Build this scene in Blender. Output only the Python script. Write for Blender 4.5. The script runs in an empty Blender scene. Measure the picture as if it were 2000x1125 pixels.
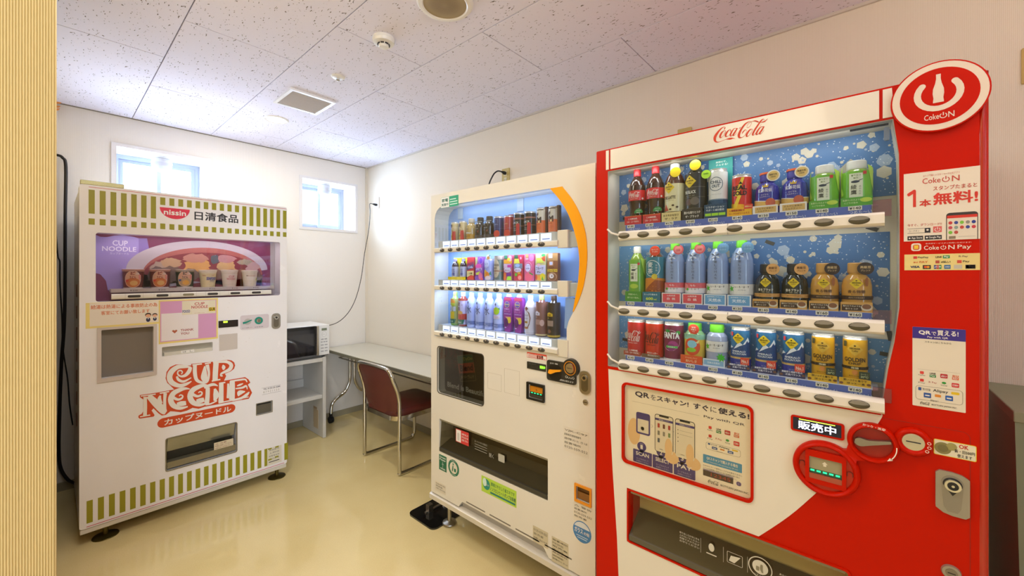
import bpy, math, random
from mathutils import Matrix, Vector
from mathutils.geometry import tessellate_polygon
random.seed(7)
SC = bpy.context.scene
COL = SC.collection
R = math.radians
PI = math.pi

# ------------------------------------------------------------------ camera, world, lights, exposure
CAM = (-2.175, -3.9, 1.40); YAW = .8528; FPX = 789.0; HOR = 534.5; CEIL = 2.497
cd = bpy.data.cameras.new('camera'); cam = bpy.data.objects.new('camera', cd); COL.objects.link(cam)
cam.location = CAM; cam.rotation_euler = (PI/2, 0, -YAW)
cd.sensor_width = 36; cd.lens = 36*FPX/2000; cd.shift_y = -(562.5-HOR)/2000; cd.clip_start = .02
SC.camera = cam
SC.view_settings.view_transform = 'Standard'; SC.view_settings.look = 'None'
SC.view_settings.exposure = 0.42; SC.view_settings.gamma = 1.0
SC.view_settings.use_curve_mapping = False
W = bpy.data.worlds.new('world'); SC.world = W; W.use_nodes = True
W.node_tree.nodes['Background'].inputs[0].default_value = (.88, .94, 1, 1)
W.node_tree.nodes['Background'].inputs[1].default_value = 1.6
def area(name, loc, rot, sx, sy, power, col, spread=180):
    l = bpy.data.lights.new(name, 'AREA'); l.shape = 'RECTANGLE'; l.size = sx; l.size_y = sy
    l.energy = power; l.color = col; l.spread = R(spread)
    o = bpy.data.objects.new(name, l); COL.objects.link(o); o.location = loc; o.rotation_euler = rot
    return o
def globe(name, loc, power, col, r=.12):
    l = bpy.data.lights.new(name, 'POINT'); l.energy = power; l.color = col; l.shadow_soft_size = r
    o = bpy.data.objects.new(name, l); COL.objects.link(o); o.location = loc
    return o
# daylight entering through the two windows, the lobby lamp, the alcove downlight; the others are added fills
area('window_daylight', (-1.615, .44, 2.12), (R(-82), 0, 0), .62, .6, 45, (.60, .76, 1))
area('window_daylight', (-.39, .44, 2.12), (R(-82), 0, 0), .62, .6, 45, (.60, .76, 1))
area('added_ceiling_fill', (-2.0, -2.45, 2.45), (0, 0, 0), .5, .5, 12, (1, .97, .92))  # added unseen lamp, brightens the upper machine fronts more than the lower
area('added_ceiling_uplight', (-1.5, -4.7, 2.0), (R(180), 0, 0), .4, .4, 15, (1, .80, .68))  # added upward light without a fixture, brightens the ceiling on the right
area('lobby_lamp', (-3.0, -3.4, 2.45), (0, 0, 0), .6, .6, 8, (1, .88, .66))
area('added_lobby_fill', (-3.75, -7.0, 1.8), (R(90), 0, 0), 1.4, 1.6, 42, (.70, .84, 1), 85)  # added fill for the noodle machine front; the rear wall has no window
area('alcove_downlight', (-1.114, -.751, 2.485), (0, 0, 0), .12, .12, 6, (1, .93, .78))

# ------------------------------------------------------------------ pixel rays onto real planes (used to measure positions)
fwd = (math.sin(YAW), math.cos(YAW)); rgt = (math.cos(YAW), -math.sin(YAW))
def ray(px, py):
    a = (px-1000)/FPX
    return (fwd[0]+a*rgt[0], fwd[1]+a*rgt[1], (HOR-py)/FPX)
def hit(px, py, axis, val):
    r = ray(px, py); t = (val-CAM[axis])/r[axis]
    return tuple(CAM[i]+t*r[i] for i in range(3))
# fronts of the three machines: red (C), cream (D) face -X; white (N) faces -Y
CX, CY = -.879, -3.172; DX, DY = -.783, -2.089; NX, NY = -2.076, -.898
def C(px, py, y=0): h = hit(px, py, 0, CX+y); return (CY-h[1], h[2])
def D(px, py, y=0): h = hit(px, py, 0, DX+y); return (DY-h[1], h[2])
def N(px, py, y=0): h = hit(px, py, 1, NY+y); return (h[0]-NX, h[2])
def crop(F, ox, oy, s): return lambda x, y, d=0: F(ox+x/s, oy+y/s, d)
MC = Matrix.Translation((CX, CY, 0)) @ Matrix.Rotation(-PI/2, 4, 'Z')
MD = Matrix.Translation((DX, DY, 0)) @ Matrix.Rotation(-PI/2, 4, 'Z')
MN = Matrix.Translation((NX, NY, 0))

# ------------------------------------------------------------------ materials
def lin(h):
    h = h.lstrip('#'); o = []
    for i in (0, 2, 4):
        c = int(h[i:i+2], 16)/255
        o.append(c/12.92 if c <= .04045 else ((c+.055)/1.055)**2.4)
    return (*o, 1)
MATS = {}
def mat(h, rough=.45, metal=0, emit=0, noise=0, spec=.5, coat=0, alpha=None):
    key = (h, rough, metal, emit, noise, spec, coat, alpha)
    if key in MATS: return MATS[key]
    m = bpy.data.materials.new('m_'+h.strip('#')); m.use_nodes = True; nt = m.node_tree
    b = nt.nodes['Principled BSDF']; c = lin(h)
    b.inputs['Base Color'].default_value = c; b.inputs['Roughness'].default_value = rough
    b.inputs['Metallic'].default_value = metal; b.inputs['Specular IOR Level'].default_value = spec
    b.inputs['Coat Weight'].default_value = coat; b.inputs['Coat Roughness'].default_value = .05
    if emit:
        b.inputs['Emission Color'].default_value = c; b.inputs['Emission Strength'].default_value = emit
    if alpha is not None: b.inputs['Alpha'].default_value = alpha
    if noise:
        n = nt.nodes.new('ShaderNodeTexNoise'); n.inputs['Scale'].default_value = 6; n.inputs['Detail'].default_value = 5
        tc = nt.nodes.new('ShaderNodeTexCoord'); nt.links.new(tc.outputs['Object'], n.inputs['Vector'])
        r = nt.nodes.new('ShaderNodeValToRGB')
        r.color_ramp.elements[0].color = tuple(v*(1-noise) for v in c[:3])+(1,); r.color_ramp.elements[0].position = .3
        r.color_ramp.elements[1].color = c; r.color_ramp.elements[1].position = .65
        nt.links.new(n.outputs['Fac'], r.inputs[0]); nt.links.new(r.outputs[0], b.inputs['Base Color'])
        mr = nt.nodes.new('ShaderNodeMapRange'); mr.inputs[3].default_value = max(rough-.06, 0); mr.inputs[4].default_value = rough+.06
        nt.links.new(n.outputs['Fac'], mr.inputs[0]); nt.links.new(mr.outputs[0], b.inputs['Roughness'])
    MATS[key] = m
    return m
def glass_mat(tint='#ffffff', gloss=.10, rough=0.02):
    key = ('glass', tint, gloss)
    if key in MATS: return MATS[key]
    m = bpy.data.materials.new('glass'); m.use_nodes = True; nt = m.node_tree; nt.nodes.clear()
    o = nt.nodes.new('ShaderNodeOutputMaterial'); mx = nt.nodes.new('ShaderNodeMixShader')
    t = nt.nodes.new('ShaderNodeBsdfTransparent'); g = nt.nodes.new('ShaderNodeBsdfGlossy')
    t.inputs[0].default_value = lin(tint); g.inputs['Roughness'].default_value = rough
    f = nt.nodes.new('ShaderNodeLayerWeight'); f.inputs[0].default_value = .5
    mr = nt.nodes.new('ShaderNodeMapRange'); mr.inputs[3].default_value = gloss*.4; mr.inputs[4].default_value = min(1, gloss*4)
    nt.links.new(f.outputs['Facing'], mr.inputs[0]); nt.links.new(mr.outputs[0], mx.inputs[0])
    nt.links.new(t.outputs[0], mx.inputs[1]); nt.links.new(g.outputs[0], mx.inputs[2]); nt.links.new(mx.outputs[0], o.inputs[0])
    MATS[key] = m
    return m
CHROME = mat('#d8d6d0', .12, 1)
STEEL = mat('#b9b5aa', .3, 1, noise=.05)
WHITE = mat('#efece6', .35, noise=.02)
INK = mat('#262428', .5)

# ------------------------------------------------------------------ mesh builder
TXT = {}
def text_tris(s, bold=0):
    k = (s, bold)
    if k not in TXT:
        c = bpy.data.curves.new('t', 'FONT'); c.body = s; c.resolution_u = 2
        o = bpy.data.objects.new('t', c); COL.objects.link(o)
        me = bpy.data.meshes.new_from_object(o)
        vs = [(v.co.x, v.co.y, 0) for v in me.vertices]; fs = [tuple(p.vertices) for p in me.polygons]
        if bold:                       # heavier strokes: overlapping copies of the glyph outlines
            n = len(vs); q = bold*.62; v0, f0 = vs, fs; vs, fs = [], []
            for j, (dx, dy) in enumerate(((-q, -q), (q, -q), (q, q), (-q, q))):
                vs += [(a+dx, b+dy, j*.00004) for a, b, _ in v0]; fs += [tuple(i+n*j for i in f) for f in f0]
        bpy.data.objects.remove(o); bpy.data.curves.remove(c); bpy.data.meshes.remove(me)
        TXT[k] = (vs, fs)
    return TXT[k]
class MB:
    def __init__(s): s.v = []; s.f = []; s.m = []; s.mats = []; s.fn = None; s.smooth = None
    def add(s, vs, fs, mt):
        if mt not in s.mats: s.mats.append(mt)
        i = s.mats.index(mt); n = len(s.v)
        if s.fn: vs = [s.fn(*p) for p in vs]
        s.v += vs; s.f += [tuple(a+n for a in f) for f in fs]; s.m += [i]*len(fs)
        return s
    def box(s, x0, x1, y0, y1, z0, z1, mt):
        vs = [(x, y, z) for z in (z0, z1) for y in (y0, y1) for x in (x0, x1)]
        return s.add(vs, [(0, 2, 3, 1), (4, 5, 7, 6), (0, 1, 5, 4), (2, 6, 7, 3), (0, 4, 6, 2), (1, 3, 7, 5)], mt)
    def flat(s, poly, y, mt, holes=()):
        loops = [poly]+list(holes); pts = [p for l in loops for p in l]
        tri = tessellate_polygon([[Vector((p[0], p[1], 0)) for p in l] for l in loops])
        fs = []
        for t in tri:
            a, b, c = (pts[i] for i in t)
            cr = (b[0]-a[0])*(c[1]-a[1])-(b[1]-a[1])*(c[0]-a[0])
            fs.append(tuple(t) if cr > 0 else tuple(reversed(t)))
        return s.add([(p[0], y, p[1]) for p in pts], fs, mt)
    def prism(s, poly, y0, y1, mt, holes=(), side=None, back=True):
        s.flat(poly, y0, mt, holes)
        if back:
            k = len(s.f); s.flat(poly, y1, side or mt, holes)
            for i in range(k, len(s.f)): s.f[i] = tuple(reversed(s.f[i]))
        for l in [poly]+list(holes):
            n = len(l)
            vs = [(p[0], y0, p[1]) for p in l]+[(p[0], y1, p[1]) for p in l]
            s.add(vs, [(i, (i+1) % n, n+(i+1) % n, n+i) for i in range(n)], side or mt)
        return s
    def prismax(s, poly, a0, a1, axis, mt, holes=()):
        old = s.fn
        if axis == 'x': s.fn = lambda x, y, z: (old(y, x, z) if old else (y, x, z))      # poly=(y,z) extruded along x
        if axis == 'z': s.fn = lambda x, y, z: (old(x, z, y) if old else (x, z, y))      # poly=(x,y) extruded along z
        s.prism(poly, a0, a1, mt, holes); s.fn = old
        return s
    def rect(s, x0, x1, z0, z1, y, mt): return s.add([(x0, y, z0), (x1, y, z0), (x1, y, z1), (x0, y, z1)], [(0, 1, 2, 3)], mt)
    def text(s, t, x0, z1, x1, z0, y, mt, bold=0, rot=0, slant=0, keep=None):
        """fit text into the box x0..x1, z0..z1; keep='l'/'c' keeps the aspect from the height"""
        vs, fs = text_tris(t, bold)
        if not vs: return s
        ax = min(p[0] for p in vs); bx = max(p[0] for p in vs); az = min(p[1] for p in vs); bz = max(p[1] for p in vs)
        sx = (x1-x0)/max(bx-ax, 1e-6); sz = (z1-z0)/max(bz-az, 1e-6)
        if keep: 
            sx = min(sz, sx)
            if keep == 'c': m = (x0+x1)/2-(bx-ax)*sx/2; x0 = m
        cx, cz = (x0+x1)/2, (z0+z1)/2; c, n = math.cos(rot), math.sin(rot); out = []
        for p in vs:
            X = x0+(p[0]-ax)*sx; Z = z0+(p[1]-az)*sz; X += slant*(Z-z0)
            if rot: X, Z = cx+(X-cx)*c-(Z-cz)*n, cz+(X-cx)*n+(Z-cz)*c
            out.append((X, y-p[2], Z))
        return s.add(out, fs, mt)
    def lathe(s, prof, mt, cx=0, cy=0, seg=20, caps=True, sx=1, sy=1):
        """prof: list of (z, r[, material]) bottom to top"""
        n = len(prof); vs = []
        for p in prof:
            for k in range(seg):
                a = 2*PI*k/seg; vs.append((cx+sx*p[1]*math.cos(a), cy+sy*p[1]*math.sin(a), p[0]))
        for i in range(n-1):
            m = prof[i][2] if len(prof[i]) > 2 and prof[i][2] else mt
            s.add(vs[i*seg:(i+2)*seg], [(k, (k+1) % seg, seg+(k+1) % seg, seg+k) for k in range(seg)], m)
        if caps:
            s.add(vs[:seg], [tuple(range(seg))[::-1]], mt)
            m = prof[-1][2] if len(prof[-1]) > 2 and prof[-1][2] else mt
            s.add(vs[-seg:], [tuple(range(seg))], m)
        s.smooth = 40
        return s
    def tube(s, pts, r, mt, seg=8, closed=False):
        P = [Vector(p) for p in pts]; n = len(P); rings = []; up = None
        for i in range(n):
            t = (P[(i+1) % n]-P[i-1]) if closed else (P[min(i+1, n-1)]-P[max(i-1, 0)])
            t.normalize()
            if up is None: up = t.orthogonal().normalized()
            up = (up-t*up.dot(t)); up = up.normalized() if up.length > 1e-6 else t.orthogonal().normalized()
            sd = t.cross(up); rr = r[i] if isinstance(r, (list, tuple)) else r
            rings.append([tuple(P[i]+(up*math.cos(2*PI*k/seg)+sd*math.sin(2*PI*k/seg))*rr) for k in range(seg)])
        vs = [p for q in rings for p in q]; fs = []
        for i in range(n if closed else n-1):
            j = (i+1) % n
            fs += [(i*seg+k, i*seg+(k+1) % seg, j*seg+(k+1) % seg, j*seg+k) for k in range(seg)]
        if not closed: fs += [tuple(range(seg))[::-1], tuple((n-1)*seg+k for k in range(seg))]
        s.add(vs, fs, mt); s.smooth = 50
        return s
    def stroke(s, pts, y, mt, K=None, sub=4, wk=1):
        """variable width pen stroke; pts (x, z, width) in crop pixels mapped with K, or metric"""
        P = spline(pts, sub); L = []; Rr = []
        for i, p in enumerate(P):
            a = P[max(i-1, 0)]; b = P[min(i+1, len(P)-1)]
            dx, dz = b[0]-a[0], b[1]-a[1]; l = math.hypot(dx, dz) or 1; h = p[2]/2*wk
            q1 = (p[0]-dz/l*h, p[1]+dx/l*h); q2 = (p[0]+dz/l*h, p[1]-dx/l*h)
            L.append(K(*q1) if K else q1); Rr.append(K(*q2) if K else q2)
        n = len(P); vs = [(q[0], y, q[1]) for q in L]+[(q[0], y, q[1]) for q in Rr]
        return s.add(vs, [(i, i+1, n+i+1, n+i) for i in range(n-1)], mt)
    def build(s, name, parent=None, kind=None, label=None, bevel=0, angle=None, world=False):
        me = bpy.data.meshes.new(name); me.from_pydata(s.v, [], s.f)
        for m in s.mats: me.materials.append(m)
        me.polygons.foreach_set('material_index', s.m); me.update()
        a = angle or s.smooth
        if a:
            me.shade_smooth(); me.set_sharp_from_angle(angle=R(a))
        o = bpy.data.objects.new(name, me); COL.objects.link(o)
        if parent: o.parent = parent
        if kind: o['kind'] = kind
        if label: o['label'] = label
        if bevel:
            b = o.modifiers.new('bevel', 'BEVEL'); b.width = bevel; b.segments = 3; b.limit_method = 'ANGLE'; b.angle_limit = R(50)
            me.shade_smooth(); me.set_sharp_from_angle(angle=R(50))
            b.harden_normals = False
        return o
def spline(pts, sub):
    out = []; n = len(pts)
    for i in range(n-1):
        p0, p1, p2, p3 = pts[max(i-1, 0)], pts[i], pts[i+1], pts[min(i+2, n-1)]
        for k in range(sub):
            t = k/sub
            out.append(tuple(.5*((2*b)+(-a+c)*t+(2*a-5*b+4*c-d)*t*t+(-a+3*b-3*c+d)*t**3) for a, b, c, d in zip(p0, p1, p2, p3)))
    out.append(tuple(pts[-1]))
    return out
def rrect(x0, x1, z0, z1, r, n=5):
    if not isinstance(r, (tuple, list)): r = (r,)*4      # bl, br, tr, tl
    out = []
    for (cx, cz, a0, q) in ((x0, z0, 180, r[0]), (x1, z0, 270, r[1]), (x1, z1, 0, r[2]), (x0, z1, 90, r[3])):
        sx = 1 if cx == x0 else -1; sz = 1 if cz == z0 else -1
        if q <= 0: out.append((cx, cz)); continue
        for k in range(n+1):
            a = R(a0+90*k/n); out.append((cx+sx*q+q*math.cos(a), cz+sz*q+q*math.sin(a)))
    return out
def ell(cx, cz, rx, rz, n=28, a0=0, a1=360):
    return [(cx+rx*math.cos(R(a0+(a1-a0)*k/n)), cz+rz*math.sin(R(a0+(a1-a0)*k/n))) for k in range(n if a1-a0 == 360 else n+1)]
def arcband(cx, cz, r0, r1, a0, a1, n=20):
    return [(cx+r1*math.cos(R(a0+(a1-a0)*k/n)), cz+r1*math.sin(R(a0+(a1-a0)*k/n))) for k in range(n+1)] + \
           [(cx+r0*math.cos(R(a1+(a0-a1)*k/n)), cz+r0*math.sin(R(a1+(a0-a1)*k/n))) for k in range(n+1)]
def K2(K, pts, d=0): return [K(x, y, d) for x, y in pts]
def empty(name, label, cat, M, group=None):
    o = bpy.data.objects.new(name, None); COL.objects.link(o); o.empty_display_size = .05
    o.matrix_world = M
    o['label'] = label; o['category'] = cat
    if group: o['group'] = group
    return o
def tag(o, label, cat, group=None):
    o['label'] = label; o['category'] = cat
    if group: o['group'] = group
    return o
def dup(root, M, label, group=None):
    r = root.copy(); COL.objects.link(r); r.matrix_world = M; r['label'] = label
    if group: r['group'] = group
    for ch in list(root.children):
        c = ch.copy(); COL.objects.link(c); c.parent = r
        for g in list(ch.children):
            d = g.copy(); COL.objects.link(d); d.parent = c
    return r
T = Matrix.Translation
# ------------------------------------------------------------------ surfaces of the setting
def tex_mat(name, base, rough, build):
    m = bpy.data.materials.new(name); m.use_nodes = True; nt = m.node_tree; b = nt.nodes['Principled BSDF']
    b.inputs['Base Color'].default_value = lin(base); b.inputs['Roughness'].default_value = rough
    tc = nt.nodes.new('ShaderNodeTexCoord'); mp = nt.nodes.new('ShaderNodeMapping')
    nt.links.new(tc.outputs['Object'], mp.inputs[0]); build(nt, b, mp)
    return m
def ramp(nt, p0, c0, p1, c1):
    r = nt.nodes.new('ShaderNodeValToRGB'); e = r.color_ramp.elements
    e[0].position = p0; e[0].color = c0; e[1].position = p1; e[1].color = c1
    return r
def bump(nt, b, out, dist, strength=1):
    bp = nt.nodes.new('ShaderNodeBump'); bp.inputs['Distance'].default_value = dist; bp.inputs['Strength'].default_value = strength
    nt.links.new(out, bp.inputs['Height']); nt.links.new(bp.outputs[0], b.inputs['Normal'])
def stripes(axis, pitch, base, dark, d=.0008):
    def f(nt, b, mp):
        w = nt.nodes.new('ShaderNodeTexWave'); w.wave_type = 'BANDS'; w.bands_direction = axis
        w.inputs['Scale'].default_value = .314159/pitch; w.inputs['Distortion'].default_value = .25; w.inputs['Detail'].default_value = 1
        n = nt.nodes.new('ShaderNodeTexNoise'); n.inputs['Scale'].default_value = 160; mp2 = nt.nodes.new('ShaderNodeMapping')
        mp2.inputs['Scale'].default_value = (1, 1, .25); nt.links.new(mp.outputs[0], w.inputs[0]); nt.links.new(mp.outputs[0], mp2.inputs[0]); nt.links.new(mp2.outputs[0], n.inputs[0])
        ad = nt.nodes.new('ShaderNodeMath'); ad.operation = 'MULTIPLY_ADD'; ad.inputs[1].default_value = .35
        nt.links.new(n.outputs['Fac'], ad.inputs[0]); nt.links.new(w.outputs['Fac'], ad.inputs[2])
        r = ramp(nt, .25, lin(dark), .95, lin(base)); nt.links.new(ad.outputs[0], r.inputs[0]); nt.links.new(r.outputs[0], b.inputs['Base Color'])
        bump(nt, b, w.outputs['Fac'], d)
    return f
M_POST = tex_mat('striped_wallpaper', '#d8c090', .8, stripes('X', .0040, '#e0c384', '#b4924f'))
M_WALL = tex_mat('wallpaper', '#e9e2d6', .8, stripes('Y', .0045, '#f3ebdd', '#e9dfcc', .0002))
M_BACK = tex_mat('wallpaper_back', '#ebe6dc', .8, stripes('X', .0045, '#f4efe8', '#eae3da', .0003))
def ceil_f(nt, b, mp):
    # fissured mineral-fibre board: short dark grooves and pin holes
    mp.inputs['Scale'].default_value = (1, .32, 1)
    n = nt.nodes.new('ShaderNodeTexNoise'); n.inputs['Scale'].default_value = 40
    mx = nt.nodes.new('ShaderNodeMixRGB'); mx.blend_type = 'LINEAR_LIGHT'; mx.inputs[0].default_value = .02
    nt.links.new(mp.outputs[0], mx.inputs[1]); nt.links.new(mp.outputs[0], n.inputs[0]); nt.links.new(n.outputs['Color'], mx.inputs[2])
    v = nt.nodes.new('ShaderNodeTexVoronoi'); v.inputs['Scale'].default_value = 82; nt.links.new(mx.outputs[0], v.inputs['Vector'])
    r = ramp(nt, .13, (0, 0, 0, 1), .20, (1, 1, 1, 1)); nt.links.new(v.outputs['Distance'], r.inputs[0])
    mp2 = nt.nodes.new('ShaderNodeMapping'); mp2.inputs['Scale'].default_value = (1, 2.6, 1); nt.links.new(mp.outputs[0], mp2.inputs[0])
    v2 = nt.nodes.new('ShaderNodeTexVoronoi'); v2.inputs['Scale'].default_value = 70; nt.links.new(mp2.outputs[0], v2.inputs['Vector'])
    r2 = ramp(nt, .10, (0, 0, 0, 1), .16, (1, 1, 1, 1)); nt.links.new(v2.outputs['Distance'], r2.inputs[0])
    # only some of the cells carry a mark
    g = ramp(nt, .60, (0, 0, 0, 1), .63, (1, 1, 1, 1)); sp = nt.nodes.new('ShaderNodeSeparateColor')
    nt.links.new(v.outputs['Color'], sp.inputs[0]); nt.links.new(sp.outputs[0], g.inputs[0])
    g2 = ramp(nt, .45, (1, 1, 1, 1), .48, (0, 0, 0, 1)); sp2 = nt.nodes.new('ShaderNodeSeparateColor')
    nt.links.new(v2.outputs['Color'], sp2.inputs[0]); nt.links.new(sp2.outputs[0], g2.inputs[0])
    a = nt.nodes.new('ShaderNodeMath'); a.operation = 'MAXIMUM'; nt.links.new(r.outputs[0], a.inputs[0]); nt.links.new(g.outputs[0], a.inputs[1])
    a2 = nt.nodes.new('ShaderNodeMath'); a2.operation = 'MAXIMUM'; nt.links.new(r2.outputs[0], a2.inputs[0]); nt.links.new(g2.outputs[0], a2.inputs[1])
    m = nt.nodes.new('ShaderNodeMath'); m.operation = 'MULTIPLY'; nt.links.new(a.outputs[0], m.inputs[0]); nt.links.new(a2.outputs[0], m.inputs[1])
    c = ramp(nt, 0, lin('#6e635f'), 1, lin('#efecfb')); nt.links.new(m.outputs[0], c.inputs[0]); nt.links.new(c.outputs[0], b.inputs['Base Color'])
    bump(nt, b, m.outputs[0], .002, .6)
M_CEIL = tex_mat('ceiling_board', '#e8e6e4', .9, ceil_f)
def floor_f(nt, b, mp):
    n = nt.nodes.new('ShaderNodeTexNoise'); n.inputs['Scale'].default_value = 1.4; n.inputs['Detail'].default_value = 6
    nt.links.new(mp.outputs[0], n.inputs[0])
    n2 = nt.nodes.new('ShaderNodeTexNoise'); n2.inputs['Scale'].default_value = 220; nt.links.new(mp.outputs[0], n2.inputs[0])
    ad = nt.nodes.new('ShaderNodeMath'); ad.operation = 'MULTIPLY_ADD'; ad.inputs[1].default_value = .35; nt.links.new(n2.outputs['Fac'], ad.inputs[0]); nt.links.new(n.outputs['Fac'], ad.inputs[2])
    r = ramp(nt, .45, lin('#dfc98c'), .85, lin('#f0dea4')); nt.links.new(ad.outputs[0], r.inputs[0]); nt.links.new(r.outputs[0], b.inputs['Base Color'])
    mr = nt.nodes.new('ShaderNodeMapRange'); mr.inputs[3].default_value = .04; mr.inputs[4].default_value = .13
    nt.links.new(n.outputs['Fac'], mr.inputs[0]); nt.links.new(mr.outputs[0], b.inputs['Roughness'])
    w = nt.nodes.new('ShaderNodeTexNoise'); w.inputs['Scale'].default_value = 5; nt.links.new(mp.outputs[0], w.inputs[0])
    bump(nt, b, w.outputs['Fac'], .002, .12)
M_FLOOR = tex_mat('vinyl_floor', '#d6c186', .18, floor_f)
M_BASE = mat('#a39a80', .5, noise=.05)

# ------------------------------------------------------------------ room shell
def struct(mb, name, **k): return mb.build(name, kind='structure', **k)
XL, YB = -4.6, -7.2
struct(MB().box(XL-.1, .12, YB-.1, .32, -.08, 0, M_FLOOR), 'floor')
cb = struct(MB().box(XL-.1, .12, YB-.1, .32, CEIL+.012, CEIL+.08, mat('#57524f', .9)), 'ceiling')
WIN = [(-1.871, -1.360), (-.646, -.136)]; WZ0, WZ1 = 1.834, 2.282; WD = .30
wb = MB().prism([(-2.165, 0), (.0, 0), (.0, CEIL+.01), (-2.165, CEIL+.01)], 0, WD, M_BACK,
                holes=[[(a, WZ0), (b, WZ0), (b, WZ1), (a, WZ1)] for a, b in WIN])
struct(wb, 'wall_back')
struct(MB().box(0, .12, YB, .30, 0, CEIL+.01, M_WALL), 'wall_right')
struct(MB().box(XL, -2.165, -2.60, .30, 0, CEIL+.01, M_POST), 'wall_left', bevel=.004)
struct(MB().box(XL-.1, XL, YB, -2.60, 0, CEIL+.01, M_WALL), 'wall_lobby')
struct(MB().box(XL-.1, .12, YB-.1, YB, 0, CEIL+.01, M_BACK), 'wall_rear')
struct(MB().box(-2.165, 0, -.008, 0, 0, .055, M_BASE), 'baseboard_back')
struct(MB().box(-.008, 0, YB, -.008, 0, .055, M_BASE), 'baseboard_right')
struct(MB().box(XL, -2.165, -2.608, -2.60, 0, .055, M_BASE), 'baseboard_left')
struct(MB().box(-.012, 0, YB, 0, CEIL-.012, CEIL, mat('#d9d2c8', .6)), 'trim_1')
struct(MB().box(-2.165, -.012, -.006, 0, CEIL-.006, CEIL, mat('#8d8478', .6)), 'trim_2')
struct(MB().box(-.022, -.0, -.014, 0, .055, CEIL, mat('#e6dccb', .6)), 'trim_3')
# ceiling boards 455 x 910 mm, half-bonded as in the photograph
V0 = .4264; U0 = -.1397; TW = .455; TL = .910; g = .0018
tile_cache = {}
for c in range(-1, 10):
    v0, v1 = (0, V0) if c < 0 else (V0+TW*c, V0+TW*(c+1))
    par = 0 if c % 2 == 0 else 1
    k = -2
    while True:
        u0 = U0+TL/2*(2*k+par); u1 = u0+TL; k += 1
        if u1 < .05: continue
        if u0 > 5.4: break
        u0 = max(u0, 0)
        xa, xb, ya, yb = -v1+g, -v0-g, -u1+g, -u0-g
        if xb < -2.2 and yb > -2.6: continue
        key = (round(xb-xa, 3), round(yb-ya, 3))
        if key not in tile_cache:
            w, h = xb-xa, yb-ya
            tile_cache[key] = MB().box(0, w, 0, h, 0, .012, M_CEIL).build('ceiling_tile', cb, bevel=.0015); o = tile_cache[key]
        else:
            o = tile_cache[key].copy(); COL.objects.link(o); o.parent = cb
        o.location = (xa, ya, CEIL)
struct(MB().box(XL, 0, YB, -5.3, CEIL, CEIL+.012, M_CEIL), 'ceiling_rear')

# windows in the back wall
FR = mat('#e9e6e6', .4); ALU = mat('#9a9fb0', .4)
for i, (a, b) in enumerate(WIN):
    w = empty('window_%d' % (i+1), '', '', T((0, 0, 0)))
    del w['label']; del w['category']; w['kind'] = 'structure'
    z0, z1 = WZ0, WZ1
    MB().prism([(a-.026, z0-.024), (b+.026, z0-.024), (b+.026, z1+.024), (a-.026, z1+.024)], -.008, 0, FR,
               holes=[[(a, z0), (b, z0), (b, z1), (a, z1)]]).build('window_casing', w, bevel=.002)
    y = WD-.06
    MB().prism([(a, z0), (b, z0), (b, z1), (a, z1)], y, y+.05, ALU, holes=[[(a+.03, z0+.03), (b-.03, z0+.03), (b-.03, z1-.03), (a+.03, z1-.03)]]).build('window_frame', w)
    m = (a+b)/2
    for (p, q, yy) in ((a+.03, m+.012, y+.022), (m-.012, b-.03, y+.004)):
        s = MB().prism([(p, z0+.03), (q, z0+.03), (q, z1-.03), (p, z1-.03)], yy, yy+.018, ALU,
                       holes=[[(p+.026, z0+.06), (q-.026, z0+.06), (q-.026, z1-.055), (p+.026, z1-.055)]]).build('window_sash', w)
        MB().box(p+.026, q-.026, yy+.006, yy+.010, z0+.06, z1-.055, glass_mat('#f4faff', .05)).build('pane', s)
    # globe lamp under the head of the window
    px = 316 if i == 0 else 634
    hx = hit(px, 300 if i == 0 else 350, 1, .12)[0]
    lm = empty('globe_lamp', ['white globe lamp under the head of the window above the noodle machine',
                              'white globe lamp under the head of the window nearest the room corner'][i], 'lamp', T((hx, .12, z1)), 'globe lamps in the window heads')
    MB().lathe([(-.012, .052), (-.004, .058), (0, .058)], mat('#e6e6ea', .4), seg=24).build('base', lm)
    MB().lathe([(-.112, .006), (-.108, .028), (-.094, .046), (-.07, .060), (-.045, .064), (-.02, .058), (-.012, .050)], mat('#c4c4cf', .3, coat=.3), seg=28).build('globe', lm)

# things on the ceiling
def vent():
    t = empty('ceiling_vent', 'square ceiling air vent with grey slats and white frame', 'vent', T((-1.107, -1.215, CEIL)))
    w, h = .135, .145
    wm = mat('#f2f1f2', .35)
    MB().prismax([(-w, -h), (w, -h), (w, h), (-w, h)], -.012, 0, 'z', wm, holes=[[(-w+.018, -h+.018), (w-.018, -h+.018), (w-.018, h-.018), (-w+.018, h-.018)]]).build('frame', t, bevel=.003)
    MB().box(-w+.01, w-.01, -h+.01, h-.01, -.0012, -.0006, mat('#6d6b72', .8)).build('backing', t)
    first = None
    for k in range(11):
        y = -h+.03+k*(2*h-.06)/10
        if not first:
            mb = MB(); mb.prismax([(-.0050, -.0035), (-.0045, -.0055), (.0055, -.0100), (.0050, -.0080)], -w+.018, w-.018, 'x', mat('#d4d1d6', .4)); first = mb.build('slat', t); o = first
        else: o = first.copy(); COL.objects.link(o); o.parent = t
        o.location = (0, y, 0)
vent()
t = empty('downlight', 'small glowing round downlight in the ceiling by the back wall', 'lamp', T((-1.114, -.751, CEIL)))
MB().lathe([(-.006, .060), (-.008, .072), (-.001, .078), (0, .078)], WHITE, seg=32, caps=False).build('ring', t)
MB().lathe([(-.005, .002), (-.004, .061)], mat('#fff1dc', .5, emit=14), seg=32).build('lens', t)
t = empty('ceiling_speaker', 'large round beige ceiling speaker with white rim at the top of the photo', 'speaker', T((-1.122, -2.62, CEIL)))
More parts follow.
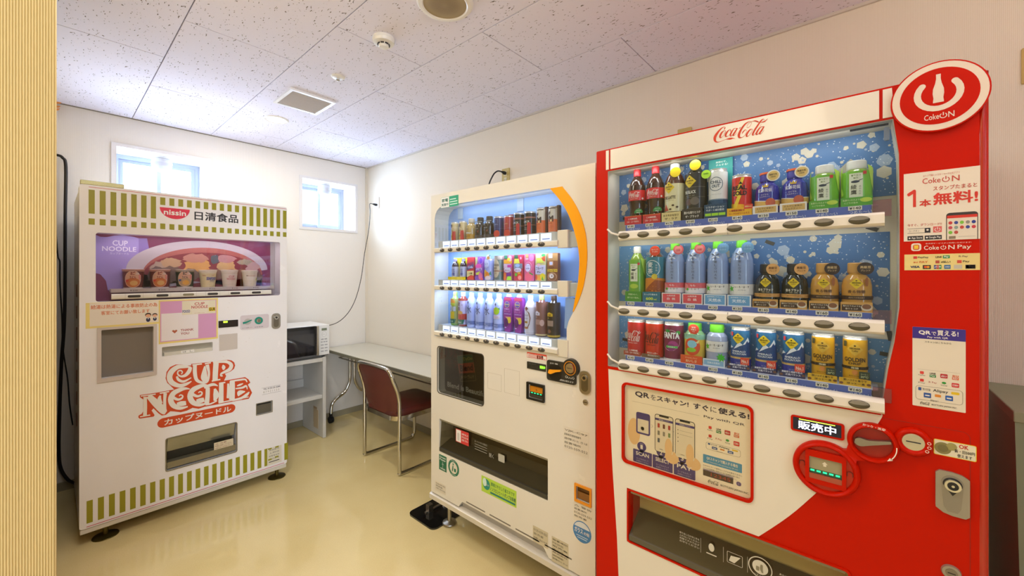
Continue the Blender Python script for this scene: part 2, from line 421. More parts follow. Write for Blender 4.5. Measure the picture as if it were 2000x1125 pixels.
MB().lathe([(-.010, .086), (-.014, .092), (-.012, .106), (-.003, .114), (0, .114)], mat('#eeeae2', .35), seg=48, caps=False).build('rim', t)
def grille_f(nt, b, mp):
    v = nt.nodes.new('ShaderNodeTexVoronoi'); v.inputs['Scale'].default_value = 420; v.inputs['Randomness'].default_value = 0
    nt.links.new(mp.outputs[0], v.inputs[0]); r = ramp(nt, .35, lin('#7d6a4a'), .5, lin('#a8956f')); nt.links.new(v.outputs['Distance'], r.inputs[0]); nt.links.new(r.outputs[0], b.inputs['Base Color'])
MB().lathe([(-.0125, .002), (-.0105, .088), (-.006, .088)], tex_mat('grille', '#a08c66', .6, grille_f), seg=48).build('grille', t)
t = empty('smoke_detector', 'round white smoke detector with dark slots on the ceiling', 'detector', T((-1.153, -2.215, CEIL)))
wm = mat('#efece6', .35)
MB().lathe([(-.030, .026), (-.027, .046), (-.016, .050), (-.004, .050), (0, .047)], wm, seg=32).build('body', t)
MB().lathe([(-.048, .004), (-.046, .020), (-.042, .0235), (-.034, .0235), (-.030, .027)], wm, seg=28).build('sensor_cap', t)
for a in range(0, 360, 45):
    mb = MB(); q = R(a)
    mb.fn = lambda x, y, z: (x*math.cos(q)-y*math.sin(q), x*math.sin(q)+y*math.cos(q), z)
    mb.box(.0238, .0275, -.0075, .0075, -.0365, -.0315, mat('#2c2623', .6)); mb.build('slot', t)
t = empty('sprinkler_head', 'tiny white sprinkler head with metal tip on the ceiling', 'sprinkler', T((-1.118, -1.689, CEIL)))
MB().lathe([(-.010, .010), (-.008, .028), (-.002, .037), (0, .037)], wm, seg=24).build('rosette', t)
MB().lathe([(-.024, .004), (-.021, .011), (-.018, .011), (-.016, .005), (-.009, .007)], STEEL, seg=16).build('nozzle', t)

# outlets, plug and cables
def outlet(name, label, y, z, colr, w=.07, h=.12, cat='outlet', x=0):
    t = empty(name, label, cat, T((0, y, z)) @ Matrix.Rotation(-PI/2, 4, 'Z'))
    MB().prism(rrect(-w/2, w/2, -h/2, h/2, .004), -.008, 0, mat(colr, .45)).build('cover_plate', t, bevel=.0015)
    return t
def sockets(t, colr):
    for k in (-1, 1):
        s = MB().prism(rrect(-.013, .013, -.017+k*.022, .017+k*.022, .003), -.0105, -.008, mat(colr, .4)).build('socket', t)
        MB().box(-.007, -.005, -.0108, -.0100, k*.022-.005, k*.022+.005, INK).box(.005, .007, -.0108, -.0100, k*.022-.005, k*.022+.005, INK).build('slots', s)
t = outlet('wall_outlet', 'white wall outlet with a black plug near the room corner', -.2, 2.112, '#ece9e6'); sockets(t, '#e2ded8')
t = outlet('wall_outlet', 'tan wall outlet with black plug above the cream machine', -1.945, 2.10, '#c9b56f'); sockets(t, '#d8d0b0')
t = outlet('wall_outlet', 'tan wall plate just above the top edge of the red machine', -3.195, 2.095, '#c8b46e'); sockets(t, '#d8cfae')
t = outlet('switch_plate', 'beige wall plate at the right edge of the photo', -4.335, 2.103, '#c9ab5e', cat='switch')
MB().prism(rrect(-.016, .016, -.03, .03, .003), -.012, -.008, mat('#d6bf82', .4)).build('rocker', t, bevel=.001)
BLK = mat('#17161a', .4)
def cable(name, label, pts, r, plug=None, cat='cable'):
    mb = MB().tube(spline(pts, 6), r, BLK, 10)
    o = mb.build(name)
    tag(o, label, cat)
    return o
def plug(name, label, x, y, z):
    t = empty(name, label, 'plug', T((x, y, z)))
    MB().tube([(0, 0, 0), (-.012, 0, 0), (-.028, 0, .003), (-.042, 0, .004)], [.012, .013, .009, .005], BLK, 10).build('plug_body', t)
plug('power_plug', 'black plug of the thin cable near the room corner', -.011, -.2, 2.092)
plug('power_plug', 'black plug in the tan outlet above the cream machine', -.011, -1.945, 2.125)
Pn = lambda px, py, y: hit(px, py, 1, y)
cable('power_cable', 'thin black cable hanging from corner outlet to the microwave',
      [(-.053, -.2, 2.096), (-.085, -.2, 2.09), Pn(723, 415, -.2), Pn(720, 450, -.18), Pn(712, 495, -.17), Pn(705, 545, -.16), Pn(692, 590, -.15), Pn(672, 620, -.15), Pn(645, 635, -.13), (-.640, -.10, .93)], .0032)
h = hit(966, 357, 0, -.14)
cable('power_cable', 'black cable bending down behind the top of the cream machine', [(-.053, -1.945, 2.129), (-.09, -1.94, 2.125), (-.12, -1.925, 2.09), (-.14, -1.90, 2.0), (-.145, -1.895, 1.80)], .005)
cable('power_cable', 'thick black cable hanging on the wall left of the noodle machine',
      [Pn(100, 302, -.03), Pn(112, 303, -.03), Pn(122, 308, -.03), Pn(128.5, 326, -.03), Pn(127.5, 420, -.03), Pn(127, 560, -.03), Pn(125, 640, -.03), Pn(120, 710, -.03), Pn(116.5, 800, -.03), Pn(115, 880, -.03), Pn(119, 915, -.03), Pn(134, 938, -.05), Pn(150, 945, -.05)], .0085)
cable('power_cable', 'thin dark cable beside the thick one left of the noodle machine',
      [Pn(109, 455, -.012), Pn(113, 500, -.012), Pn(117, 512, -.012), Pn(117, 550, -.012), Pn(121, 620, -.012), Pn(123, 680, -.012), Pn(132, 740, -.012), Pn(136, 790, -.012), Pn(142, 830, -.012)], .0035)
# orange paper decoration peeking past the left wall
orp = MB(); K = lambda x, y: hit(100+x/3.328, y/3.328, 1, -.02)[::2]
for pl in ([(20, 660), (70, 664), (60, 674), (20, 676)], [(20, 684), (62, 690), (50, 700), (20, 702)], [(20, 704), (58, 706), (48, 716), (20, 722)]):
    orp.prism([K(*p) for p in pl], -.022, -.019, mat('#f2a25c', .7))
tag(orp.build('paper_decoration'), 'orange paper decoration at the top left by the ceiling', 'decoration')

# ------------------------------------------------------------------ table, chair, shelf, microwave
t = empty('folding_table', 'long grey-topped folding table along the right wall behind the chair', 'table', T((-.232, -.97, 0)))
TG = mat('#d4d1c2', .3, noise=.04)
MB().prismax(rrect(-.222, .222, -.96, .96, .02), .665, .688, 'z', TG).build('table_top', t, bevel=.003)
MB().prismax(rrect(-.2255, .2255, -.9635, .9635, .022), .662, .684, 'z', mat('#7e7a68', .4)).build('edge_band', t)
for s in (1, -1):
    y = .84 if s > 0 else -.80
    for k in (-1, 1):
        MB().tube(spline([(k*.022, y, .66), (k*.022, y, .42), (k*.032, y, .34), (k*.075, y, .262), (k*.155, y, .215), (k*.198, y, .17), (k*.208, y, .09)], 5), .0140, CHROME, 12).build('leg', t)
        cs = MB().lathe([(-.026, .012), (.028, .012)], mat('#1a1a1c', .5), seg=12)
        cs = MB(); cs.fn = lambda x, y_, z, k=k, y=y: (k*.208+z*.9, y+x, .031+y_)
        cs.lathe([(-.022, .026), (-.018, .030), (-.004, .030), (-.003, .02), (.003, .02), (.004, .030), (.018, .030), (.022, .026)], mat('#1a1a1c', .45), seg=20); cs.fn = None
        cs.box(k*.208-.011, k*.208+.011, y-.012, y+.012, .045, .095, mat('#1a1a1c', .45)); cs.build('caster', t)
    MB().tube([(-.06, y, .60), (.06, y, .60)], .009, CHROME).build('leg_brace', t)
MB().tube([(.0, -.80, .645), (.0, .84, .645)], .012, mat('#8f8b7d', .35, .8)).build('under_rail', t)
sh = MB()
for x in (-.15, .15): sh.tube([(x, -.76, .61), (x, .80, .61)], .005, STEEL, 6)
sh.tube([(-.15, .80, .61), (.15, .80, .61)], .005, STEEL, 6).tube([(-.15, -.76, .61), (.15, -.76, .61)], .005, STEEL, 6)
for yv in (-.70, .74, 0):
    sh.tube([(-.15, yv, .61), (-.13, yv, .662)], .003, STEEL, 6)
sh.build('wire_shelf', t)

def chair():
    t = empty('side_chair', 'maroon padded chair with chrome sled legs pulled up to the table', 'chair', T((-.583, -1.242, 0)))
    w = .235; fl = mat('#c9c5bb', .14, 1)
    for s in (1, -1):
        y = s*w
        pts = [(-.045, y*.97, .66), (-.022, y, .60), (-.004, y, .53), (0, y, .44), (0, y, .055), (.006, y, .026), (.035, y, .0125), (.40, y, .0125), (.438, y, .03), (.455, y, .07), (.455, y, .33), (.452, y*.96, .385)]
        MB().tube(spline(pts, 4), .0132, fl, 12).build('leg', t)
    top = [(-.045, w*.97, .66), (-.058, w*.95, .70), (-.066, w*.84, .735), (-.068, w*.6, .744), (-.070, 0, .748), (-.068, -w*.6, .744), (-.066, -w*.84, .735), (-.058, -w*.95, .70), (-.045, -w*.97, .66)]
    MB().tube(spline(top, 5), .0134, fl, 12).build('back_frame', t)
    # curved padded back
    vin = mat('#6a3228', .38, noise=.12)
    mb = MB(); n = 8; vs = []; fs = []; rows = [(.735, -.060, .80), (.70, -.054, .90), (.62, -.030, .94), (.54, -.004, .95), (.47, .004, .95), (.43, .006, .86), (.405, .007, .70)]
    for off in (0, 1):
        for (z, x, f) in rows:
            for k in range(n+1):
                u = -1+2*k/n; bow = (1-u*u)*-.022
                vs.append((x+bow*(1 if z < .7 else .4)+(.018 if off else -.004), u*(w-.008)*f, z))
    m = n+1; nr = len(rows)
    for o in (0, 1):
        for i in range(nr-1):
            for k in range(n):
                q = o*nr*m+i*m+k; f = (q, q+1, q+m+1, q+m); fs.append(f if not o else f[::-1])
    for i in range(nr-1):
        for k in (0, n):
            a = i*m+k; b = a+m; fs.append((a, b, nr*m+b, nr*m+a))
    for k in range(n):
        for i in (0, nr-1):
            a = i*m+k; fs.append((a, a+1, nr*m+a+1, nr*m+a))
    mb.add(vs, fs, vin); mb.smooth = 60; o = mb.build('backrest', t)
    # seat pan and rim
    out = rrect(-.022, .46, -w+.012, w-.012, (.085, .05, .05, .085), 8)
    mb = MB(); mb.prismax(out, .370, .402, 'z', fl); mb.build('seat_rim', t, bevel=.006)
    prof = [(.398, -.012), (.412, -.008), (.426, -.010), (.436, -.026), (.440, -.055)]
    mb = MB(); vs = []; n2 = len(out)
    for z, d in prof:
        for (x, y) in out:
            cx_, cy_ = .2275, 0; l = math.hypot(x-cx_, y-cy_); kf = (l+d)/l
            vs.append((cx_+(x-cx_)*kf, cy_+(y-cy_)*kf, z))
    fs = [(i*n2+k, i*n2+(k+1) % n2, (i+1)*n2+(k+1) % n2, (i+1)*n2+k) for i in range(len(prof)-1) for k in range(n2)]
    fs.append(tuple((len(prof)-1)*n2+k for k in range(n2)))
    mb.add(vs, fs, mat('#5c261e', .35, noise=.1)); mb.smooth = 60; mb.build('seat', t)
chair()

t = empty('shelf_unit', 'white open shelf unit holding the microwave beside the noodle machine', 'shelf', T((-.85, -.225, 0)))
PW = mat('#dcd9d2', .4, noise=.03)
for s, x in ((-1, -.215), (1, .2165)):
    MB().box(x-.0135, x+.0135, -.21, .21, .002, .693, PW).build('side_panel', t, bevel=.004)
MB().box(-.20, .202, -.208, .205, .655, .688, PW).build('shelf_board', t, bevel=.002)
MB().box(-.20, .202, -.195, .205, .340, .368, PW).build('shelf_board', t, bevel=.002)
MB().box(-.20, .202, .19, .20, .368, .44, PW).build('back_rail', t)
MB().box(.2025, .2035, -.09, -.02, .10, .24, mat('#b59a78', .6)).build('label_sticker', t)
ms = MB().box(.200, .2025, -.12, -.03, .06, .22, mat('#c8b595', .6)).build('paper_sticker', t)

t = empty('microwave_oven', 'white microwave oven with dark glass door on the shelf unit', 'microwave', T((-.835, -.24, .690)))
mw = mat('#ececec', .3)
xw, yf = .238, -.195
MB().box(-xw, xw, yf+.012, .16, .018, .276, mw).build('casing', t, bevel=.006)
d = MB().box(-xw+.002, .150, yf-.008, yf+.012, .030, .272, mat('#121216', .08, coat=.6)).build('door', t, bevel=.003)
MB().box(-xw+.03, .105, yf-.0088, yf-.008, .062, .245, mat('#2c2c33', .05, coat=1)).build('door_window', d)
MB().prismax([(.118, yf-.008), (.124, yf-.034), (.140, yf-.036), (.148, yf-.008)], .030, .272, 'z', CHROME).build('handle', t, bevel=.003)
p = MB().box(.151, xw, yf-.008, yf+.012, .022, .276, mw).build('control_panel', t, bevel=.003)
q = MB(); yy = yf-.0085
q.rect(.172, .216, .228, .248, yy, mat('#76806c', .3)); q.flat(ell(.194, .197, .021, .021), yy, mat('#cfcfcf', .4)); q.flat(ell(.194, .197, .018, .018), yy-.0003, mat('#f2f2f2', .4))
q.text('ボタン', .180, .202, .208, .192, yy-.0006, mat('#7a7a7e')); 
gm = mat('#aeb0b4', .4)
for (a, b) in ((.168, .190), (.196, .218)): q.rect(a, b, .150, .160, yy, gm)
for r_ in range(4):
    for (a, b) in ((.166, .181), (.187, .202), (.206, .221)) if r_ < 1 else ((.166, .190), (.198, .222)):
        q.rect(a, b, .128-r_*.026, .137-r_*.026, yy, gm)
q.build('keypad_print', t)
for x in (-.2, .2):
    for y in (-.17, .12):
        MB().lathe([(0, .012), (.018, .016)], BLK, x, y, 12).build('foot', t)
MB().box(-xw+.004, .230, yf-.004, yf+.02, .014, .026, mat('#8b9099', .3, .8)).build('bottom_trim', t)

# pale box at the far right behind the red machine
t = empty('recycling_bin', 'pale green-grey bin standing right of the red machine', 'bin', T((-.21, -4.52, 0)))
BG = mat('#8d9a80', .5, noise=.05)
vs = [(-.19, -.28, 0), (.19, -.28, 0), (.19, .285, 0), (-.19, .285, 0), (-.21, -.31, .99), (.205, -.31, .99), (.205, .308, .99), (-.21, .308, .99)]
MB().add(vs, [(0, 3, 2, 1), (0, 1, 5, 4), (1, 2, 6, 5), (2, 3, 7, 6), (3, 0, 4, 7)], BG).build('bin_body', t)
MB().box(-.213, .207, -.313, .311, .99, 1.02, mat('#98a083', .5)).build('bin_lid', t, bevel=.003)
# black stabiliser plate
t = empty('stabiliser_plate', 'black floor plate sticking out under the left end of the cream machine', 'plate', T((-.65, -2.014, 0)))
MB().prismax(rrect(-.155, .25, -.121, .121, (.035, .01, .01, .035)), .0, .009, 'z', mat('#101012', .12, coat=.5)).build('plate', t, bevel=.003)
MB().box(-.075, -.045, .02, .05, .009, .05, STEEL).box(-.09, .1, .028, .042, .009, .016, STEEL).build('bracket', t)
# ------------------------------------------------------------------ logos traced as pen strokes on the machine fronts
COLA = [[(500,470,35),(530,420,25),(510,395,15),(420,430,30),(300,560,60),(210,700,80),(195,800,80),(230,870,50),(320,885,18),(450,835,10),(560,795,14),(690,775,60),(780,760,30),(860,775,5)],
 [(480,590,8),(540,575,8),(545,525,15),(500,512,15),(420,580,45),(370,680,55),(370,740,40),(430,720,10),(500,640,8),(548,555,8)],
 [(690,540,25),(720,490,18),(690,475,12),(610,540,40),(550,640,55),(550,700,40),(620,690,10),(690,620,8)],
 [(910,440,14),(830,440,15),(750,540,40),(700,650,50),(715,690,30),(780,640,10),(900,470,12)],
 [(930,430,30),(850,560,45),(790,650,45),(800,675,25),(860,640,10),(930,550,6)], [(985,440,20),(1040,405,12)],
 [(1080,620,6),(1110,560,30),(1180,490,20),(1225,510,8),(1215,580,8),(1150,690,10),(1060,740,20),(985,720,70),(985,620,70),(1060,460,55),(1180,300,40),(1300,225,20),(1380,230,10),(1390,270,8),(1340,370,8),(1265,425,10),(1240,390,8),(1265,320,8),(1340,250,8),(1430,205,12),(1520,200,40),(1620,235,40)],
 [(1400,460,15),(1330,490,35),(1250,600,50),(1225,690,50),(1280,690,15),(1370,590,10),(1420,490,10),(1400,460,12)],
 [(1800,165,12),(1780,130,10),(1700,190,40),(1600,330,45),(1490,500,50),(1430,620,50),(1435,660,35),(1480,640,10),(1560,540,8),(1715,290,6)],
 [(1690,250,15),(1800,220,35),(1870,170,20),(1925,110,4)],
 [(1770,385,20),(1690,400,20),(1600,500,45),(1545,610,50),(1560,645,30),(1640,590,10),(1750,430,12)],
 [(1800,375,30),(1720,500,45),(1650,600,45),(1670,625,20),(1730,590,8),(1800,490,6)]]
KL = crop(C, 1385, 225, 16.667)
def norm_logo(strokes, K):
    out = []; allp = []
    for st in strokes:
        mb = MB(); mb.stroke(st, 0, INK, K, 4, 1.06); out.append((mb.v, mb.f)); allp += mb.v
    x0 = min(p[0] for p in allp); x1 = max(p[0] for p in allp); z0 = min(p[2] for p in allp); z1 = max(p[2] for p in allp)
    return [([((p[0]-x0)/(x1-x0), (p[2]-z0)/(z1-z0)) for p in v], f) for v, f in out], (x0, x1, z0, z1)
COLA_N, COLA_BOX = norm_logo(COLA, KL)
def put_logo(mb, L, x0, x1, z0, z1, y, mt):
    for i, (v, f) in enumerate(L): mb.add([(x0+p[0]*(x1-x0), y-.00003*i, z0+p[1]*(z1-z0)) for p in v], f, mt)
KN = crop(N, 260, 695, 7.5)
O1 = [[(830,485,12),(760,478,40),(680,500,60),(590,550,72),(550,640,82),(590,725,80),(690,765,50),(800,742,18)], [(575,575,14),(600,615,44),(660,640,34),(715,618,26),(725,585,20),(695,572,18),(672,590,14)]]
CUPN = [[(850,165,14),(760,158,44),(650,165,62),(560,235,78),(533,320,84),(572,395,78),(680,437,56),(780,412,42),(855,372,12)],
 [(838,165,50),(820,225,56),(765,285,44),(700,300,28),(655,268,22),(660,225,20),(700,215,20),(722,240,18),(705,268,14)], [(640,300,28),(665,350,42),(740,375,34),(850,320,14)],
 [(905,130,56),(905,250,58),(930,350,52),(1010,392,36),(1085,372,36),(1110,260,34),(1085,130,54)], [(868,135,22),(1008,117,20)], [(1050,117,18),(1138,100,18)], [(1050,150,20),(1045,230,66),(1040,320,96),(1050,372,50)],
 [(1215,95,80),(1205,240,78),(1200,360,76)], [(1152,370,20),(1278,345,20)], [(1170,95,22),(1380,72,20)], [(1240,92,24),(1370,88,40),(1435,130,56),(1415,195,52),(1340,235,36),(1290,262,28),(1285,292,20),(1312,290,22)], [(1315,130,10),(1325,165,56),(1320,205,20)],
 [(112,590,16),(330,560,18)], [(175,600,50),(178,740,54),(172,880,56)], [(100,893,16),(250,866,18)], [(225,585,80),(330,690,112),(440,800,110),(480,830,60)], [(470,545,54),(462,640,44),(462,780,50)], [(390,550,20),(528,522,18)], [(400,580,20),(385,640,60),(425,690,16)],
 *O1, [(640,705,36),(700,700,72),(775,690,60)], *[[(x+283, y-48, w) for x, y, w in st] for st in O1], [(925,655,36),(980,655,72),(1040,640,60)],
 [(1040,468,30),(1110,435,40),(1180,418,40),(1240,440,12)], [(1092,460,62),(1090,580,64),(1075,715,72)], [(1195,480,30),(1215,570,84),(1190,660,30)], [(1060,716,18),(1140,700,22),(1230,655,16)],
 [(1290,395,66),(1290,520,68),(1285,680,76)], [(1258,402,20),(1350,388,20)], [(1392,405,30),(1395,500,42),(1385,620,34)], [(1250,690,18),(1690,600,16)],
 [(1450,370,76),(1452,500,78),(1445,645,84)], [(1420,372,22),(1560,352,26),(1640,345,24),(1668,385,14)], [(1500,480,18),(1600,465,30),(1655,440,26),(1670,490,10)], [(1520,440,10),(1560,425,30),(1610,405,12)], [(1450,650,26),(1580,620,34),(1660,570,40),(1700,528,14)], [(1540,590,14),(1560,540,70),(1640,522,12)]]
CUPRED = [(475,330),(490,235),(540,165),(620,128),(700,126),(790,142),(850,140),(852,118),(1150,88),(1380,58),(1440,66),(1480,95),(1494,140),(1478,190),(1430,228),(1345,262),(1363,295),(1345,335),(1330,365),(1640,312),(1690,345),(1717,392),(1680,422),(1718,490),(1742,540),(1695,628),(1050,745),(960,775),(870,762),(790,802),(700,826),(600,815),(545,812),(480,865),(420,875),(370,840),(300,770),(270,800),(315,868),(300,890),(95,920),(75,900),(82,872),(125,850),(148,810),(150,640),(100,605),(98,575),(350,538),(540,503),(600,492),(560,450),(500,395)]

def cyl_front(mb, x, z, r, y0, y1, mt, seg=28, r2=None):
    """disc or cone facing the viewer, from y0 (front) to y1"""
    r2 = r if r2 is None else r2
    f = ell(x, z, r, r, seg); b = ell(x, z, r2, r2, seg)
    mb.add([(p[0], y0, p[1]) for p in f]+[(p[0], y1, p[1]) for p in b], [tuple(range(seg))]+[(k, seg+k, seg+(k+1) % seg, (k+1) % seg) for k in range(seg)], mt)
    return mb
def rects(mb, K, x0, y0, x1, y1, d, mt, th=0):
    a = K(x0, y0); b = K(x1, y1)
    if th: mb.box(a[0], b[0], d, d+th, b[1], a[1], mt)
    else: mb.rect(a[0], b[0], b[1], a[1], d, mt)
def tx(mb, K, s, x0, y0, x1, y1, d, mt, bold=0, **k):
    a = K(x0, y0); b = K(x1, y1); mb.text(s, a[0], a[1], b[0], b[1], d, mt, bold, **k)
def holes_of(K, *q): 
    return [K2(K, p) for p in q]
def sticker(parent, K, x0, y0, x1, y1, colr, r=.003, name='sticker', label=None, y=0, th=.0006, rough=.5):
    a = K(x0, y0); b = K(x1, y1); mb = MB()
    mb.prism(rrect(a[0], b[0], b[1], a[1], r), y-th, y, mat(colr, rough)); mb.y = y-th-.0002
    mb.fin = lambda: mb.build(name, parent, label=label)
    return mb
def lock_plate(parent, x0, x1, z0, z1, y=0):
    m = (x0+x1)/2; w = x1-x0
    MB().prism(rrect(x0, x1, z0, z1, w*.42), y-.006, y, STEEL).build('lock_plate', parent, bevel=.002)
    s = MB().prism(rrect(x0+w*.2, x1-w*.2, z0+w*.22, z1-w*.22, w*.28), y-.0075, y-.005, mat('#8c887c', .3, 1)); s.build('lock_recess', parent)
    k = MB(); cyl_front(k, m, z1-w*.52, w*.24, y-.012, y-.006, CHROME); cyl_front(k, m, z1-w*.52, w*.13, y-.0125, y-.012, mat('#4a4640', .3, .8)); k.build('key_cylinder', parent)
def rail(parent, x0, x1, zc, h, y0, y1, mt, name='button_rail'):
    n = 10; sec = [(y1, zc-h/2)]+[((y0+y1)/2-.1*h+math.cos(R(270-180*k/n))*(y1-y0)*.62+.1*h, zc+math.sin(R(270-180*k/n))*h/2) for k in range(n+1)]+[(y1, zc+h/2)]
    sec = [(max(y0, p[0]), p[1]) for p in sec]
    return MB().prismax(sec, x0, x1, 'x', mt).build(name, parent, angle=40)

def display_lamp(M, name, x0, x1, y, z, power, colr, tilt=45):
    l = bpy.data.lights.new(name, 'AREA'); l.shape = 'RECTANGLE'; l.size = x1-x0; l.size_y = .012; l.energy = power; l.color = colr
    o = bpy.data.objects.new(name, l); COL.objects.link(o); o.matrix_world = M @ T(((x0+x1)/2, y, z)) @ Matrix.Rotation(R(tilt), 4, 'X')
# ================================================================== white noodle machine
def noodle_machine():
    t = empty('vending_machine', 'white cup noodle vending machine with olive stripes at the left', 'vending machine', MN)
    X1, Z0, Z1 = .978, .066, 1.8575; wm = mat('#f4f1f1', .25, noise=.02, coat=.2); dk = mat('#3b382f', .5)
    n1 = crop(N, 140, 330, 3.8795); n2 = crop(N, 140, 580, 4.326); n3 = crop(N, 140, 800, 4.326)
    # holes: display window, hot water recess, chopstick slot, coin return, delivery hatch
    w = (.0585, .9347, 1.2535, 1.614)
    def rr(K, tl, br, r): a = K(*tl); b = K(*br); return (a[0], b[0], b[1], a[1], r)
    hw = rr(n2, (250, 280), (690, 630), .004); ch = rr(n2, (763, 420), (1192, 455), .003)
    a = n2(763, 425); b = n2(1192, 455); ch = (a[0], b[0], n2(763, 505)[1], a[1]-.0, .004)
    cr = rr(n2, (1562, 905), (1692, 968), .003); ht = rr(n3, (800, 250), (1392, 352), .008)
    hs = [rrect(*w, .012), rrect(*hw), rrect(*ch), rrect(*cr), rrect(*ht)]
    MB().prism(rrect(0, X1, Z0+.028, Z1, .012), 0, .115, wm, holes=hs).build('door', t)
    MB().box(.004, X1-.004, .115, .78, Z0+.02, Z1-.006, wm).build('cabinet', t, bevel=.004)
    MB().box(0.002, X1-.002, .004, .74, Z0, Z0+.026, mat('#dcd6c8', .35)).build('base_frame', t, bevel=.004)
    # silver hinge bracket on the top left
    a = n1(80, 82); MB().box(.004, .165, .0, .05, Z1, Z1+.022, mat('#a8a67c', .25, .8)).build('top_bracket', t, bevel=.002)
    # side slots
    s = MB()
    for k in range(7): s.box(-.001, .002, .30, .33, .55+k*.12, .62+k*.12, mat('#6f4a42', .6))
    s.build('side_print', t)
    # stripes
    ol = mat('#9a9418', .4); rd = mat('#c8324a', .4); s = MB()
    for k in range(24):
        x = .0328+k*.0400; short = 7 <= k <= 16
        MB().box(x, x+.0222, -.0004, .0002, 1.790 if short else 1.7095, 1.8325, ol).build('olive_stripe', t); MB().box(x, x+.0222, -.0004, .0002, 1.6527, 1.6845, ol).build('olive_stripe', t)
        if k not in (21, 22): MB().box(.0255+k*.0407, .0255+k*.0407+.0225, -.0004, .0002, .119, .234, ol).build('olive_stripe', t)
    MB().box(.0333, .973, -.0004, .0002, 1.8445, 1.8468, rd).build('red_stripe', t); MB().box(.0255, .960, -.0004, .0002, .1005, .1035, rd).build('red_stripe', t)
    s = MB(); a = n1(667, 288); b = n1(895, 385); cx = (a[0]+b[0])/2; r = (b[0]-a[0])/2; top = a[1]
    s.flat([(cx+r*math.cos(R(180+k*9)), top+.062*math.sin(R(180+k*9))) for k in range(21)], -.0005, mat('#df2f49', .4))
    s.text('nissin', cx-r*.74, top-.011, cx+r*.74, top-.040, -.0009, WHITE, .035)
    tx(s, n1, '日清食品', 930, 318, 1262, 412, -.0006, INK, .03); s.build('brand_print', t)
    # big logo
    s = MB(); red = mat('#d24a1a', .4); crm = mat('#efebe2', .3)
    s.flat(K2(KN, CUPRED), -.0004, red)
    for i, st in enumerate(CUPN): s.stroke(st, -.0007-.00003*i, crm, KN)
    pa = KN(430, 1000); pb = KN(1420, 800)
    a = KN(355, 985); b = KN(1497, 770); zc = (a[1]+b[1])/2; hh = .027
    c1, c2 = KN(430, 990)[1], KN(1430, 785)[1]
    s.flat(rrect(a[0], b[0], zc-hh, zc+hh, hh*.98, 10), -.0004, red)
    s.text('カップヌードル', a[0]+.03, zc+.018, b[0]-.022, zc-.018, -.0008, crm, .03); s.build('logo_print', t)
    # display: printed back panel, shelf, rail, pane
    KW = crop(N, 185, 450, 5.4795); y = .094; kw = lambda pl: [KW(p[0], p[1], y) for p in pl]
    s = MB(); s.box(w[0]-.002, w[1]+.002, y+.001, y+.004, w[2]-.002, w[3]+.002, mat('#7f3157', .5))
    s.box(.905, w[1]-.001, y-.002, y+.001, w[2], w[3], mat('#b3a9a4', .5))
    def clip(pl): return [(min(max(p[0], w[0]), .903), min(max(p[1], w[2]), w[3])) for p in kw(pl)]
    lil = mat('#a695d2', .5)
    s.flat(clip([(0, 45), (60, 68), (130, 72), (210, 55), (300, 50), (420, 70), (470, 85), (470, 640), (140, 640), (120, 540), (60, 470), (0, 455)]), y-.0005, lil)
    s.flat(clip([(470, 85), (560, 85), (590, 240), (600, 420), (560, 640), (470, 640)]), y-.0005, mat('#8d77b8', .5))  # violet band puts a reflection on the pane into the panel colour
    s.flat(clip(ell(1090, 420, 757, 308, 40, 0, -180)[::-1]+[(333, 640), (1847, 640)][::1]), y-.0010, mat('#c3b9bd', .45))
    s.flat(clip(ell(1150, 470, 640, 285, 40, 0, -180)[::-1]+[(510, 640), (1790, 640)]), y-.0015, mat('#b0655c', .5))
    s.flat(clip(ell(1150, 470, 628, 232, 40, 0, -180)[::-1]+[(522, 640), (1778, 640)]), y-.0020, mat('#8c3d42', .5))
    rnd = random.Random(4)
    for (ex, ez, rx, rz, cc) in [(720, 400, 120, 70, '#b7a08d'), (820, 350, 110, 55, '#c5a179'), (1090, 380, 140, 75, '#d9a45c'), (1100, 375, 85, 35, '#e5b678'), (1080, 300, 130, 50, '#c68b78'), (1280, 310, 45, 50, '#5d6268'), (1290, 300, 22, 30, '#a5aeb0'), (1420, 380, 105, 62, '#ddb478'), (1400, 305, 110, 38, '#c99390'), (1560, 370, 70, 55, '#8a4048'), (1600, 340, 80, 30, '#b0a58c'), (1680, 390, 80, 60, '#cfa9a2'), (800, 470, 160, 90, '#7d6455'), (1000, 470, 140, 60, '#8d7464'), (1250, 470, 160, 60, '#a8826a'), (1500, 470, 150, 60, '#9a6f58'), (650, 480, 90, 90, '#6b5550'), (1700, 490, 90, 60, '#8a6a5c')]:
        pl = [(ex+rx*(1+.18*rnd.uniform(-1, 1))*math.cos(R(k*15)), ez+rz*(1+.22*rnd.uniform(-1, 1))*math.sin(R(k*15))) for k in range(24)]
        s.flat(clip(pl), y-.0024-.0002*rnd.random(), mat(cc, .5, noise=.3))
    a = KW(190, 108, y); b = KW(445, 230, y)
    wl = mat('#e9e2f4', .5); s.text('CUP', a[0]+.0, a[1]+.002, b[0]-.035, (a[1]+b[1])/2+.002, y-.001, wl, .02)
    s.text('NOODLE', a[0]-.04, (a[1]+b[1])/2-.003, b[0], b[1], y-.001, wl, .02); s.text('カップヌードル', a[0]-.01, b[1]-.006, b[0]-.03, b[1]-.018, y-.001, wl)
    s.build('display_panel', t)
    MB().box(.115, .900, .004, .090, 1.298, 1.318, mat('#c8c0b2', .4)).build('cup_shelf', t, bevel=.002)
    rail(t, .116, .880, 1.2775, .030, -.004, .014, mat('#e3ddd2', .3))
